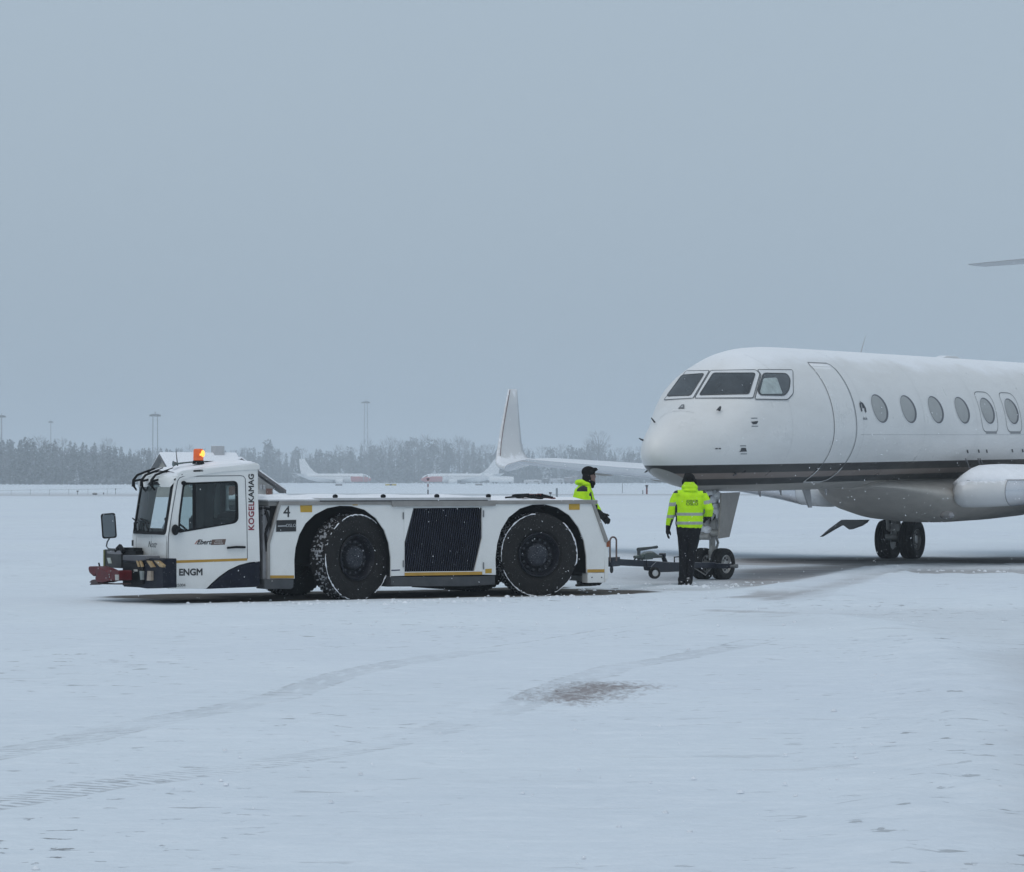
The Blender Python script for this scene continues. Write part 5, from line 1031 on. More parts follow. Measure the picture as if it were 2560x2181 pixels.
for pts, col_ in (([(411, 1413), (419, 1414), (419, 1428), (411, 1427)], (0.05, 0.02, 0.02)), ([(411, 1430), (419, 1430), (419, 1447), (412, 1447)], (0.20, 0.03, 0.02)), ([(412, 1449), (419, 1449), (419, 1460), (412, 1460)], (0.2, 0.19, 0.19))):
    mb = MB(); mb.prism([TX(a, b, -2.84) for a, b in pts], -2.86, -2.835, ax='x'); mb.build('side_marker', mat('marker_%d' % int(col_[0] * 100), col_, 0.4, var=0.3, scale=20), tug)
# --- wheels
def tug_wheel(cx_, cy_, yaw, outer=-1, snowy=True, seed=1):
    rs = random.Random(seed); r, w, rim = 0.618, 0.36, 0.315; h = w / 2
    M_ = Matrix.Translation((cx_, cy_, r - 0.02)) @ Matrix.Rotation(R(yaw), 4, 'Z') @ Matrix.Scale(-outer, 4, (0, 1, 0))
    W_ = thing('wheel', None, None); W_.parent = tug; W_.matrix_local = M_
    # tyre with lugged tread.  axis = y, outer face at -y
    NA, prof = 168, []
    side_ = [(-h * 0.55, rim, 0), (-h * 0.80, rim + 0.01, 0), (-h * 0.92, rim + 0.05, 0), (-h * 0.97, rim + 0.055, 0), (-h, rim + 0.12, 0), (-h, rim + 0.20, 0), (-h * 0.97, r - 0.05, 0), (-h * 0.93, r - 0.02, 0)]
    nT = 12; tread = [(-h * 0.88 + 2 * h * 0.88 * k / nT, r, 1) for k in range(nT + 1)]
    full = side_ + tread + [(-a, b, c) for a, b, c in reversed(side_)]
    vs, fs, ms = [], [], []
    def groove(k, a):
        u = (k / nT - 0.5) * 2; ph = (a / NA * 56 + abs(u) * 1.3) % 1.0
        return ph < 0.38 or abs(abs(u) - 0.42) < 0.09 or (abs(u) < 0.09)
    for (a_, r_, t_) in full: pass
    for i, (y_, rr, t_) in enumerate(full):
        for k in range(NA):
            th = 2 * math.pi * k / NA; R2 = rr
            if t_: R2 = rr - (0.022 if groove(i - len(side_), k) else 0) - 0.01 * (abs(y_) / h) ** 4
            elif rr > r - 0.06 and (k % 4) < 2: R2 = rr - 0.006
            vs.append((R2 * math.cos(th), y_, R2 * math.sin(th)))
    for i in range(len(full) - 1):
        for k in range(NA):
            j = (k + 1) % NA; fs.append((i * NA + k, i * NA + j, (i + 1) * NA + j, (i + 1) * NA + k)); t_ = full[i][2] and full[i + 1][2]
            ms.append(1 if (t_ and snowy and groove(i - len(side_), k) and rs.random() < 0.33) else 0)
    mb = MB(); mb.add(vs, fs); mb.m = ms; ty = mb.build('tyre', [RUBBER(), mat('tread_snow', (0.30, 0.31, 0.33), 0.9, var=0.5, scale=40)], W_, smooth=1)
    if snowy:   # broken ring of packed snow on the outer shoulder
        mb = MB(); n_ = 120; segs = []; cur = []
        for k in range(n_ + 1):
            th = 2 * math.pi * k / n_
            thick = 0.0095 * (0.3 + rs.random() ** 1.5) * (0.85 + 0.35 * math.sin(th * 3 + seed)) 
            if thick > 0.0026: cur.append((Vector(((r - 0.012 + rs.uniform(-.005, .005)) * math.cos(th), -h * 0.955, (r - 0.012 + rs.uniform(-.005, .005)) * math.sin(th))), max(0.003, thick)))
            else:
                if len(cur) > 1: segs.append(cur)
                cur = []
        if len(cur) > 1: segs.append(cur)
        for sg_ in segs: mb.tube([a for a, b in sg_], [b for a, b in sg_], 6)
        mb.build('packed_snow', SNOW(), ty, smooth=2)
    # rim and hub
    RN = mat('rim_navy', (0.005, 0.006, 0.011), 0.45, var=0.35, scale=10, dirt=0.3, dirtcol=(0.02, 0.022, 0.03), fleck=1.0, spec=0.25)
    mb = MB(); mb.lathe([(-h * 0.90, rim + 0.014), (-h * 1.0, rim + 0.004), (-h * 1.0, rim - 0.006), (-h * 0.90, rim - 0.020), (-h * 0.55, rim - 0.035), (-h * 0.25, rim - 0.05), (-h * 0.05, 0.20), (-h * 0.05, 0.005), (h * 0.5, 0.005), (h * 0.5, rim)], None, 56); rm_ = mb.build('rim', RN, W_, smooth=1)
    mb = MB(); mb.lathe([(-h * 0.02, 0.175), (-h * 0.62, 0.165), (-h * 0.74, 0.145), (-h * 0.80, 0.10), (-h * 0.82, 0.004)], None, 40); mb.build('hub_cap', mat('hub_slate', (0.020, 0.023, 0.032), 0.5, var=0.5, scale=14, dirt=0.6, dirtcol=(0.06, 0.064, 0.075), fleck=1.2, spec=0.25), W_, smooth=1)
    mb = MB()
    for k in range(14):
        a = 2 * math.pi * k / 14; mb.lathe([(-h * 0.40, 0.004), (-h * 0.40, 0.017), (-h * 0.18, 0.017)], Matrix.Translation((0.222 * math.cos(a), 0, 0.222 * math.sin(a))), 6)
    islands(mb.build('wheel_nut', mat('nut_grey', (0.05, 0.055, 0.065), 0.5), rm_))
tug_wheel(0.06, 0.17, 15.5, -1, True, 3); tug_wheel(3.10, 0.17, -6.5, -1, True, 7)
tug_wheel(0.02, BW - 0.2, 15.5, 1, True, 11); tug_wheel(3.10, BW - 0.2, -6.5, 1, True, 15)
mb = MB(); mb.box((-0.12, 0.4, 0.45), (0.12, BW - 0.4, 0.7)); mb.box((2.98, 0.4, 0.45), (3.22, BW - 0.4, 0.7)); mb.box((1.75, 0.6, 0.10), (2.4, 1.5, 0.35)); mb.ell((2.25, 1.0, 0.22), (0.5, 0.3, 0.16)); mb.build('axle', BP, tug, smooth=1)
# flat warning rod end by the rear: hand rail
mb = MB(); zt_ = 0.80
hr0 = TF.onY(1525, 1398, 0.55); hr1 = TF.onY(1541, 1398, 0.55); cxr = (hr0.x + hr1.x) / 2; rr_ = (hr1.x - hr0.x) / 2; zr = TF.onY(1533, 1343, 0.55).z
pts = [(hr0.x, 0.55, hr0.z - 0.03)] + [(cxr - rr_ * math.cos(t), 0.55, zr - rr_ + rr_ * math.sin(t)) for t in [math.pi * k / 10 for k in range(11)]] + [(hr1.x, 0.55, hr1.z - 0.03)]
mb.tube(pts, 0.014, 8); mb.build('grab_hoop', mat('hoop_brown', (0.14, 0.10, 0.09), 0.5), tug, smooth=1)
# ================================================================ TOW BAR
BF = Frame((1.50, 44.9, 0), 68.7)
bar = thing('tow_bar', 'dark blue tow bar with jack and small wheels joining tug and jet', 'tow bar', BF.M)
def B(px, py, y=0.0): q = BF.onY(px, py, y); return (q.x, q.z)
NB = mat('bar_navy', (0.010, 0.014, 0.026), 0.5, var=0.35, scale=9, dirt=0.5, dirtcol=(0.035, 0.04, 0.05), fleck=0.8, snow=0.3, spec=0.2)
GG = mat('jack_green', (0.055, 0.075, 0.07), 0.5, var=0.3, dirt=0.4, snow=0.3)
p1 = B(1524, 1407); p2 = B(1690, 1412); p3 = B(1845, 1412); L_ = p3[0]
mb = MB(); mb.loft([[(x_, -0.055, z_ - h_), (x_, 0.055, z_ - h_), (x_, 0.055, z_ + h_), (x_, -0.055, z_ + h_)] for x_, z_, h_ in ((p1[0] - 0.05, p1[1], 0.045), (B(1540, 1408)[0], p1[1], 0.05), (B(1640, 1410)[0], B(1640, 1411)[1], 0.047), (p2[0], B(1695, 1413)[1], 0.045), (B(1790, 1413)[0], B(1790, 1413)[1], 0.045))]); mb.build('drawbar', NB, bar, bevel=0.008)
mb = MB(); mb.box((p1[0] - 0.1, -0.07, p1[1] - 0.06), (B(1541, 1400)[0] - 0.02, 0.07, B(1530, 1393)[1])); mb.build('coupling', NB, bar, bevel=0.01)
c_ = B(1529, 1424); mb = MB(); mb.tube([(c_[0] + 0.035 * math.cos(t), 0.0, c_[1] + 0.045 * math.sin(t)) for t in [2 * math.pi * k / 14 for k in range(15)]], 0.016, 7, cap=False); mb.tube([(c_[0], 0, c_[1] + 0.04), (c_[0], 0, p1[1])], 0.018, 7); mb.build('safety_ring', mat('ring_grey', (0.07, 0.075, 0.08), 0.5), bar, smooth=1)
mb = MB(); mb.prism([B(1618, 1417), B(1620, 1426), B(1645, 1431), B(1698, 1429), B(1697, 1406), B(1650, 1406), B(1632, 1404)], -0.07, 0.07); mb.build('wheel_frame', NB, bar, bevel=0.01)
for yy in (-0.20, 0.20):
    q = BF.onY(1636, 1433, yy); W_ = thing('wheel', None, None); W_.parent = bar; W_.matrix_local = Matrix.Translation((q.x, yy, q.z)) @ Matrix.Rotation(R(-48), 4, 'Z')
    mb = MB(); mb.lathe([(-0.035, 0.05), (-0.045, 0.075), (-0.03, 0.092), (0.03, 0.092), (0.045, 0.075), (0.035, 0.05)], None, 28); mb.build('tyre', RUBBER(), W_, smooth=1)
    mb = MB(); mb.lathe([(-0.038, 0.051), (-0.03, 0.045), (-0.04, 0.02), (-0.04, 0.002), (0.04, 0.002), (0.035, 0.05)], None, 20); mb.build('hub', mat('hub_white', (0.42, 0.43, 0.44), 0.5), W_, smooth=1)
mb = MB(); a, b, c2 = B(1597, 1376), B(1597, 1400), B(1642, 1368); mb.tube([(a[0], 0, b[1] - 0.03), (a[0], 0, a[1] + 0.02)], 0.028, 8); mb.tube([(a[0] - 0.03, 0, a[1] + 0.012), (a[0] + (c2[0] - a[0]) * 0.7, 0, a[1] + (c2[1] - a[1]) * 0.8), (c2[0], 0, c2[1])], [0.03, 0.02, 0.024], 8); mb.build('jack_handle', mat('handle_slate', (0.045, 0.055, 0.06), 0.5, var=0.3), bar, smooth=1)
mb = MB(); pts = [B(1586, 1393), B(1600, 1392), B(1612, 1388), B(1628, 1387), B(1642, 1391), B(1656, 1392)]; mb.tube([(x_, 0.0, z_) for x_, z_ in pts], [0.022, 0.03, 0.055, 0.06, 0.03, 0.02], 10); mb.box((B(1605, 1395)[0], -0.05, B(1605, 1400)[1]), (B(1625, 1395)[0], 0.05, B(1605, 1388)[1])); mb.build('hydraulic_pump', GG, bar, smooth=1)
mb = MB(); a, b = B(1656, 1388), B(1664, 1408); mb.tube([(a[0], 0, a[1]), (b[0], 0, b[1])], [0.032, 0.04], 8); mb.tube([(a[0], -0.05, a[1]), (a[0], 0.05, a[1])], 0.035, 10); mb.build('pump_link', NB, bar, smooth=1)
mb = MB(); a = B(1600, 1399); mb.tube([(a[0] - 0.1, 0.06, a[1]), (a[0] + 0.1, 0.07, a[1] + 0.05), (a[0] + 0.3, 0.06, a[1] - 0.02)], 0.012, 6); mb.tube([(B(1607, 1400)[0], -0.06, B(1607, 1400)[1]), (B(1607, 1400)[0], -0.065, B(1607, 1420)[1])], 0.006, 5); mb.build('hydraulic_hose', BLACK(), bar, smooth=1)
mb = MB(); a, b = B(1686, 1406), B(1697, 1406); t_ = B(1690, 1393)[1]; mb.tube([(a[0], 0, a[1]), (a[0], 0, t_), (b[0] + 0.1, 0, t_), (b[0] + 0.1, 0, b[1])], 0.011, 6); mb.build('carry_handle', BLACK(), bar)
J2B = BF.I @ JF.M
mb = MB(); ch0 = J2B @ Vector((cN.x - 0.10, cN.y + 0.42, 0.37)); ch1 = J2B @ Vector((cN.x - 0.10, cN.y - 0.46, 0.37)); zc0 = B(1800, 1413)[1]
ch0.z = ch1.z = zc0; dd = (ch1 - ch0).normalized(); MX = Matrix.Translation(ch0) @ Vector((1, 0, 0)).rotation_difference(dd).to_matrix().to_4x4()
fo_ = JF.onY(1800, 1413, cN.y - 0.38)
mb = MB(); px_ = J2B @ Vector((cN.x - 0.34, cN.y + 0.44, 0)); qx_ = J2B @ Vector((cN.x - 0.34, cN.y - 0.50, 0)); d2 = (qx_ - px_); d2.z = 0; n2_ = Vector((-d2.y, d2.x, 0)).normalized() * 0.035
zz0 = H + (1200 - 1414) * 49.75 / F
mb.add([px_ + n2_ + Vector((0, 0, zz0 - .045)), qx_ + n2_ + Vector((0, 0, zz0 - .04)), qx_ - n2_ + Vector((0, 0, zz0 - .04)), px_ - n2_ + Vector((0, 0, zz0 - .045)), px_ + n2_ + Vector((0, 0, zz0 + .045)), qx_ + n2_ + Vector((0, 0, zz0 + .04)), qx_ - n2_ + Vector((0, 0, zz0 + .04)), px_ - n2_ + Vector((0, 0, zz0 + .045))], ((0, 3, 2, 1), (4, 5, 6, 7), (0, 1, 5, 4), (1, 2, 6, 5), (2, 3, 7, 6), (3, 0, 4, 7)))
mb.build('crosshead', NB, bar, bevel=0.01)
mb = MB(); e_ = qx_ + Vector((0, 0, zz0)); u_ = d2.normalized(); mb.tube([e_ - u_ * 0.02, e_ + u_ * 0.10], 0.022, 10); mb.tube([e_ + u_ * 0.07, e_ + u_ * 0.13], 0.034, 10); mb.build('end_pin', mat('pin_grey', (0.17, 0.175, 0.18), 0.4, metal=0.4), bar, smooth=1)
mb = MB(); s0_ = px_.lerp(qx_, 0.25) + Vector((0, 0, zz0 - 0.03)); s1_ = px_.lerp(qx_, 0.5) + Vector((0, 0, zz0 - 0.16)); s2_ = px_.lerp(qx_, 0.62) + Vector((0, 0, zz0 - 0.03)); mb.tube([s0_, s1_, s2_], 0.012, 6); mb.build('strap', mat('strap_grey', (0.2, 0.2, 0.2), 0.7), bar)
# ================================================================ PEOPLE
def blob(mb_parts, voxel=0.012, smooth_it=6, name='m', mats=None, parent=None, split=None):
    o = mb_parts.build(name, mats if isinstance(mats, list) else [mats], None)
    m1_ = o.modifiers.new('r', 'REMESH'); m1_.mode = 'VOXEL'; m1_.voxel_size = voxel
    m2_ = o.modifiers.new('s', 'SMOOTH'); m2_.factor = 0.5; m2_.iterations = smooth_it
    bpy.context.view_layer.update(); me_ = bpy.data.meshes.new_from_object(o.evaluated_get(bpy.context.evaluated_depsgraph_get())); bpy.data.objects.remove(o)
    me_.name = name; me_.materials.clear()
    for m_ in (mats if isinstance(mats, list) else [mats]): me_.materials.append(m_)
    if split:
        for p_ in me_.polygons: p_.material_index = split(p_.center, p_.normal)
    me_.polygons.foreach_set('use_smooth', [True] * len(me_.polygons))
    o = bpy.data.objects.new(name, me_); COL.objects.link(o); o.parent = parent; return o
def etube(mb, pts, rad, n_=16):                 # tube with (rx, ry) radii in the local x / y sense for near-vertical parts
    rings = []
    for i, p_ in enumerate(pts):
        p_ = Vector(p_); t_ = (Vector(pts[min(i + 1, len(pts) - 1)]) - Vector(pts[max(i - 1, 0)])).normalized()
        ax = Vector((1, 0, 0)); ax = (ax - t_ * ax.dot(t_)); ax = ax.normalized() if ax.length > 0.1 else t_.orthogonal().normalized(); ay = t_.cross(ax)
        rx, ry = rad[i] if isinstance(rad[i], tuple) else (rad[i], rad[i]); rings.append([p_ + ax * rx * math.cos(2 * math.pi * k / n_) + ay * ry * math.sin(2 * math.pi * k / n_) for k in range(n_)])
    mb.loft(rings); 
    for e in (0, -1):
        rx, ry = rad[e] if isinstance(rad[e], tuple) else (rad[e], rad[e]); mb.ell(pts[e], (rx, ry, min(rx, ry)), 0, 12, 8)
HV = mat('hivis_yellow', (0.48, 0.82, 0.012), 0.7, var=0.14, scale=7, bump=0.9, bscale=9, emit=(0.55, 1.0, 0.0, 0.03), spec=0.2)  # faint emission added so the jacket cloth glows by itself
HVB = mat('reflective_band', (0.34, 0.37, 0.36), 0.4, var=0.15, scale=20)
TRO = mat('trousers_black', (0.0075, 0.008, 0.011), 0.85, var=0.4, scale=9, bump=1.0, bscale=11, fleck=0.9, spec=0.2)
GLV = mat('glove_black', (0.012, 0.0125, 0.013), 0.8, var=0.3, spec=0.2); BOOT = mat('boot_black', (0.014, 0.0135, 0.013), 0.7, var=0.3, snow=0.5, spec=0.2)
HAT = mat('hat_black', (0.010, 0.0095, 0.0095), 0.9, var=0.4, scale=30, bump=1.0, bscale=70, spec=0.15); SKIN = mat('skin', (0.36, 0.21, 0.16), 0.55, var=0.1); FUR = HAT
def fingers(mb, base, dirv, side_v, curl_v, n_=4, ln=0.075, r_=0.0095, spread=0.019):
    lens = (0.92, 1.0, 0.94, 0.76)
    for k in range(n_):
        b_ = base + side_v * ((k - 1.5) * spread); L1 = ln * lens[k]; p1_ = b_ + dirv * L1 * 0.45 + curl_v * 0.004; p2_ = p1_ + (dirv + curl_v * (0.35 + 0.1 * k)).normalized() * L1 * 0.32; p3_ = p2_ + (dirv + curl_v * (0.8 + 0.12 * k)).normalized() * L1 * 0.26
        mb.tube([b_ - dirv * 0.02, b_, p1_, p2_, p3_], [r_, r_, r_ * 0.98, r_ * 0.92, r_ * 0.75], 8)
# ---- ground handler seen from behind
S1 = F / 47.1; X1 = (1715 - 1280) / S1
w1 = thing('person', 'worker seen from behind in yellow high-visibility jacket and black trousers by the nose wheel', 'person', Matrix.Translation((X1, 47.1, 0)))
def A(px, py, y=0.0): return Vector(((px - 1715) / S1, y, (1465 - py) / S1))
body = MB()   # one continuous body
etube(body, [A(1717, 1330), A(1721, 1300), A(1724, 1262), A(1724, 1236)], [(.15, .10), (.14, .10), (.17, .11), (.16, .10)]); etube(body, [A(1724, 1236), A(1724, 1222)], [.06, .055]); body.ell(A(1724, 1203, 0.01), (.078, .095, .115))
for s_ in (0, 1):
    etube(body, [A((1706, 1734)[s_], 1328), A((1707, 1731)[s_], 1380, .01), A((1704, 1724)[s_], 1420, 0), A((1705, 1722)[s_], (1452, 1460)[s_], -0.01)], [.07, .05, .04, .036])
etube(body, [A(1690, 1238), A(1681, 1270), A(1675, 1300, .01), A(1671, 1320, .03)], [.055, .045, .038, .03]); etube(body, [A(1758, 1238), A(1772, 1270, -.02), A(1768, 1292, .08), A(1755, 1302, .16)], [.055, .045, .038, .03])
blob(body, 0.014, 3, 'body', SKIN, w1)
jk = MB()
etube(jk, [A(1723, 1310), A(1723.5, 1296), A(1724, 1270), A(1724, 1250), A(1724, 1237), A(1724, 1229)], [(.225, .155), (.22, .155), (.225, .16), (.235, .155), (.215, .14), (.14, .11)])
jk.ell(A(1698, 1236), (.085, .095, .07)); jk.ell(A(1752, 1238), (.085, .095, .07))
etube(jk, [A(1693, 1238), A(1686, 1252), A(1681, 1272), A(1676, 1294, .01), A(1672, 1311, .03)], [.075, .078, .068, .062, .05])
etube(jk, [A(1757, 1239), A(1766, 1256), A(1773, 1274, -.03), A(1772, 1287, .03), A(1765, 1293, .10)], [.075, .076, .072, .066, .05])
def jsplit(c, n_):
    py = 1465 - c.z * S1; px = 1715 + c.x * S1
    if c.z < 0.0: return 0
    core = 1689.5 < px < 1759
    if core and (1282 < py < 1289.5 or 1304.5 < py < 1311.5): return 1
    if px <= 1689.5:
        if 1256 < py - (1689 - px) * 0.1 < 1265: return 1
        if 1288 < py < 1296: return 1
        if py > 1298 and c.y + 0 < 9 and px > 1674 and (px - 1674) * 1.4 > (1312 - py) * 0.4: return 2
    if px >= 1759 and 1253 < py + (px - 1759) * 0.2 < 1262: return 1
    if px >= 1759 and py > 1292: return 2
    if py < 1233 and (px < 1694 or px > 1757) and n_.z > 0.15: return 2
    if 1687 < px < 1692.5 and py > 1262: return 2
    return 0
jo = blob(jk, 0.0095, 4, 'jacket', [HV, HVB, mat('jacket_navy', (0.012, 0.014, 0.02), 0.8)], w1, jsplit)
hd = MB(); hd.ell(A(1724, 1219, 0.0), (.135, .12, .075)); hd.ell(A(1723, 1212, -0.005), (.098, .10, .07)); hd.ell(A(1725, 1227, -.085), (.11, .05, .035)); blob(hd, 0.0095, 3, 'hood', HV, w1)
tz_ = MB(); etube(tz_, [A(1722, 1308), A(1722, 1322), A(1721, 1334)], [(.20, .135), (.205, .14), (.19, .13)])
etube(tz_, [A(1710, 1330), A(1709, 1352), A(1707, 1382, .01), A(1706.5, 1410), A(1706.5, 1434, -.01), A(1707, 1450, -.02)], [(.112, .12), (.095, .105), (.066, .08), (.058, .075), (.062, .08), (.064, .085)])
etube(tz_, [A(1732, 1330), A(1733, 1352), A(1730, 1382, -.01), A(1727, 1410), A(1724.5, 1436, .02), A(1722, 1455, .02)], [(.115, .12), (.098, .11), (.068, .08), (.060, .075), (.060, .08), (.062, .085)])
tro = blob(tz_, 0.0105, 3, 'trousers', TRO, w1)
for bx__, by__, yy in ((1703, 1458, -0.04), (1720, 1464, -0.10)):
    bt = MB(); bt.ell(A(bx__, by__ - 8, yy + .03), (.055, .065, .08)); bt.ell(A(bx__, by__ - 0.5, yy + .06), (.048, .14, .042)); bt.box(tuple(A(bx__, 0, 0) + Vector((-.048, yy - 0.05, 0)) - Vector((0, 0, A(0, 0).z)) + Vector((0, 0, (1465 - by__) / S1 - 0.035))), tuple(A(bx__, 0, 0) + Vector((.048, yy + 0.18, 0)) - Vector((0, 0, A(0, 0).z)) + Vector((0, 0, (1465 - by__) / S1 - 0.005)))); blob(bt, 0.010, 3, 'boot', BOOT, w1)
ht = MB(); ht.ell(A(1723, 1197, 0.005), (.098, .115, .09)); ht.ell(A(1719, 1187, 0), (.055, .06, .03)); ht.ell(A(1735, 1201, 0.09), (.055, .06, .03)); ht.ell(A(1712, 1206, .03), (.05, .06, .06)); ht.ell(A(1736, 1206, .03), (.045, .06, .055)); blob(ht, 0.009, 2, 'fur_hat', HAT, w1)
gl1 = MB(); b_ = A(1671, 1318, .03); gl1.tube([b_ + Vector((0.004, 0, .03)), b_, b_ + Vector((-.006, .01, -.05))], [.046, .042, .036], 12); gl1.ell(b_ + Vector((-.008, .015, -.075)), (.034, .048, .055)); fingers(gl1, b_ + Vector((-.010, .02, -.115)), Vector((.05, .10, -1)).normalized(), Vector((0.15, 1, 0)).normalized(), Vector((1, .2, 0)).normalized(), ln=0.082, r_=.0125, spread=.024); gl1.tube([b_ + Vector((.015, .03, -.06)), b_ + Vector((.035, .045, -.10)), b_ + Vector((.035, .04, -.135))], [.016, .014, .011], 8); blob(gl1, 0.006, 1, 'glove', GLV, w1)
gl2 = MB(); b_ = A(1766, 1296, .10); gl2.tube([b_ + Vector((.01, -.05, .03)), b_, b_ + Vector((-.03, .05, -.02))], [.052, .045, .038], 12); gl2.ell(b_ + Vector((-.035, .07, -.04)), (.04, .045, .045)); fingers(gl2, b_ + Vector((-.045, .10, -.05)), Vector((-.4, .7, -.6)).normalized(), Vector((.6, .2, .5)).normalized(), Vector((-.5, -.2, -.5)).normalized(), ln=.078, r_=.0125, spread=.022); gl2.tube([b_ + Vector((-.02, .06, 0)), b_ + Vector((-.06, .10, .01)), b_ + Vector((-.085, .12, -.005))], [.016, .014, .011], 8); blob(gl2, 0.006, 1, 'glove', GLV, w1)
gy = mat('print_grey', (0.16, 0.26, 0.05), 0.7, var=0.2)
def backtext(s, px, py, size, sx=1.0):
    t = text('back_lettering', s, size, Matrix.Translation(A(px, py, -0.178)) @ Matrix.Rotation(R(90), 4, 'X'), gy, w1, ext=0.002, sx=sx, bold=0.0015)
    sw = t.modifiers.new('w', 'SHRINKWRAP'); sw.target = jo; sw.wrap_method = 'PROJECT'; sw.use_project_y = True; sw.use_positive_direction = True; sw.use_negative_direction = True; sw.offset = 0.004; return t
backtext('AVINOR', 1729, 1253, 0.052, 1.0); backtext('OSLO', 1729, 1260.5, 0.066, 1.15)
# ---- handler behind the tug, seen from the side
S2 = F / 46.75; X2 = (1460 - 1280) / S2
w2 = thing('person', 'worker in black winter hat standing behind the tug, seen in profile, gloved hand held out', 'person', Matrix.Translation((X2, 46.75, 0)))
def A(px, py, y=0.0): return Vector(((px - 1460) / S2, y, (1467 - py) / S2))
body = MB()
etube(body, [A(1457, 1322), A(1457, 1290), A(1459, 1250), A(1461, 1224)], [(.10, .14), (.10, .13), (.11, .15), (.09, .12)]); etube(body, [A(1466, 1222), A(1470, 1206)], [.06, .06]); 
# head with face, looking right
body.ell(A(1472, 1187), (.098, .078, .118)); body.ell(A(1479, 1200), (.062, .058, .06)); body.ell(A(1484.5, 1206), (.03, .032, .024))
body.loft([[A(1486, 1185) + Vector((0, -.014, 0)), A(1486, 1185) + Vector((0, .014, 0)), A(1488, 1185)], [A(1486, 1193) + Vector((0, -.019, 0)), A(1486, 1193) + Vector((0, .019, 0)), A(1491.5, 1193.5)], [A(1486, 1196) + Vector((0, -.014, 0)), A(1486, 1196) + Vector((0, .014, 0)), A(1488.5, 1195.5)]])
body.ell(A(1486.8, 1199.2), (.010, .022, .007)); body.ell(A(1486.3, 1201.6), (.010, .02, .007)); body.ell(A(1485.5, 1184), (.02, .05, .012)); body.ell(A(1470, 1191, -.08), (.02, .012, .032))
for yy, bx__ in ((-.10, 1452), (.10, 1468)): etube(body, [A(1457, 1322, yy), A((1457 + bx__) / 2 + 1, 1380, yy), A(bx__, 1425, yy), A(bx__, 1456, yy)], [.07, .05, .042, .036])
etube(body, [A(1457, 1230, -.18), A(1460, 1262, -.23), A(1478, 1280, -.22), A(1497, 1284, -.20)], [.045, .042, .038, .032]); etube(body, [A(1462, 1228, .20), A(1474, 1258, .20), A(1490, 1272, .14), A(1500, 1282, .08)], [.045, .042, .038, .032])
blob(body, 0.011, 2, 'body', mat('skin_cold', (0.20, 0.12, 0.10), 0.55, var=0.12), w2)
jk = MB(); etube(jk, [A(1456, 1320), A(1456, 1300), A(1457, 1268), A(1459, 1246), A(1460, 1228), A(1464, 1217)], [(.165, .22), (.165, .21), (.175, .22), (.175, .235), (.15, .22), (.10, .12)])
etube(jk, [A(1455, 1228, -.20), A(1454, 1248, -.24), A(1460, 1266, -.24), A(1478, 1278, -.22), A(1492, 1281, -.20)], [.08, .078, .072, .064, .052]); etube(jk, [A(1462, 1228, .18), A(1476, 1250, .20), A(1488, 1266, .15), A(1496, 1276, .09)], [.08, .075, .062, .05])
def j2(c, n_):
    px = 1460 + c.x * S2; py = 1467 - c.z * S2
    if n_.z > 0.05 and c.y < -.12 and 1441 < px < 1468 and 1212 < py < 1229: return 2
    if ((px - 1454) / 13) ** 2 + ((py - 1221) / 7.5) ** 2 < 1 and c.y < -.1: return 2
    if 1286 < py < 1294 or 1306 < py < 1314: return 1
    if abs(px - 1477 - (py - 1235) * 0.12) < 1.6 and 1230 < py and c.y < 0: return 2
    if ((px - 1475) / 3) ** 2 + ((py - 1237) / 4) ** 2 < 1 and c.y < 0: return 2
    return 0
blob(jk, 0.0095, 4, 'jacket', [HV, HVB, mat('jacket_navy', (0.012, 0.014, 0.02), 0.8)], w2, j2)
hd = MB(); hd.ell(A(1453, 1207, 0), (.105, .13, .055)); hd.ell(A(1463, 1211, 0), (.10, .135, .05)); hd.ell(A(1445, 1205, 0), (.05, .09, .035)); blob(hd, 0.0095, 3, 'hood', HV, w2)
tz_ = MB(); etube(tz_, [A(1457, 1308), A(1457, 1330)], [(.155, .19), (.15, .185)])
for yy, bx__ in ((-.10, 1453), (.10, 1468)): etube(tz_, [A(1457, 1326, yy), A((1457 + bx__) / 2, 1380, yy), A(bx__, 1425, yy), A(bx__, 1452, yy)], [(.12, .11), (.09, .09), (.082, .08), (.082, .08)])
blob(tz_, 0.0105, 3, 'trousers', TRO, w2)
for yy, bx__ in ((-.10, 1453), (.10, 1468)): bt = MB(); bt.ell(A(bx__, 1456, yy), (.07, .055, .075)); bt.ell(A(bx__ + 4, 1463, yy), (.13, .05, .038)); bt.box(tuple(A(bx__ - 11, 1466.5, yy - .045)), tuple(A(bx__ + 24, 1462, yy + .045))); blob(bt, 0.010, 2, 'boot', BOOT, w2)
ht = MB(); ht.ell(A(1471, 1180), (.112, .098, .092)); ht.ell(A(1487, 1174), (.05, .075, .03)); ht.ell(A(1467, 1195, -.035), (.075, .065, .095)); ht.ell(A(1467, 1195, .035), (.075, .065, .095)); blob(ht, 0.008, 2, 'winter_hat', HAT, w2)
sc_ = MB(); sc_.ell(A(1474, 1206), (.085, .08, .05)); sc_.ell(A(1482, 1209), (.045, .055, .045)); sc_.tube([A(1468, 1206, 0), A(1478, 1213, -.03), A(1484, 1220, -.03)], [.05, .04, .02], 8); blob(sc_, 0.008, 2, 'neck_gaiter', HAT, w2)
gm_ = MB(); gm_.ell(A(1486.5, 1186.5, -.032), (.012, .026, .013)); gm_.ell(A(1486.5, 1186.5, .032), (.012, .026, .013)); gm_.tube([A(1488, 1186, -.03), A(1482, 1185.5, -.072), A(1472, 1187, -.082)], .004, 5); gm_.build('glasses', mat('dark_lens', (0.01, 0.01, 0.012), 0.15), w2, smooth=2)
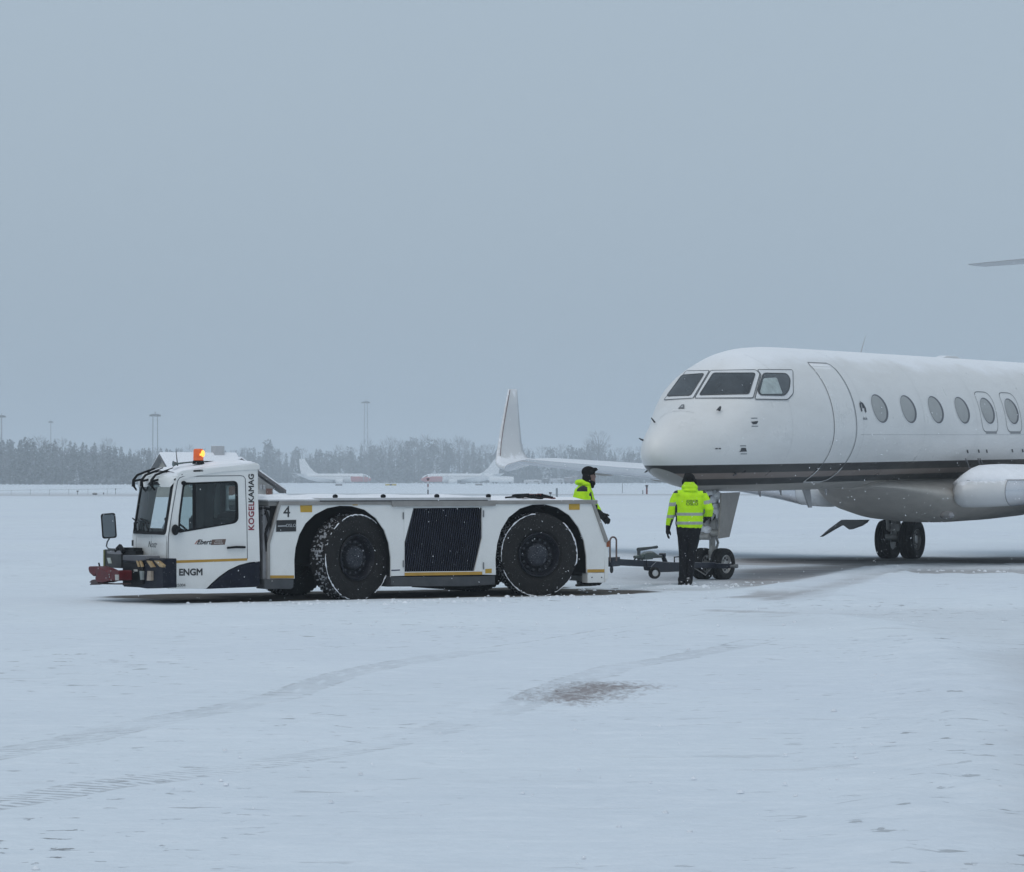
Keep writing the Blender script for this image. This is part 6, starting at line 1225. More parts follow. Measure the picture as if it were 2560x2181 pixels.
for yy, (bx__, by__), dv in ((-.20, (1500, 1284), Vector((.62, -.05, -.78))), (.08, (1504, 1287), Vector((.72, -.1, -.68)))):
    g3 = MB(); b_ = A(bx__, by__, yy); dv = dv.normalized(); g3.tube([b_ - Vector((.06, 0, -.03)), b_ - Vector((.015, 0, -.01)), b_ + dv * .05], [.054, .05, .042], 12); g3.ell(b_ + dv * .07, (.052, .036, .05)); sv = Vector((dv.z, 0, -dv.x)).normalized() * -1
    fingers(g3, b_ + dv * .105, dv, sv, Vector((-.3, .9, -.2)).normalized() * .4, ln=.085, r_=.0125, spread=.0225); g3.tube([b_ + dv * .03 + sv * .035, b_ + dv * .07 + sv * .065, b_ + dv * .105 + sv * .07], [.017, .0145, .011], 8); blob(g3, 0.006, 1, 'glove', GLV, w2)
# ================================================================ BACKGROUND
rs = random.Random(21)
BARK = mat('bark', (0.045, 0.038, 0.033), 0.9, var=0.3, scale=3)
def crownmat(name, c, s): 
    m = bpy.data.materials.new(name); m.use_nodes = True; n = m.node_tree.nodes; l = m.node_tree.links.new; p = n['Principled BSDF']; g = n.new('ShaderNodeNewGeometry')
    oi = n.new('ShaderNodeTexCoord'); q = n.new('ShaderNodeTexNoise'); q.inputs['Scale'].default_value = 0.55; q.inputs['Detail'].default_value = 5; l(oi.outputs['Object'], q.inputs[0])
    r = n.new('ShaderNodeValToRGB'); r.color_ramp.interpolation = 'LINEAR'; r.color_ramp.elements[0].position = 0.46; r.color_ramp.elements[0].color = (*c, 1); r.color_ramp.elements[1].position = 0.70; r.color_ramp.elements[1].color = (*s, 1)
    ad_ = n.new('ShaderNodeMath'); ad_.operation = 'MULTIPLY_ADD'; l(g.outputs['Random Per Island'], ad_.inputs[0]); ad_.inputs[1].default_value = 0.35; l(q.outputs[0], ad_.inputs[2])
    sb = n.new('ShaderNodeMath'); sb.operation = 'SUBTRACT'; l(ad_.outputs[0], sb.inputs[0]); sb.inputs[1].default_value = 0.10; l(sb.outputs[0], r.inputs[0]); l(r.outputs[0], p.inputs['Base Color']); p.inputs['Roughness'].default_value = 0.9; p.inputs['Specular IOR Level'].default_value = 0.1; return m
CR = [crownmat('spruce_snowy', (0.030, 0.036, 0.036), (0.20, 0.215, 0.235)), crownmat('pine_snowy', (0.035, 0.040, 0.038), (0.24, 0.26, 0.28)), crownmat('birch_frosted', (0.085, 0.08, 0.08), (0.30, 0.315, 0.34)), crownmat('heavy_snow', (0.05, 0.055, 0.055), (0.62, 0.65, 0.69))]
def tuft(vs, fs, c, d, L_, w_, r_):
    d = d.normalized(); s = d.cross(Vector((r_.uniform(-1, 1), r_.uniform(-1, 1), r_.uniform(-1, 1)))).normalized() * w_; b = len(vs); vs += [c - s * 0.5, c + s * 0.5, c + d * L_ + s * 0.25, c + d * L_ * 1.1 - s * 0.2]; fs.append((b, b + 1, b + 2, b + 3))
def spruce(r_, h=18, wd=3.0, lean=0.0):
    vs, fs = [], []; n_ = int(34 + h)
    for i in range(n_):
        t = i / n_; z = h * (0.06 + 0.94 * t); rad = wd * (1 - t) ** 0.8 * r_.uniform(0.65, 1.15) + 0.15
        for k in range(int(12 - 7 * t)):
            a = r_.uniform(0, 6.283); rr = rad * r_.uniform(0.15, 0.85); c = Vector((rr * math.cos(a), rr * math.sin(a), z + r_.uniform(-.3, .3))); tuft(vs, fs, c, Vector((math.cos(a), math.sin(a), r_.uniform(-0.75, -0.1))), rad * 0.45 + 0.3, 0.35 + rad * 0.32, r_)
    b = len(vs); vs += [Vector((0.12, 0, h * 0.93)), Vector((-0.12, 0, h * 0.93)), Vector((0, 0, h * 1.03))]; fs.append((b, b + 1, b + 2)); return vs, fs
def pine(r_, h=19, wd=3.2):
    vs, fs = [], []
    for k in range(9):
        cz_ = h * r_.uniform(0.45, 0.93); a = r_.uniform(0, 6.283); rr = wd * r_.uniform(0, 0.6) * (1.25 - cz_ / h); c0_ = Vector((rr * math.cos(a), rr * math.sin(a), cz_)); br = r_.uniform(1.0, 1.9)
        for j in range(42):
            d = Vector((r_.gauss(0, 1), r_.gauss(0, 1), r_.gauss(0, .7))).normalized(); tuft(vs, fs, c0_ + d * br * r_.uniform(0.4, 1), d + Vector((0, 0, .2)), r_.uniform(0.4, 0.9), r_.uniform(0.35, 0.7), r_)
    return vs, fs
def birch(r_, h=19, wd=3.6):
    vs, fs = [], []
    for k in range(240):
        t = r_.random() ** 0.8; z = h * (0.18 + 0.84 * t); rad = wd * math.sin(math.pi * min(1, 0.15 + 0.85 * (1 - t) ** 0.8)) ** 0.8; a = r_.uniform(0, 6.283); rr = rad * r_.uniform(0.05, 0.95); c = Vector((rr * math.cos(a), rr * math.sin(a), z)); d = Vector((math.cos(a) * 0.6, math.sin(a) * 0.6, r_.uniform(0.4, 1.3))); tuft(vs, fs, c, d, r_.uniform(0.8, 2.0), r_.uniform(0.10, 0.24), r_)
    return vs, fs
KINDS = []
for i in range(9):
    r_ = random.Random(100 + i)
    k = (0, 0, 1, 0, 2, 1, 0, 2, 3)[i]
    vs, fs = (spruce(r_, 18, r_.uniform(2.3, 3.4)) if k in (0, 3) else pine(r_) if k == 1 else birch(r_))
    me = bpy.data.meshes.new('crown'); me.from_pydata([tuple(v) for v in vs], [], fs); me.materials.append(CR[k])
    tm = MB(); tm.tube([(0, 0, -0.3), (0.05, 0.03, 6), (0.1, -0.03, 12), (0.0, 0.0, 17 if k != 2 else 18)], [0.26, 0.2, 0.13, 0.05], 6)
    if k == 2:
        for j in range(5): a = r_.uniform(0, 6.28); z = r_.uniform(6, 13); tm.tube([(0, 0, z), (math.cos(a) * 1.2, math.sin(a) * 1.2, z + 2.5), (math.cos(a) * 1.9, math.sin(a) * 1.9, z + 5)], [0.09, 0.06, 0.02], 4)
    to = tm.build('trunk', BARK); tmesh = to.data; bpy.data.objects.remove(to); KINDS.append((k, me, tmesh))
LBL = {0: ('spruce_tree', 'pointed dark spruce dusted with snow in the treeline', 'snow-dusted spruces in the treeline'), 1: ('pine_tree', 'round-topped pine dusted with snow in the treeline', 'snow-dusted pines in the treeline'), 2: ('birch_tree', 'bare frosted birch in the treeline', 'frosted birches in the treeline'), 3: ('spruce_tree', 'spruce heavily laden with bright snow in the treeline', 'snow-laden spruces in the treeline')}
def tree(X_, Y_, h, ki, label=None, wide=1.0, z0=0.0):
    k, cme, tme = KINDS[ki]; nm, lb, gp = LBL[k]; pq = X_ / Y_ * F + 1280; wh_ = 'left of the tug cab' if pq < 330 else 'behind the tug cab and house' if pq < 720 else 'behind the airliner facing right' if pq < 960 else 'behind the airliner facing left' if pq < 1240 else 'right of the winglet'; lb = lb.replace('in the treeline', 'in the wood ' + wh_); gp = gp.replace('in the treeline', wh_); r0 = thing(nm, label or lb, 'tree', None, None if label else gp, (X_, Y_, z0)); sc_ = h / 18.3; r0.scale = (sc_ * wide, sc_ * wide, sc_); r0.rotation_euler = (0, 0, rs.uniform(0, 6.28))
    for nm_, me_ in (('crown', cme), ('trunk', tme)): o = bpy.data.objects.new(nm_, me_); COL.objects.link(o); o.parent = r0
TOP = [(-120, 1096), (0, 1092), (60, 1090), (110, 1092), (150, 1098), (200, 1102), (260, 1105), (300, 1108), (350, 1116), (400, 1118), (480, 1122), (560, 1124), (620, 1120), (655, 1112), (670, 1103), (690, 1122), (712, 1134), (735, 1118), (800, 1120), (860, 1122), (885, 1112), (930, 1106), (960, 1104), (1000, 1102), (1030, 1095), (1090, 1096), (1120, 1100), (1160, 1102), (1200, 1104), (1235, 1116), (1310, 1120), (1345, 1128), (1370, 1118), (1420, 1116), (1462, 1110), (1490, 1094), (1515, 1108), (1545, 1128), (1575, 1122), (1600, 1122), (1640, 1130), (1760, 1128), (2000, 1125), (2300, 1125), (2700, 1120)]
def topy(px):
    return float(np.interp(px, [a for a, b in TOP], [b for a, b in TOP]))
cnt = 0
px = -110.0
while px < 1660:                                  # front row, then a second row a little behind
    for row in (0, 1):
        D = (1090 if px < 420 else 1440) + row * 45 + rs.uniform(-18, 18); q = px + rs.uniform(-5, 5) + row * 6; ty = topy(q) + rs.choice((0, 1, 3, 8, 14, 22, 30)) * (0.8 if row else 1.0) + (0 if row else 7)
        h = H + (1200 - ty) * D / F; pal = (0, 1, 3, 6, 6, 3, 2, 4) if q < 420 else (0, 1, 3, 6, 2, 5, 4, 7, 6) if q < 1200 else (0, 1, 3, 6, 4, 7, 7, 2)
        tree((q - 1280) / F * D, D, h, rs.choice(pal), wide=rs.uniform(0.85, 1.25)); cnt += 1
    px += 12.6
# trees that stand out
for q, ty, D, ki, lb, wd in ((1092, 1128, 1400, 8, 'spruce laden with bright snow behind the left half of the red-nosed airliner facing left', 1.3), (1496, 1090, 1430, 4, 'tallest bare frosted birch, behind the hatted worker and left of the jet nose', 1.35), (669, 1101, 1420, 2, 'round-topped pine rising above its neighbours just right of the tug cab', 1.1), (192, 1172, 1060, 8, 'low snow-laden spruce at the foot of the woodland, left of the tug', 1.3), (740, 1150, 1415, 8, 'small snow-laden spruce behind the tail of the airliner facing right', 1.2), (1370, 1128, 1400, 8, 'snow-laden spruce just right of the winglet', 1.1)):
    tree((q - 1280) / F * D, D, H + (1200 - ty) * D / F, ki, lb, wd)
# the unbroken wood behind them
vs, fs, r_ = [], [], random.Random(3)
for k in range(15000):
    q = r_.uniform(-420, 3000); t = r_.random(); D = (1160 if q < 400 else 1530) + r_.uniform(0, 60); ty = topy(min(q, 2700)) + 34 + 12 * math.sin(q * 0.21) * math.sin(q * 0.053) * (1 if q > 400 else 0.4); hh = H + (1200 - ty) * D / F
    z = hh * t; vs_c = Vector(((q - 1280) / F * D, D, z)); tuft(vs, fs, vs_c, Vector((r_.uniform(-1, 1), r_.uniform(-.4, .4), r_.uniform(-.3, 1))), r_.uniform(0.8, 2.1), r_.uniform(0.5, 1.3), r_)
mb = MB(); mb.add(vs, fs); wd_ = mb.build('woodland', crownmat('wood_mass', (0.045, 0.048, 0.05), (0.20, 0.215, 0.235))); tag(wd_, 'unbroken snow-dusted woodland filling the treeline', 'woodland', None, 'stuff')
# ---- high-mast lights
MG = mat('mast_grey', (0.20, 0.21, 0.22), 0.5, metal=0.2)
def mast(q, ty, D, lb, lattice=0, hw_=0.9, pair=False):
    X_ = (q - 1280) / F * D; zt_ = H + (1200 - ty) * D / F; r0 = thing('light_mast', lb, 'light mast', None, 'light masts above the treeline', (X_, D, 0)); mb = MB()
    if lattice:
        for sx_, sy_ in ((-1, -1), (1, -1), (1, 1), (-1, 1)): mb.tube([(sx_ * lattice, sy_ * lattice, 0), (sx_ * lattice * 0.55, sy_ * lattice * 0.55, zt_)], 0.10, 5)
        for k in range(14):
            z0 = zt_ * k / 14; z1 = zt_ * (k + 1) / 14; l0 = lattice * (1 - 0.45 * k / 14); l1 = lattice * (1 - 0.45 * (k + 1) / 14); s_ = 1 if k % 2 else -1; mb.tube([(-s_ * l0, -l0, z0), (s_ * l1, -l1, z1)], 0.06, 4); mb.tube([(-l0, -s_ * l0, z0), (-l1, s_ * l1, z1)], 0.06, 4)
    elif pair:
        for s_ in (-1, 1): mb.tube([(s_ * 0.95, 0, 0), (s_ * 0.8, 0, zt_)], [0.2, 0.14], 8)
    else: mb.tube([(0, 0, 0), (0, 0, zt_)], [0.32, 0.18], 8)
    mb.build('mast', MG, r0); mb = MB(); mb.tube([(0, 0, zt_ - 0.3), (0, 0, zt_ + 0.35)], [hw_ * 1.4, hw_ * 1.2], 12)
    for k in range(8): a = 2 * math.pi * k / 8; mb.box((hw_ * 1.5 * math.cos(a) - .35, hw_ * 1.5 * math.sin(a) - .3, zt_ - 0.5), (hw_ * 1.5 * math.cos(a) + .35, hw_ * 1.5 * math.sin(a) + .3, zt_ + 0.15))
    mb.tube([(0, 0, zt_ + .3), (0, 0, zt_ + 1.2)], 0.12, 5); mb.build('lamp_head', mat('lamp_head_grey', (0.10, 0.105, 0.11), 0.6), r0)
mast(4, 1041, 1180, 'single-pole light mast at the left edge of the view', 0, 0.9); mast(127, 1055, 1500, 'thin light mast above the woodland, second from the left', 0, 0.6); mast(388, 1038, 1050, 'twin-pole light mast right behind the tug cab front', 0, 1.1, True); mast(915, 1006, 1380, 'tall lattice light mast above the airliner facing right', 1.15, 1.2)
# ---- airliners
AW = mat('airliner_white', (0.76, 0.77, 0.78), 0.4, var=0.05, scale=0.3, snow=0.9); AR = mat('airliner_red', (0.42, 0.035, 0.035), 0.4, var=0.1, scale=0.3)
def airliner(M_, lb, extra=0):
    r0 = thing('airliner', lb, 'airliner', M_, None)
    def ring(x_, w_, zb, zt_): return [Vector((x_, w_ * math.cos(t), (zb + zt_) / 2 + (zt_ - zb) / 2 * math.sin(t))) for t in [2 * math.pi * k / 20 for k in range(20)]]
    st = [(0, .1, 2.3, 2.5), (.5, .75, 1.75, 3.2), (1.5, 1.3, 1.35, 4.1), (3, 1.7, 1.2, 4.8), (5, 1.88, 1.2, 5.2), (28, 1.88, 1.2, 5.2), (33, 1.5, 2.2, 5.2), (37, .8, 3.6, 5.1), (39.4, .2, 4.5, 4.9)]
    cut = 10.0; fr = [ring(*s_) for s_ in st if s_[0] <= 5] + [ring(cut, 1.88, 1.2, 5.2)]; bk = [ring(cut, 1.88, 1.2, 5.2)] + [ring(*s_) for s_ in st if s_[0] >= 28]
    mb = MB(); mb.loft(bk); mb.build('fuselage', AW, r0, smooth=1); mb = MB(); mb.loft(fr)
    nose = mb.build('nose_section', [AR, AW], r0, smooth=1)
    for p_ in nose.data.polygons: p_.material_index = 1 if p_.center.z > 3.9 + max(0, 3.5 - p_.center.x) * -0.25 else 0
    mb = MB()
    for k in range(26): mb.box((9.5 + k * 0.85, -1.905, 3.75), (9.8 + k * 0.85, -1.86, 4.1))
    for k in range(26): mb.box((9.5 + k * 0.85, 1.86, 3.75), (9.8 + k * 0.85, 1.905, 4.1))
    mb.build('cabin_windows', mat('pane_dark', (0.06, 0.065, 0.07), 0.3), r0)
    mb = MB(); mb.loft([[Vector((x_, w_, z_)) for x_, w_ in ((s0, 0), (s0 + c_ * .3, .18), (s0 + c_, 0), (s0 + c_ * .3, -.18))] for s0, c_, z_ in ((28.0, 9.5, 5.0), (30.5, 7.2, 6.2), (32.5, 5.6, 8.0), (35.7, 2.9, 12.2))]); mb.build('tail_fin', AW, r0)
    for s_ in (-1, 1):
        mb = MB(); mb.loft([[Vector((x_, s_ * y_, z_ + dz)) for x_, dz in ((s0, 0), (s0 + c_ * .35, .12 * c_ / 3), (s0 + c_, 0), (s0 + c_ * .35, -.1 * c_ / 3))] for s0, c_, y_, z_ in ((34.3, 3.7, 0.3, 4.8), (37.6, 1.5, 7.0, 5.4))]); mb.build('tailplane', AW, r0)
        mb = MB(); mb.loft([[Vector((x_, s_ * y_, z_ + dz)) for x_, dz in ((s0, 0), (s0 + c_ * .3, .35 * c_ / 7), (s0 + c_, 0), (s0 + c_ * .3, -.3 * c_ / 7))] for s0, c_, y_, z_ in ((13.0, 8.0, 1.6, 1.9), (17.8, 4.2, 6.0, 2.4), (24.2, 1.6, 16.8, 3.6), (26.0, 0.9, 17.4, 5.8))]); mb.build('wing', AW, r0)
        mb = MB(); Mq = Matrix.Translation((12.2, s_ * 4.9, 1.55)) @ Matrix.Rotation(R(-90), 4, 'Z'); mb.lathe([(.1, .8), (0, .95), (.4, 1.05), (2.2, 1.0), (4.0, .6), (4.1, .3)], Mq, 20); mb.build('engine', AW, r0, smooth=1)
        mb = MB(); mb.lathe([(-.3, .15), (-.3, .55), (.3, .55), (.3, .15)], Matrix.Translation((18.6, s_ * 2.8, 0.55)), 14); mb.tube([(18.6, s_ * 2.6, .5), (18.6, s_ * 2.6, 2)], .15, 6); mb.build('main_wheel', RUBBER(), r0)
    mb = MB(); mb.lathe([(-.2, .1), (-.2, .35), (.2, .35), (.2, .1)], Matrix.Translation((4.2, 0, 0.35)), 12); mb.tube([(4.2, 0, .3), (4.2, 0, 1.6)], .12, 6); mb.build('nose_wheel', RUBBER(), r0)
    mb = MB(); mb.prism([(1.55, 3.55), (2.6, 4.35), (3.2, 4.35), (3.0, 3.6)], -1.32, 1.32); mb.build('cockpit_window', mat('pane_dark', (0.06, 0.065, 0.07), 0.3), r0)
    return r0
Da = 1385; airliner(Matrix.Translation(((929 - 1280) / F * Da, Da - 2, -0.55)) @ Matrix.Rotation(R(180 - 24), 4, 'Z'), 'snow-covered white airliner with red nose facing right, left of centre behind the tug')
Db = 1375; airliner(Matrix.Translation(((1052 - 1280) / F * Db, Db, -0.55)) @ Matrix.Rotation(R(14), 4, 'Z'), 'snow-covered white airliner with red nose facing left, its tail beside the winglet')
# ---- far apron vehicles and boxes
def boxcar(q, ty, by, wpx, D, nm, lb, cat, col, roof=True, dark=None):
    X_ = (q - 1280) / F * D; s_ = D / F; w_ = wpx * s_; h = (by - ty) * s_; z0 = H + (1200 - by) * s_
    r0 = thing(nm, lb, cat, None, None, (X_, D, min(z0, 0.3))); zb = z0 - min(z0, 0.3); m_ = mat(nm + '_body_%d' % int(q), col, 0.6, var=0.15, scale=0.8, snow=0.5)
    mb = MB(); mb.box((-w_ / 2, 0, zb + h * 0.18), (w_ / 2, 2.4, zb + h)); mb.build('body', m_, r0, bevel=0.1)
    mb = MB()
    for k in (-0.34, 0.34): mb.lathe([(-.15, .1), (-.15, h * 0.2), (2.5, h * 0.2), (2.5, .1)], Matrix.Translation((w_ * k, 0, zb + h * 0.2)), 12)
    mb.build('wheels', RUBBER(), r0)
    mb = MB(); mb.box((w_ * 0.05, -0.03, zb + h * 0.5), (w_ * 0.35, 0.0, zb + h * 0.85)); mb.build('panel', mat('far_dark', dark or (0.08, 0.085, 0.09), 0.6), r0)
    if roof: mb = MB(); mb.ell((0, 1.2, zb + h), (w_ / 2 * 1.02, 1.25, 0.14)); mb.build('roof_snow', SNOW(), r0, smooth=2)
    return r0
# tanker lorry behind the second airliner's tail
Dt = 1330; tk = thing('tank_trailer', 'long white rounded tank under snow, right of the left-facing airliner', 'tank trailer', None, None, ((1255 - 1280) / F * Dt, Dt, 0)); s_ = Dt / F
mb = MB(); mb.tube([(-32 * s_, 0, 3.0 - H + .0), (-31 * s_, 0, 1.6), (28 * s_, 0, 1.6), (30 * s_, 0, 1.6)], [0.6, 1.55, 1.55, 1.1], 20); mb.build('tank', AW, tk, smooth=1)
mb = MB(); mb.box((32 * s_, -1.2, 0.4), (48 * s_, 1.2, 2.7)); mb.build('cab', mat('cab_slate', (0.07, 0.075, 0.085), 0.6), tk, bevel=0.1)
mb = MB(); [mb.lathe([(-1.2, .1), (-1.2, .5), (1.2, .5), (1.2, .1)], Matrix.Translation((x_ * s_, 0, .5)), 12) for x_ in (-22, -14, 20, 40)]; mb.build('wheels', RUBBER(), tk)
mb = MB(); mb.ell((0, 0, 3.0), (30 * s_, 1.1, 0.3)); mb.build('tank_snow', SNOW(), tk, smooth=2)
boxcar(1332, 1201, 1211, 44, 960, 'snowed_in_container', 'white container half buried in snow, just right of the winglet foot', 'container', (0.5, 0.52, 0.55), True, (0.22, 0.23, 0.24))
boxcar(1392, 1198, 1210, 36, 1180, 'service_truck', 'white service truck with snow heaps, left of the hatted worker', 'truck', (0.42, 0.44, 0.47))
boxcar(1421, 1194, 1210, 20, 1220, 'baggage_cart', 'brownish cart directly left of the hatted worker', 'cart', (0.19, 0.165, 0.165)); boxcar(1436, 1191, 1210, 16, 1230, 'cargo_loader', 'grey-brown loader directly behind the hatted worker', 'loader', (0.13, 0.12, 0.125))
boxcar(1365, 1197, 1210, 12, 1210, 'stair_truck', 'small dark stair truck between the container and the service truck', 'truck', (0.10, 0.10, 0.11)); boxcar(1157, 1206, 1211, 14, 1200, 'pickup_van', 'small dark van in front of the left-facing airliner', 'van', (0.14, 0.15, 0.17), False)
# ---- airfield signs
def sign(q, ty, by, wpx, D, lb, cols, txt=None):
    s_ = D / F; X_ = (q - 1280) * s_; r0 = thing('airfield_sign', lb, 'airfield sign', None, 'low airfield signs in the snow', (X_, D, 0)); w_ = wpx * s_; zt_ = H + (1200 - ty) * s_; zb = H + (1200 - by) * s_
    n_ = len(cols); x_ = -w_ / 2
    for k, (fr_, c_) in enumerate(cols): mb = MB(); mb.box((x_, 0, zb), (x_ + w_ * fr_ - 0.01, 0.25, zt_)); mb.build('sign_panel', mat('sign_%02d%02d%02d' % tuple(int(v * 99) for v in c_), c_, 0.5, var=0.1), r0); x_ += w_ * fr_
    mb = MB()
    for k in (-.4, 0, .4): mb.box((w_ * k - 0.04, 0.08, -0.4), (w_ * k + 0.04, 0.16, zb)); 
    mb.build('sign_legs', MG, r0)
    mb = MB(); mb.ell((0, 0.12, zt_), (w_ / 2, 0.14, 0.04)); mb.build('sign_snow', SNOW(), r0, smooth=2)
YL = (0.46, 0.36, 0.06); BK = (0.03, 0.03, 0.03); OR = (0.5, 0.24, 0.06)
sign(75, 1219.5, 1228, 50, 560, 'long yellow airfield sign with black and orange end near the left edge', [(0.62, YL), (0.2, BK), (0.18, OR)]); sign(317, 1223, 1230, 26, 540, 'grey back of an airfield sign touching the tug windscreen', [(1.0, (0.22, 0.225, 0.22))])
sign(977, 1210, 1219, 28, 700, 'yellow and black airfield sign between the two airliners', [(0.4, YL), (0.2, BK), (0.4, YL)]); sign(847, 1210, 1216, 17, 720, 'small grey airfield sign below the right-facing airliner', [(1.0, (0.2, 0.2, 0.21))]); sign(1197, 1210, 1214, 18, 720, 'small grey airfield sign below the left-facing airliner', [(1.0, (0.2, 0.2, 0.21))])
# ---- poles and markers
def pole(q, ty, by, wpx, D, nm, lb, cat, cols, grp=None, cap=None):
    s_ = D / F; X_ = (q - 1280) * s_; z1 = H + (1200 - ty) * s_; z0 = min(0, H + (1200 - by) * s_); r0 = thing(nm, lb, cat, None, grp, (X_, D, 0)); n_ = len(cols); zz_ = H + (1200 - by) * s_
    for k, c_ in enumerate(cols): mb = MB(); a = zz_ + (z1 - zz_) * k / n_; b = zz_ + (z1 - zz_) * (k + 1) / n_; a = z0 if k == 0 else a; mb.tube([(0, 0, a), (0, 0, b)], wpx * s_ / 2, 8); mb.build('pole_section' if n_ > 1 else 'pole', mat('pole_%02d%02d' % (int(c_[0] * 99), int(c_[2] * 99)), c_, 0.6), r0)
    if cap: mb = MB(); mb.tube([(0, 0, z1 - cap * s_), (0, 0, z1)], [cap * s_ * 0.8, cap * s_], 8); mb.build('cap', mat('cap_dark', (0.05, 0.03, 0.03), 0.6), r0)
WHT = (0.6, 0.6, 0.62); DR = (0.16, 0.02, 0.02); DK = (0.05, 0.055, 0.06); GR = (0.20, 0.23, 0.25)
pole(1070, 1196, 1232, 3.4, 260, 'marker_pole', 'red and white banded marker pole in front of the left-facing airliner', 'marker pole', [DK, WHT, DR, WHT, DR], None, 4)
pole(1392, 1221, 1246, 5, 240, 'bollard', 'grey square bollard left of the hatted worker', 'bollard', [GR]); pole(1376, 1231, 1244, 3, 240, 'marker_lamp', 'tiny dark lamp above the hose bundle on the tug deck', 'lamp', [GR], None, 4)
pole(1617, 1213, 1235, 4.5, 330, 'traffic_marker', 'dark red marker cone standing left of the jet nose wheel door', 'marker', [DR, DR, DK], None, 4); pole(1607, 1226, 1235, 2.6, 330, 'snow_stake', 'short grey stake beside the dark red marker', 'stake', [GR]); pole(1556, 1209, 1236, 1.1, 330, 'snow_stake', 'thin stake in the snow between the two workers', 'stake', [DK])
pole(194, 1227, 1237, 1.4, 345, 'edge_light', 'thin edge light post in the snow, furthest left of three', 'edge light', [DK], 'edge lights in the snow', 3); pole(259, 1232, 1237, 1.6, 345, 'edge_light', 'short edge light post in the snow, middle one of three', 'edge light', [DK], 'edge lights in the snow', 2); pole(289, 1222, 1236, 1.1, 345, 'edge_light', 'taller edge light post nearest the tug, in the snow', 'edge light', [DK], 'edge lights in the snow', 2)
s_ = 345 / F; lf_ = thing('snow_capped_box', 'small grey snow-capped box on the far snow field, left of the tug', 'box', None, None, ((237 - 1280) * s_, 345, 0)); mb = MB(); mb.ell((0, 0, 0.05), (6.5 * s_, 0.2, 3.4 * s_)); mb.build('case', mat('case_grey', (0.2, 0.2, 0.2), 0.7, snow=0.6), lf_, smooth=2)
# cables on posts, far left
fe = thing('wire_fence', 'low wire fence crossing the snow at the far left', 'fence', None, None, ((100 - 1280) * s_, 345, 0))
for k in range(7): x_ = (-120 + k * 48) * s_; mb = MB(); mb.tube([(x_, 0, -0.1), (x_, 0, 0.50 + 0.03 * k)], 0.02, 5); mb.build('fence_post', MG, fe)
mb = MB(); mb.tube([((-130 + k * 48) * s_, 0, 0.42 + 0.035 * k - 0.02 * (k % 2)) for k in range(8)], 0.016, 4); mb.build('fence_wire', MG, fe)
# ---- houses
def gable_house(nm, lb, M_, w_, dp, eave, ridge, wallc, over=0.5, chim=True, wins=()):
    r0 = thing(nm, lb, 'building', M_)
    wm = mat(nm + '_wall', wallc, 0.8, var=0.15, scale=1.5, bump=0.4, bscale=6)
    mb = MB(); mb.prism([(-dp / 2, -0.3), (dp / 2, -0.3), (dp / 2, eave), (0, ridge - 0.15), (-dp / 2, eave)], 0, w_, ax='x'); wl2 = mb.build('wall', wm, r0)
    sl_ = (ridge - eave) / (dp / 2)
    for s_ in (-1, 1):
        mb = MB(); e_y = s_ * (dp / 2 + over); e_z = eave - over * sl_; mb.prism([(0, ridge), (e_y, e_z), (e_y, e_z + 0.18), (0, ridge + 0.18)], -over, w_ + over, ax='x'); rf = mb.build('roof', mat('roof_fascia', (0.10, 0.095, 0.095), 0.7), r0)
        mb = MB(); mb.prism([(0, ridge + 0.185), (e_y * 0.99, e_z + 0.185), (e_y * 0.985, e_z + 0.36), (0, ridge + 0.42)], -over + 0.05, w_ + over - 0.05, ax='x'); mb.build('roof_snow', SNOW(), rf, bevel=0.08)
    if chim: mb = MB(); mb.box((w_ * 0.72, -0.45, ridge - 0.5), (w_ * 0.72 + 1.1, 0.45, ridge + 1.05)); mb.build('chimney', mat('chimney_grey', (0.4, 0.4, 0.41), 0.8, snow=0.9), r0, bevel=0.05)
    for x_, y_, z0, z1, ww in wins: mb = MB(); mb.box((x_, y_ - 0.02, z0), (x_ + ww, y_ + 0.02, z1)); f_ = mb.build('window', mat('frame_white', (0.55, 0.56, 0.58), 0.6), r0); mb = MB(); mb.box((x_ + .08, y_ - 0.035, z0 + .08), (x_ + ww - .08, y_ - 0.021, z1 - .08)); mb.build('pane', mat('far_pane', (0.08, 0.09, 0.10), 0.2), f_)
    return r0
Dh = 290; sh = Dh / F
gable_house('house', 'beige gabled house with a snowy roof and chimney behind the tug cab', Matrix.Translation(((402 - 1280) * sh, Dh + 3, 0)) @ Matrix.Rotation(R(30), 4, 'Z'), 185 * sh, 5.2, 2.3, H + (1200 - 1140) * sh, (0.33, 0.30, 0.25), 0.6, True, [(1.5, -2.62, 1.0, 2.0, 1.2), (3.6, -2.62, 1.0, 2.0, 1.2)])
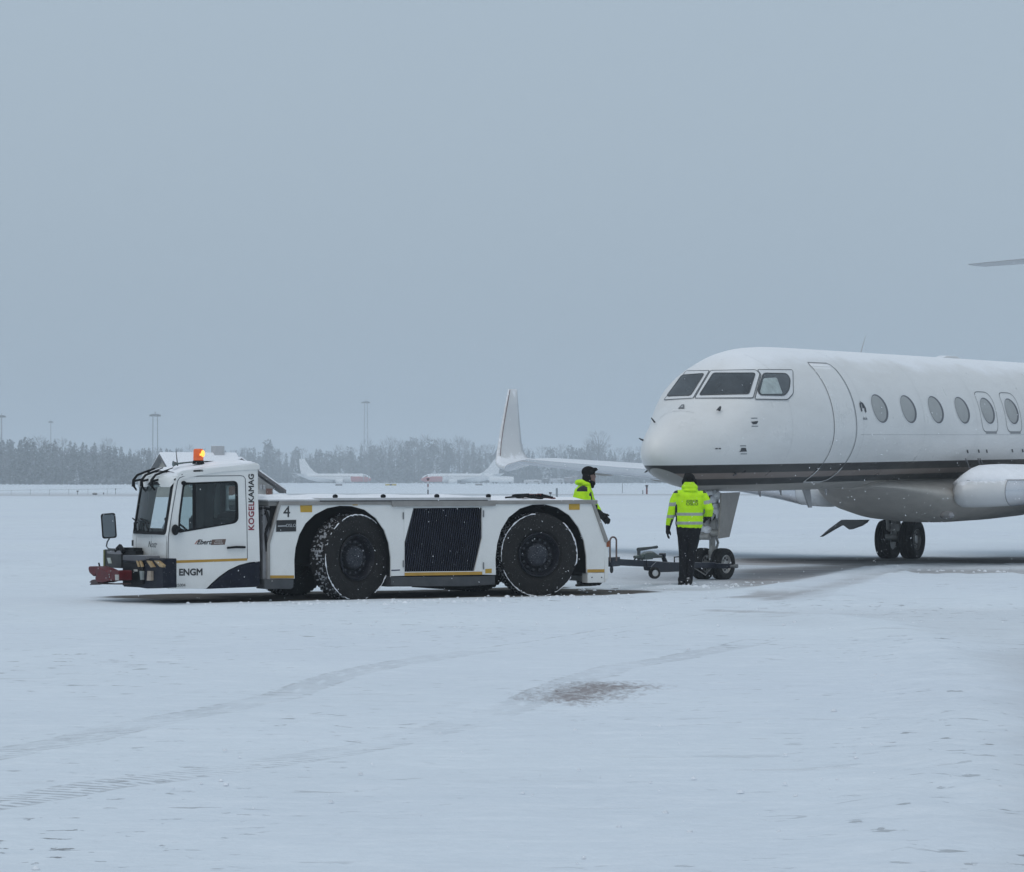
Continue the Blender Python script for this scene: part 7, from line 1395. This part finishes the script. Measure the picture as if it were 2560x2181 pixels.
# low hut: gable end towards the camera, roof sloping down to the right
Dk = 130; sk = Dk / F
hut = thing('hut', 'low brown-brick hut with a steep dark roof edge, right behind the tug cab', 'building', Matrix.Translation(((600 - 1280) * sk, Dk, 0)) @ Matrix.Rotation(R(10), 4, 'Z'))
def K(px, py): return ((px - 600) * sk, H + (1200 - py) * sk)
rp_ = [K(716, 1234), K(604, 1155), K(492, 1234)]
mb = MB(); mb.prism([(rp_[0][0] - 0.55, -0.2), (rp_[0][0] - 0.55, rp_[0][1] + 0.28), (rp_[1][0], rp_[1][1] - 0.1), (rp_[2][0] + 0.55, rp_[2][1] + 0.28), (rp_[2][0] + 0.55, -0.2)], 0.4, 3); mb.build('wall', mat('hut_wall', (0.45, 0.44, 0.42), 0.8, var=0.15), hut)
mb = MB(); mb.box((K(667, 0)[0], 0.36, -0.2), (K(682, 0)[0], 0.39, K(0, 1222)[1])); mb.box((K(560, 0)[0], 0.34, -0.2), (K(612, 0)[0], 0.385, K(0, 1212)[1])); mb.build('brick_pier', mat('hut_brick', (0.20, 0.095, 0.07), 0.85, var=0.2, scale=8), hut)
for s_, e in ((1, rp_[0]), (-1, rp_[2])):
    mb = MB(); mb.prism([rp_[1], e, (e[0], e[1] + 0.14), (rp_[1][0], rp_[1][1] + 0.15)], 0.0, 3.4); rf = mb.build('roof', mat('hut_roof', (0.075, 0.07, 0.072), 0.7), hut)
    mb = MB(); mb.prism([(rp_[1][0], rp_[1][1] + 0.152), (e[0], e[1] + 0.142), (e[0], e[1] + 0.20), (rp_[1][0], rp_[1][1] + 0.23)], 0.03, 3.3); mb.build('roof_snow', SNOW(), rf)
for a, b in ((649, 656), (658, 664)): mb = MB(); mb.box((K(a, 0)[0], 0.05, K(0, 1224)[1]), (K(b, 0)[0], 0.35, K(0, 1213)[1])); mb.build('wall_unit', mat('unit_grey', (0.32, 0.33, 0.34), 0.5, var=0.3, scale=30), hut)
# ================================================================ LOOSE SNOW CLUMPS
vs, fs, r_ = [], [], random.Random(9)
CL = [([(560, 1512), (878, 1507), (1200, 1502), (1560, 1490)], 150, 0.35, 0.010, 0.030), ([(1990, 1514), (2130, 1482), (2215, 1452), (2270, 1442), (2440, 1441), (2700, 1444)], 260, 0.22, 0.01, 0.035), ([(1960, 1478), (2120, 1444), (2240, 1416), (2420, 1413), (2700, 1417)], 160, 0.22, 0.01, 0.032),
      ([(1430, 1478), (1600, 1467), (1740, 1469), (1860, 1458)], 150, 0.5, 0.008, 0.026), ([(1480, 1560), (1900, 1520), (2300, 1500)], 140, 2.2, 0.006, 0.016), ([(2060, 1546), (2300, 1605), (2400, 1700), (2420, 1900), (2330, 2140)], 240, 0.45, 0.006, 0.020), ([(1500, 2000), (2100, 1900), (2500, 2050)], 140, 2.5, 0.004, 0.012), ([(2300, 1428), (2420, 1430), (2520, 1432)], 14, 0.25, 0.015, 0.045), ([(1690, 1470), (1740, 1468)], 30, 0.12, 0.015, 0.04)]
for pts, n_, wd_s, a_, b_ in CL:
    gp_ = [G(*p_) for p_ in pts]
    for k in range(n_):
        i = r_.randrange(len(gp_) - 1); c = gp_[i].lerp(gp_[i + 1], r_.random()) + Vector((r_.gauss(0, wd_s), r_.gauss(0, wd_s), 0)); s_ = a_ + (b_ - a_) * r_.random() ** 2.5
        b = len(vs); m_ = 6; vs.append(c + Vector((0, 0, s_ * r_.uniform(0.7, 1.1) + 0.01)))
        for h_, k2 in ((0.55, 0.8), (-0.4, 1.15)):
            for j in range(m_): a = 6.283 * j / m_; rr = s_ * k2 * r_.uniform(0.75, 1.25); vs.append(c + Vector((rr * math.cos(a) * 1.3, rr * math.sin(a), s_ * h_ + 0.01)))
        fs += [(b, b + 1 + j, b + 1 + (j + 1) % m_) for j in range(m_)] + [(b + 1 + j, b + 1 + m_ + j, b + 1 + m_ + (j + 1) % m_, b + 1 + (j + 1) % m_) for j in range(m_)]
me = bpy.data.meshes.new('snow_clumps'); me.from_pydata([tuple(v) for v in vs], [], fs); me.materials.append(mat('clump_snow', (0.72, 0.76, 0.81), 0.9, var=0.15, scale=3)); me.polygons.foreach_set('use_smooth', [True] * len(me.polygons)); o = bpy.data.objects.new('snow_clumps', me); COL.objects.link(o); tag(o, 'loose crumbs of snow along the ruts and ploughed ridges', None, None, 'stuff')
# ================================================================ FALLING SNOW
vs, fs, r_ = [], [], random.Random(77)
for k in range(3000):
    D = r_.uniform(24, 62); q = r_.uniform(-150, 2720); py = r_.uniform(850, 1560) if k % 3 else r_.uniform(300, 1700); c = at(q, py, D)
    if c.z < 0.06: continue
    s_ = r_.uniform(0.0018, 0.0048) * (0.6 + D / 60); st = Vector((r_.uniform(-.6, .6), 0, 1)).normalized() * s_ * r_.uniform(1, 1.9)
    b = len(vs); a = Vector((s_, 0, 0)); d = Vector((0, s_, 0)); vs += [c + st, c + a, c + d, c - a, c - d, c - st]; fs += [(b, b + 1, b + 2), (b, b + 2, b + 3), (b, b + 3, b + 4), (b, b + 4, b + 1), (b + 5, b + 2, b + 1), (b + 5, b + 3, b + 2), (b + 5, b + 4, b + 3), (b + 5, b + 1, b + 4)]
mb = MB(); mb.add(vs, fs); me = bpy.data.meshes.new('falling_snow'); me.from_pydata([tuple(v) for v in vs], [], fs); me.materials.append(mat('snowflake', (0.80, 0.82, 0.86), 0.9, var=0.02)); o = bpy.data.objects.new('falling_snow', me); COL.objects.link(o); tag(o, 'small snowflakes drifting through the air in front of the tug and jet', None, None, 'stuff')
# ================================================================ HAZE
hz = MB(); hz.box((-5600, -5600, -1.5), (5600, 5600, 48))
hm = bpy.data.materials.new('haze_volume'); hm.use_nodes = True; n = hm.node_tree.nodes; n.clear()
ho = n.new('ShaderNodeOutputMaterial'); pv = n.new('ShaderNodeVolumePrincipled'); pv.inputs['Color'].default_value = (0.76, 0.82, 0.87, 1); pv.inputs['Density'].default_value = HAZE; pv.inputs['Anisotropy'].default_value = 0.0
hm.node_tree.links.new(pv.outputs[0], ho.inputs['Volume'])
hzo = hz.build('haze', hm); tag(hzo, 'thin pale snowfall haze over the airfield', None, None, 'stuff')
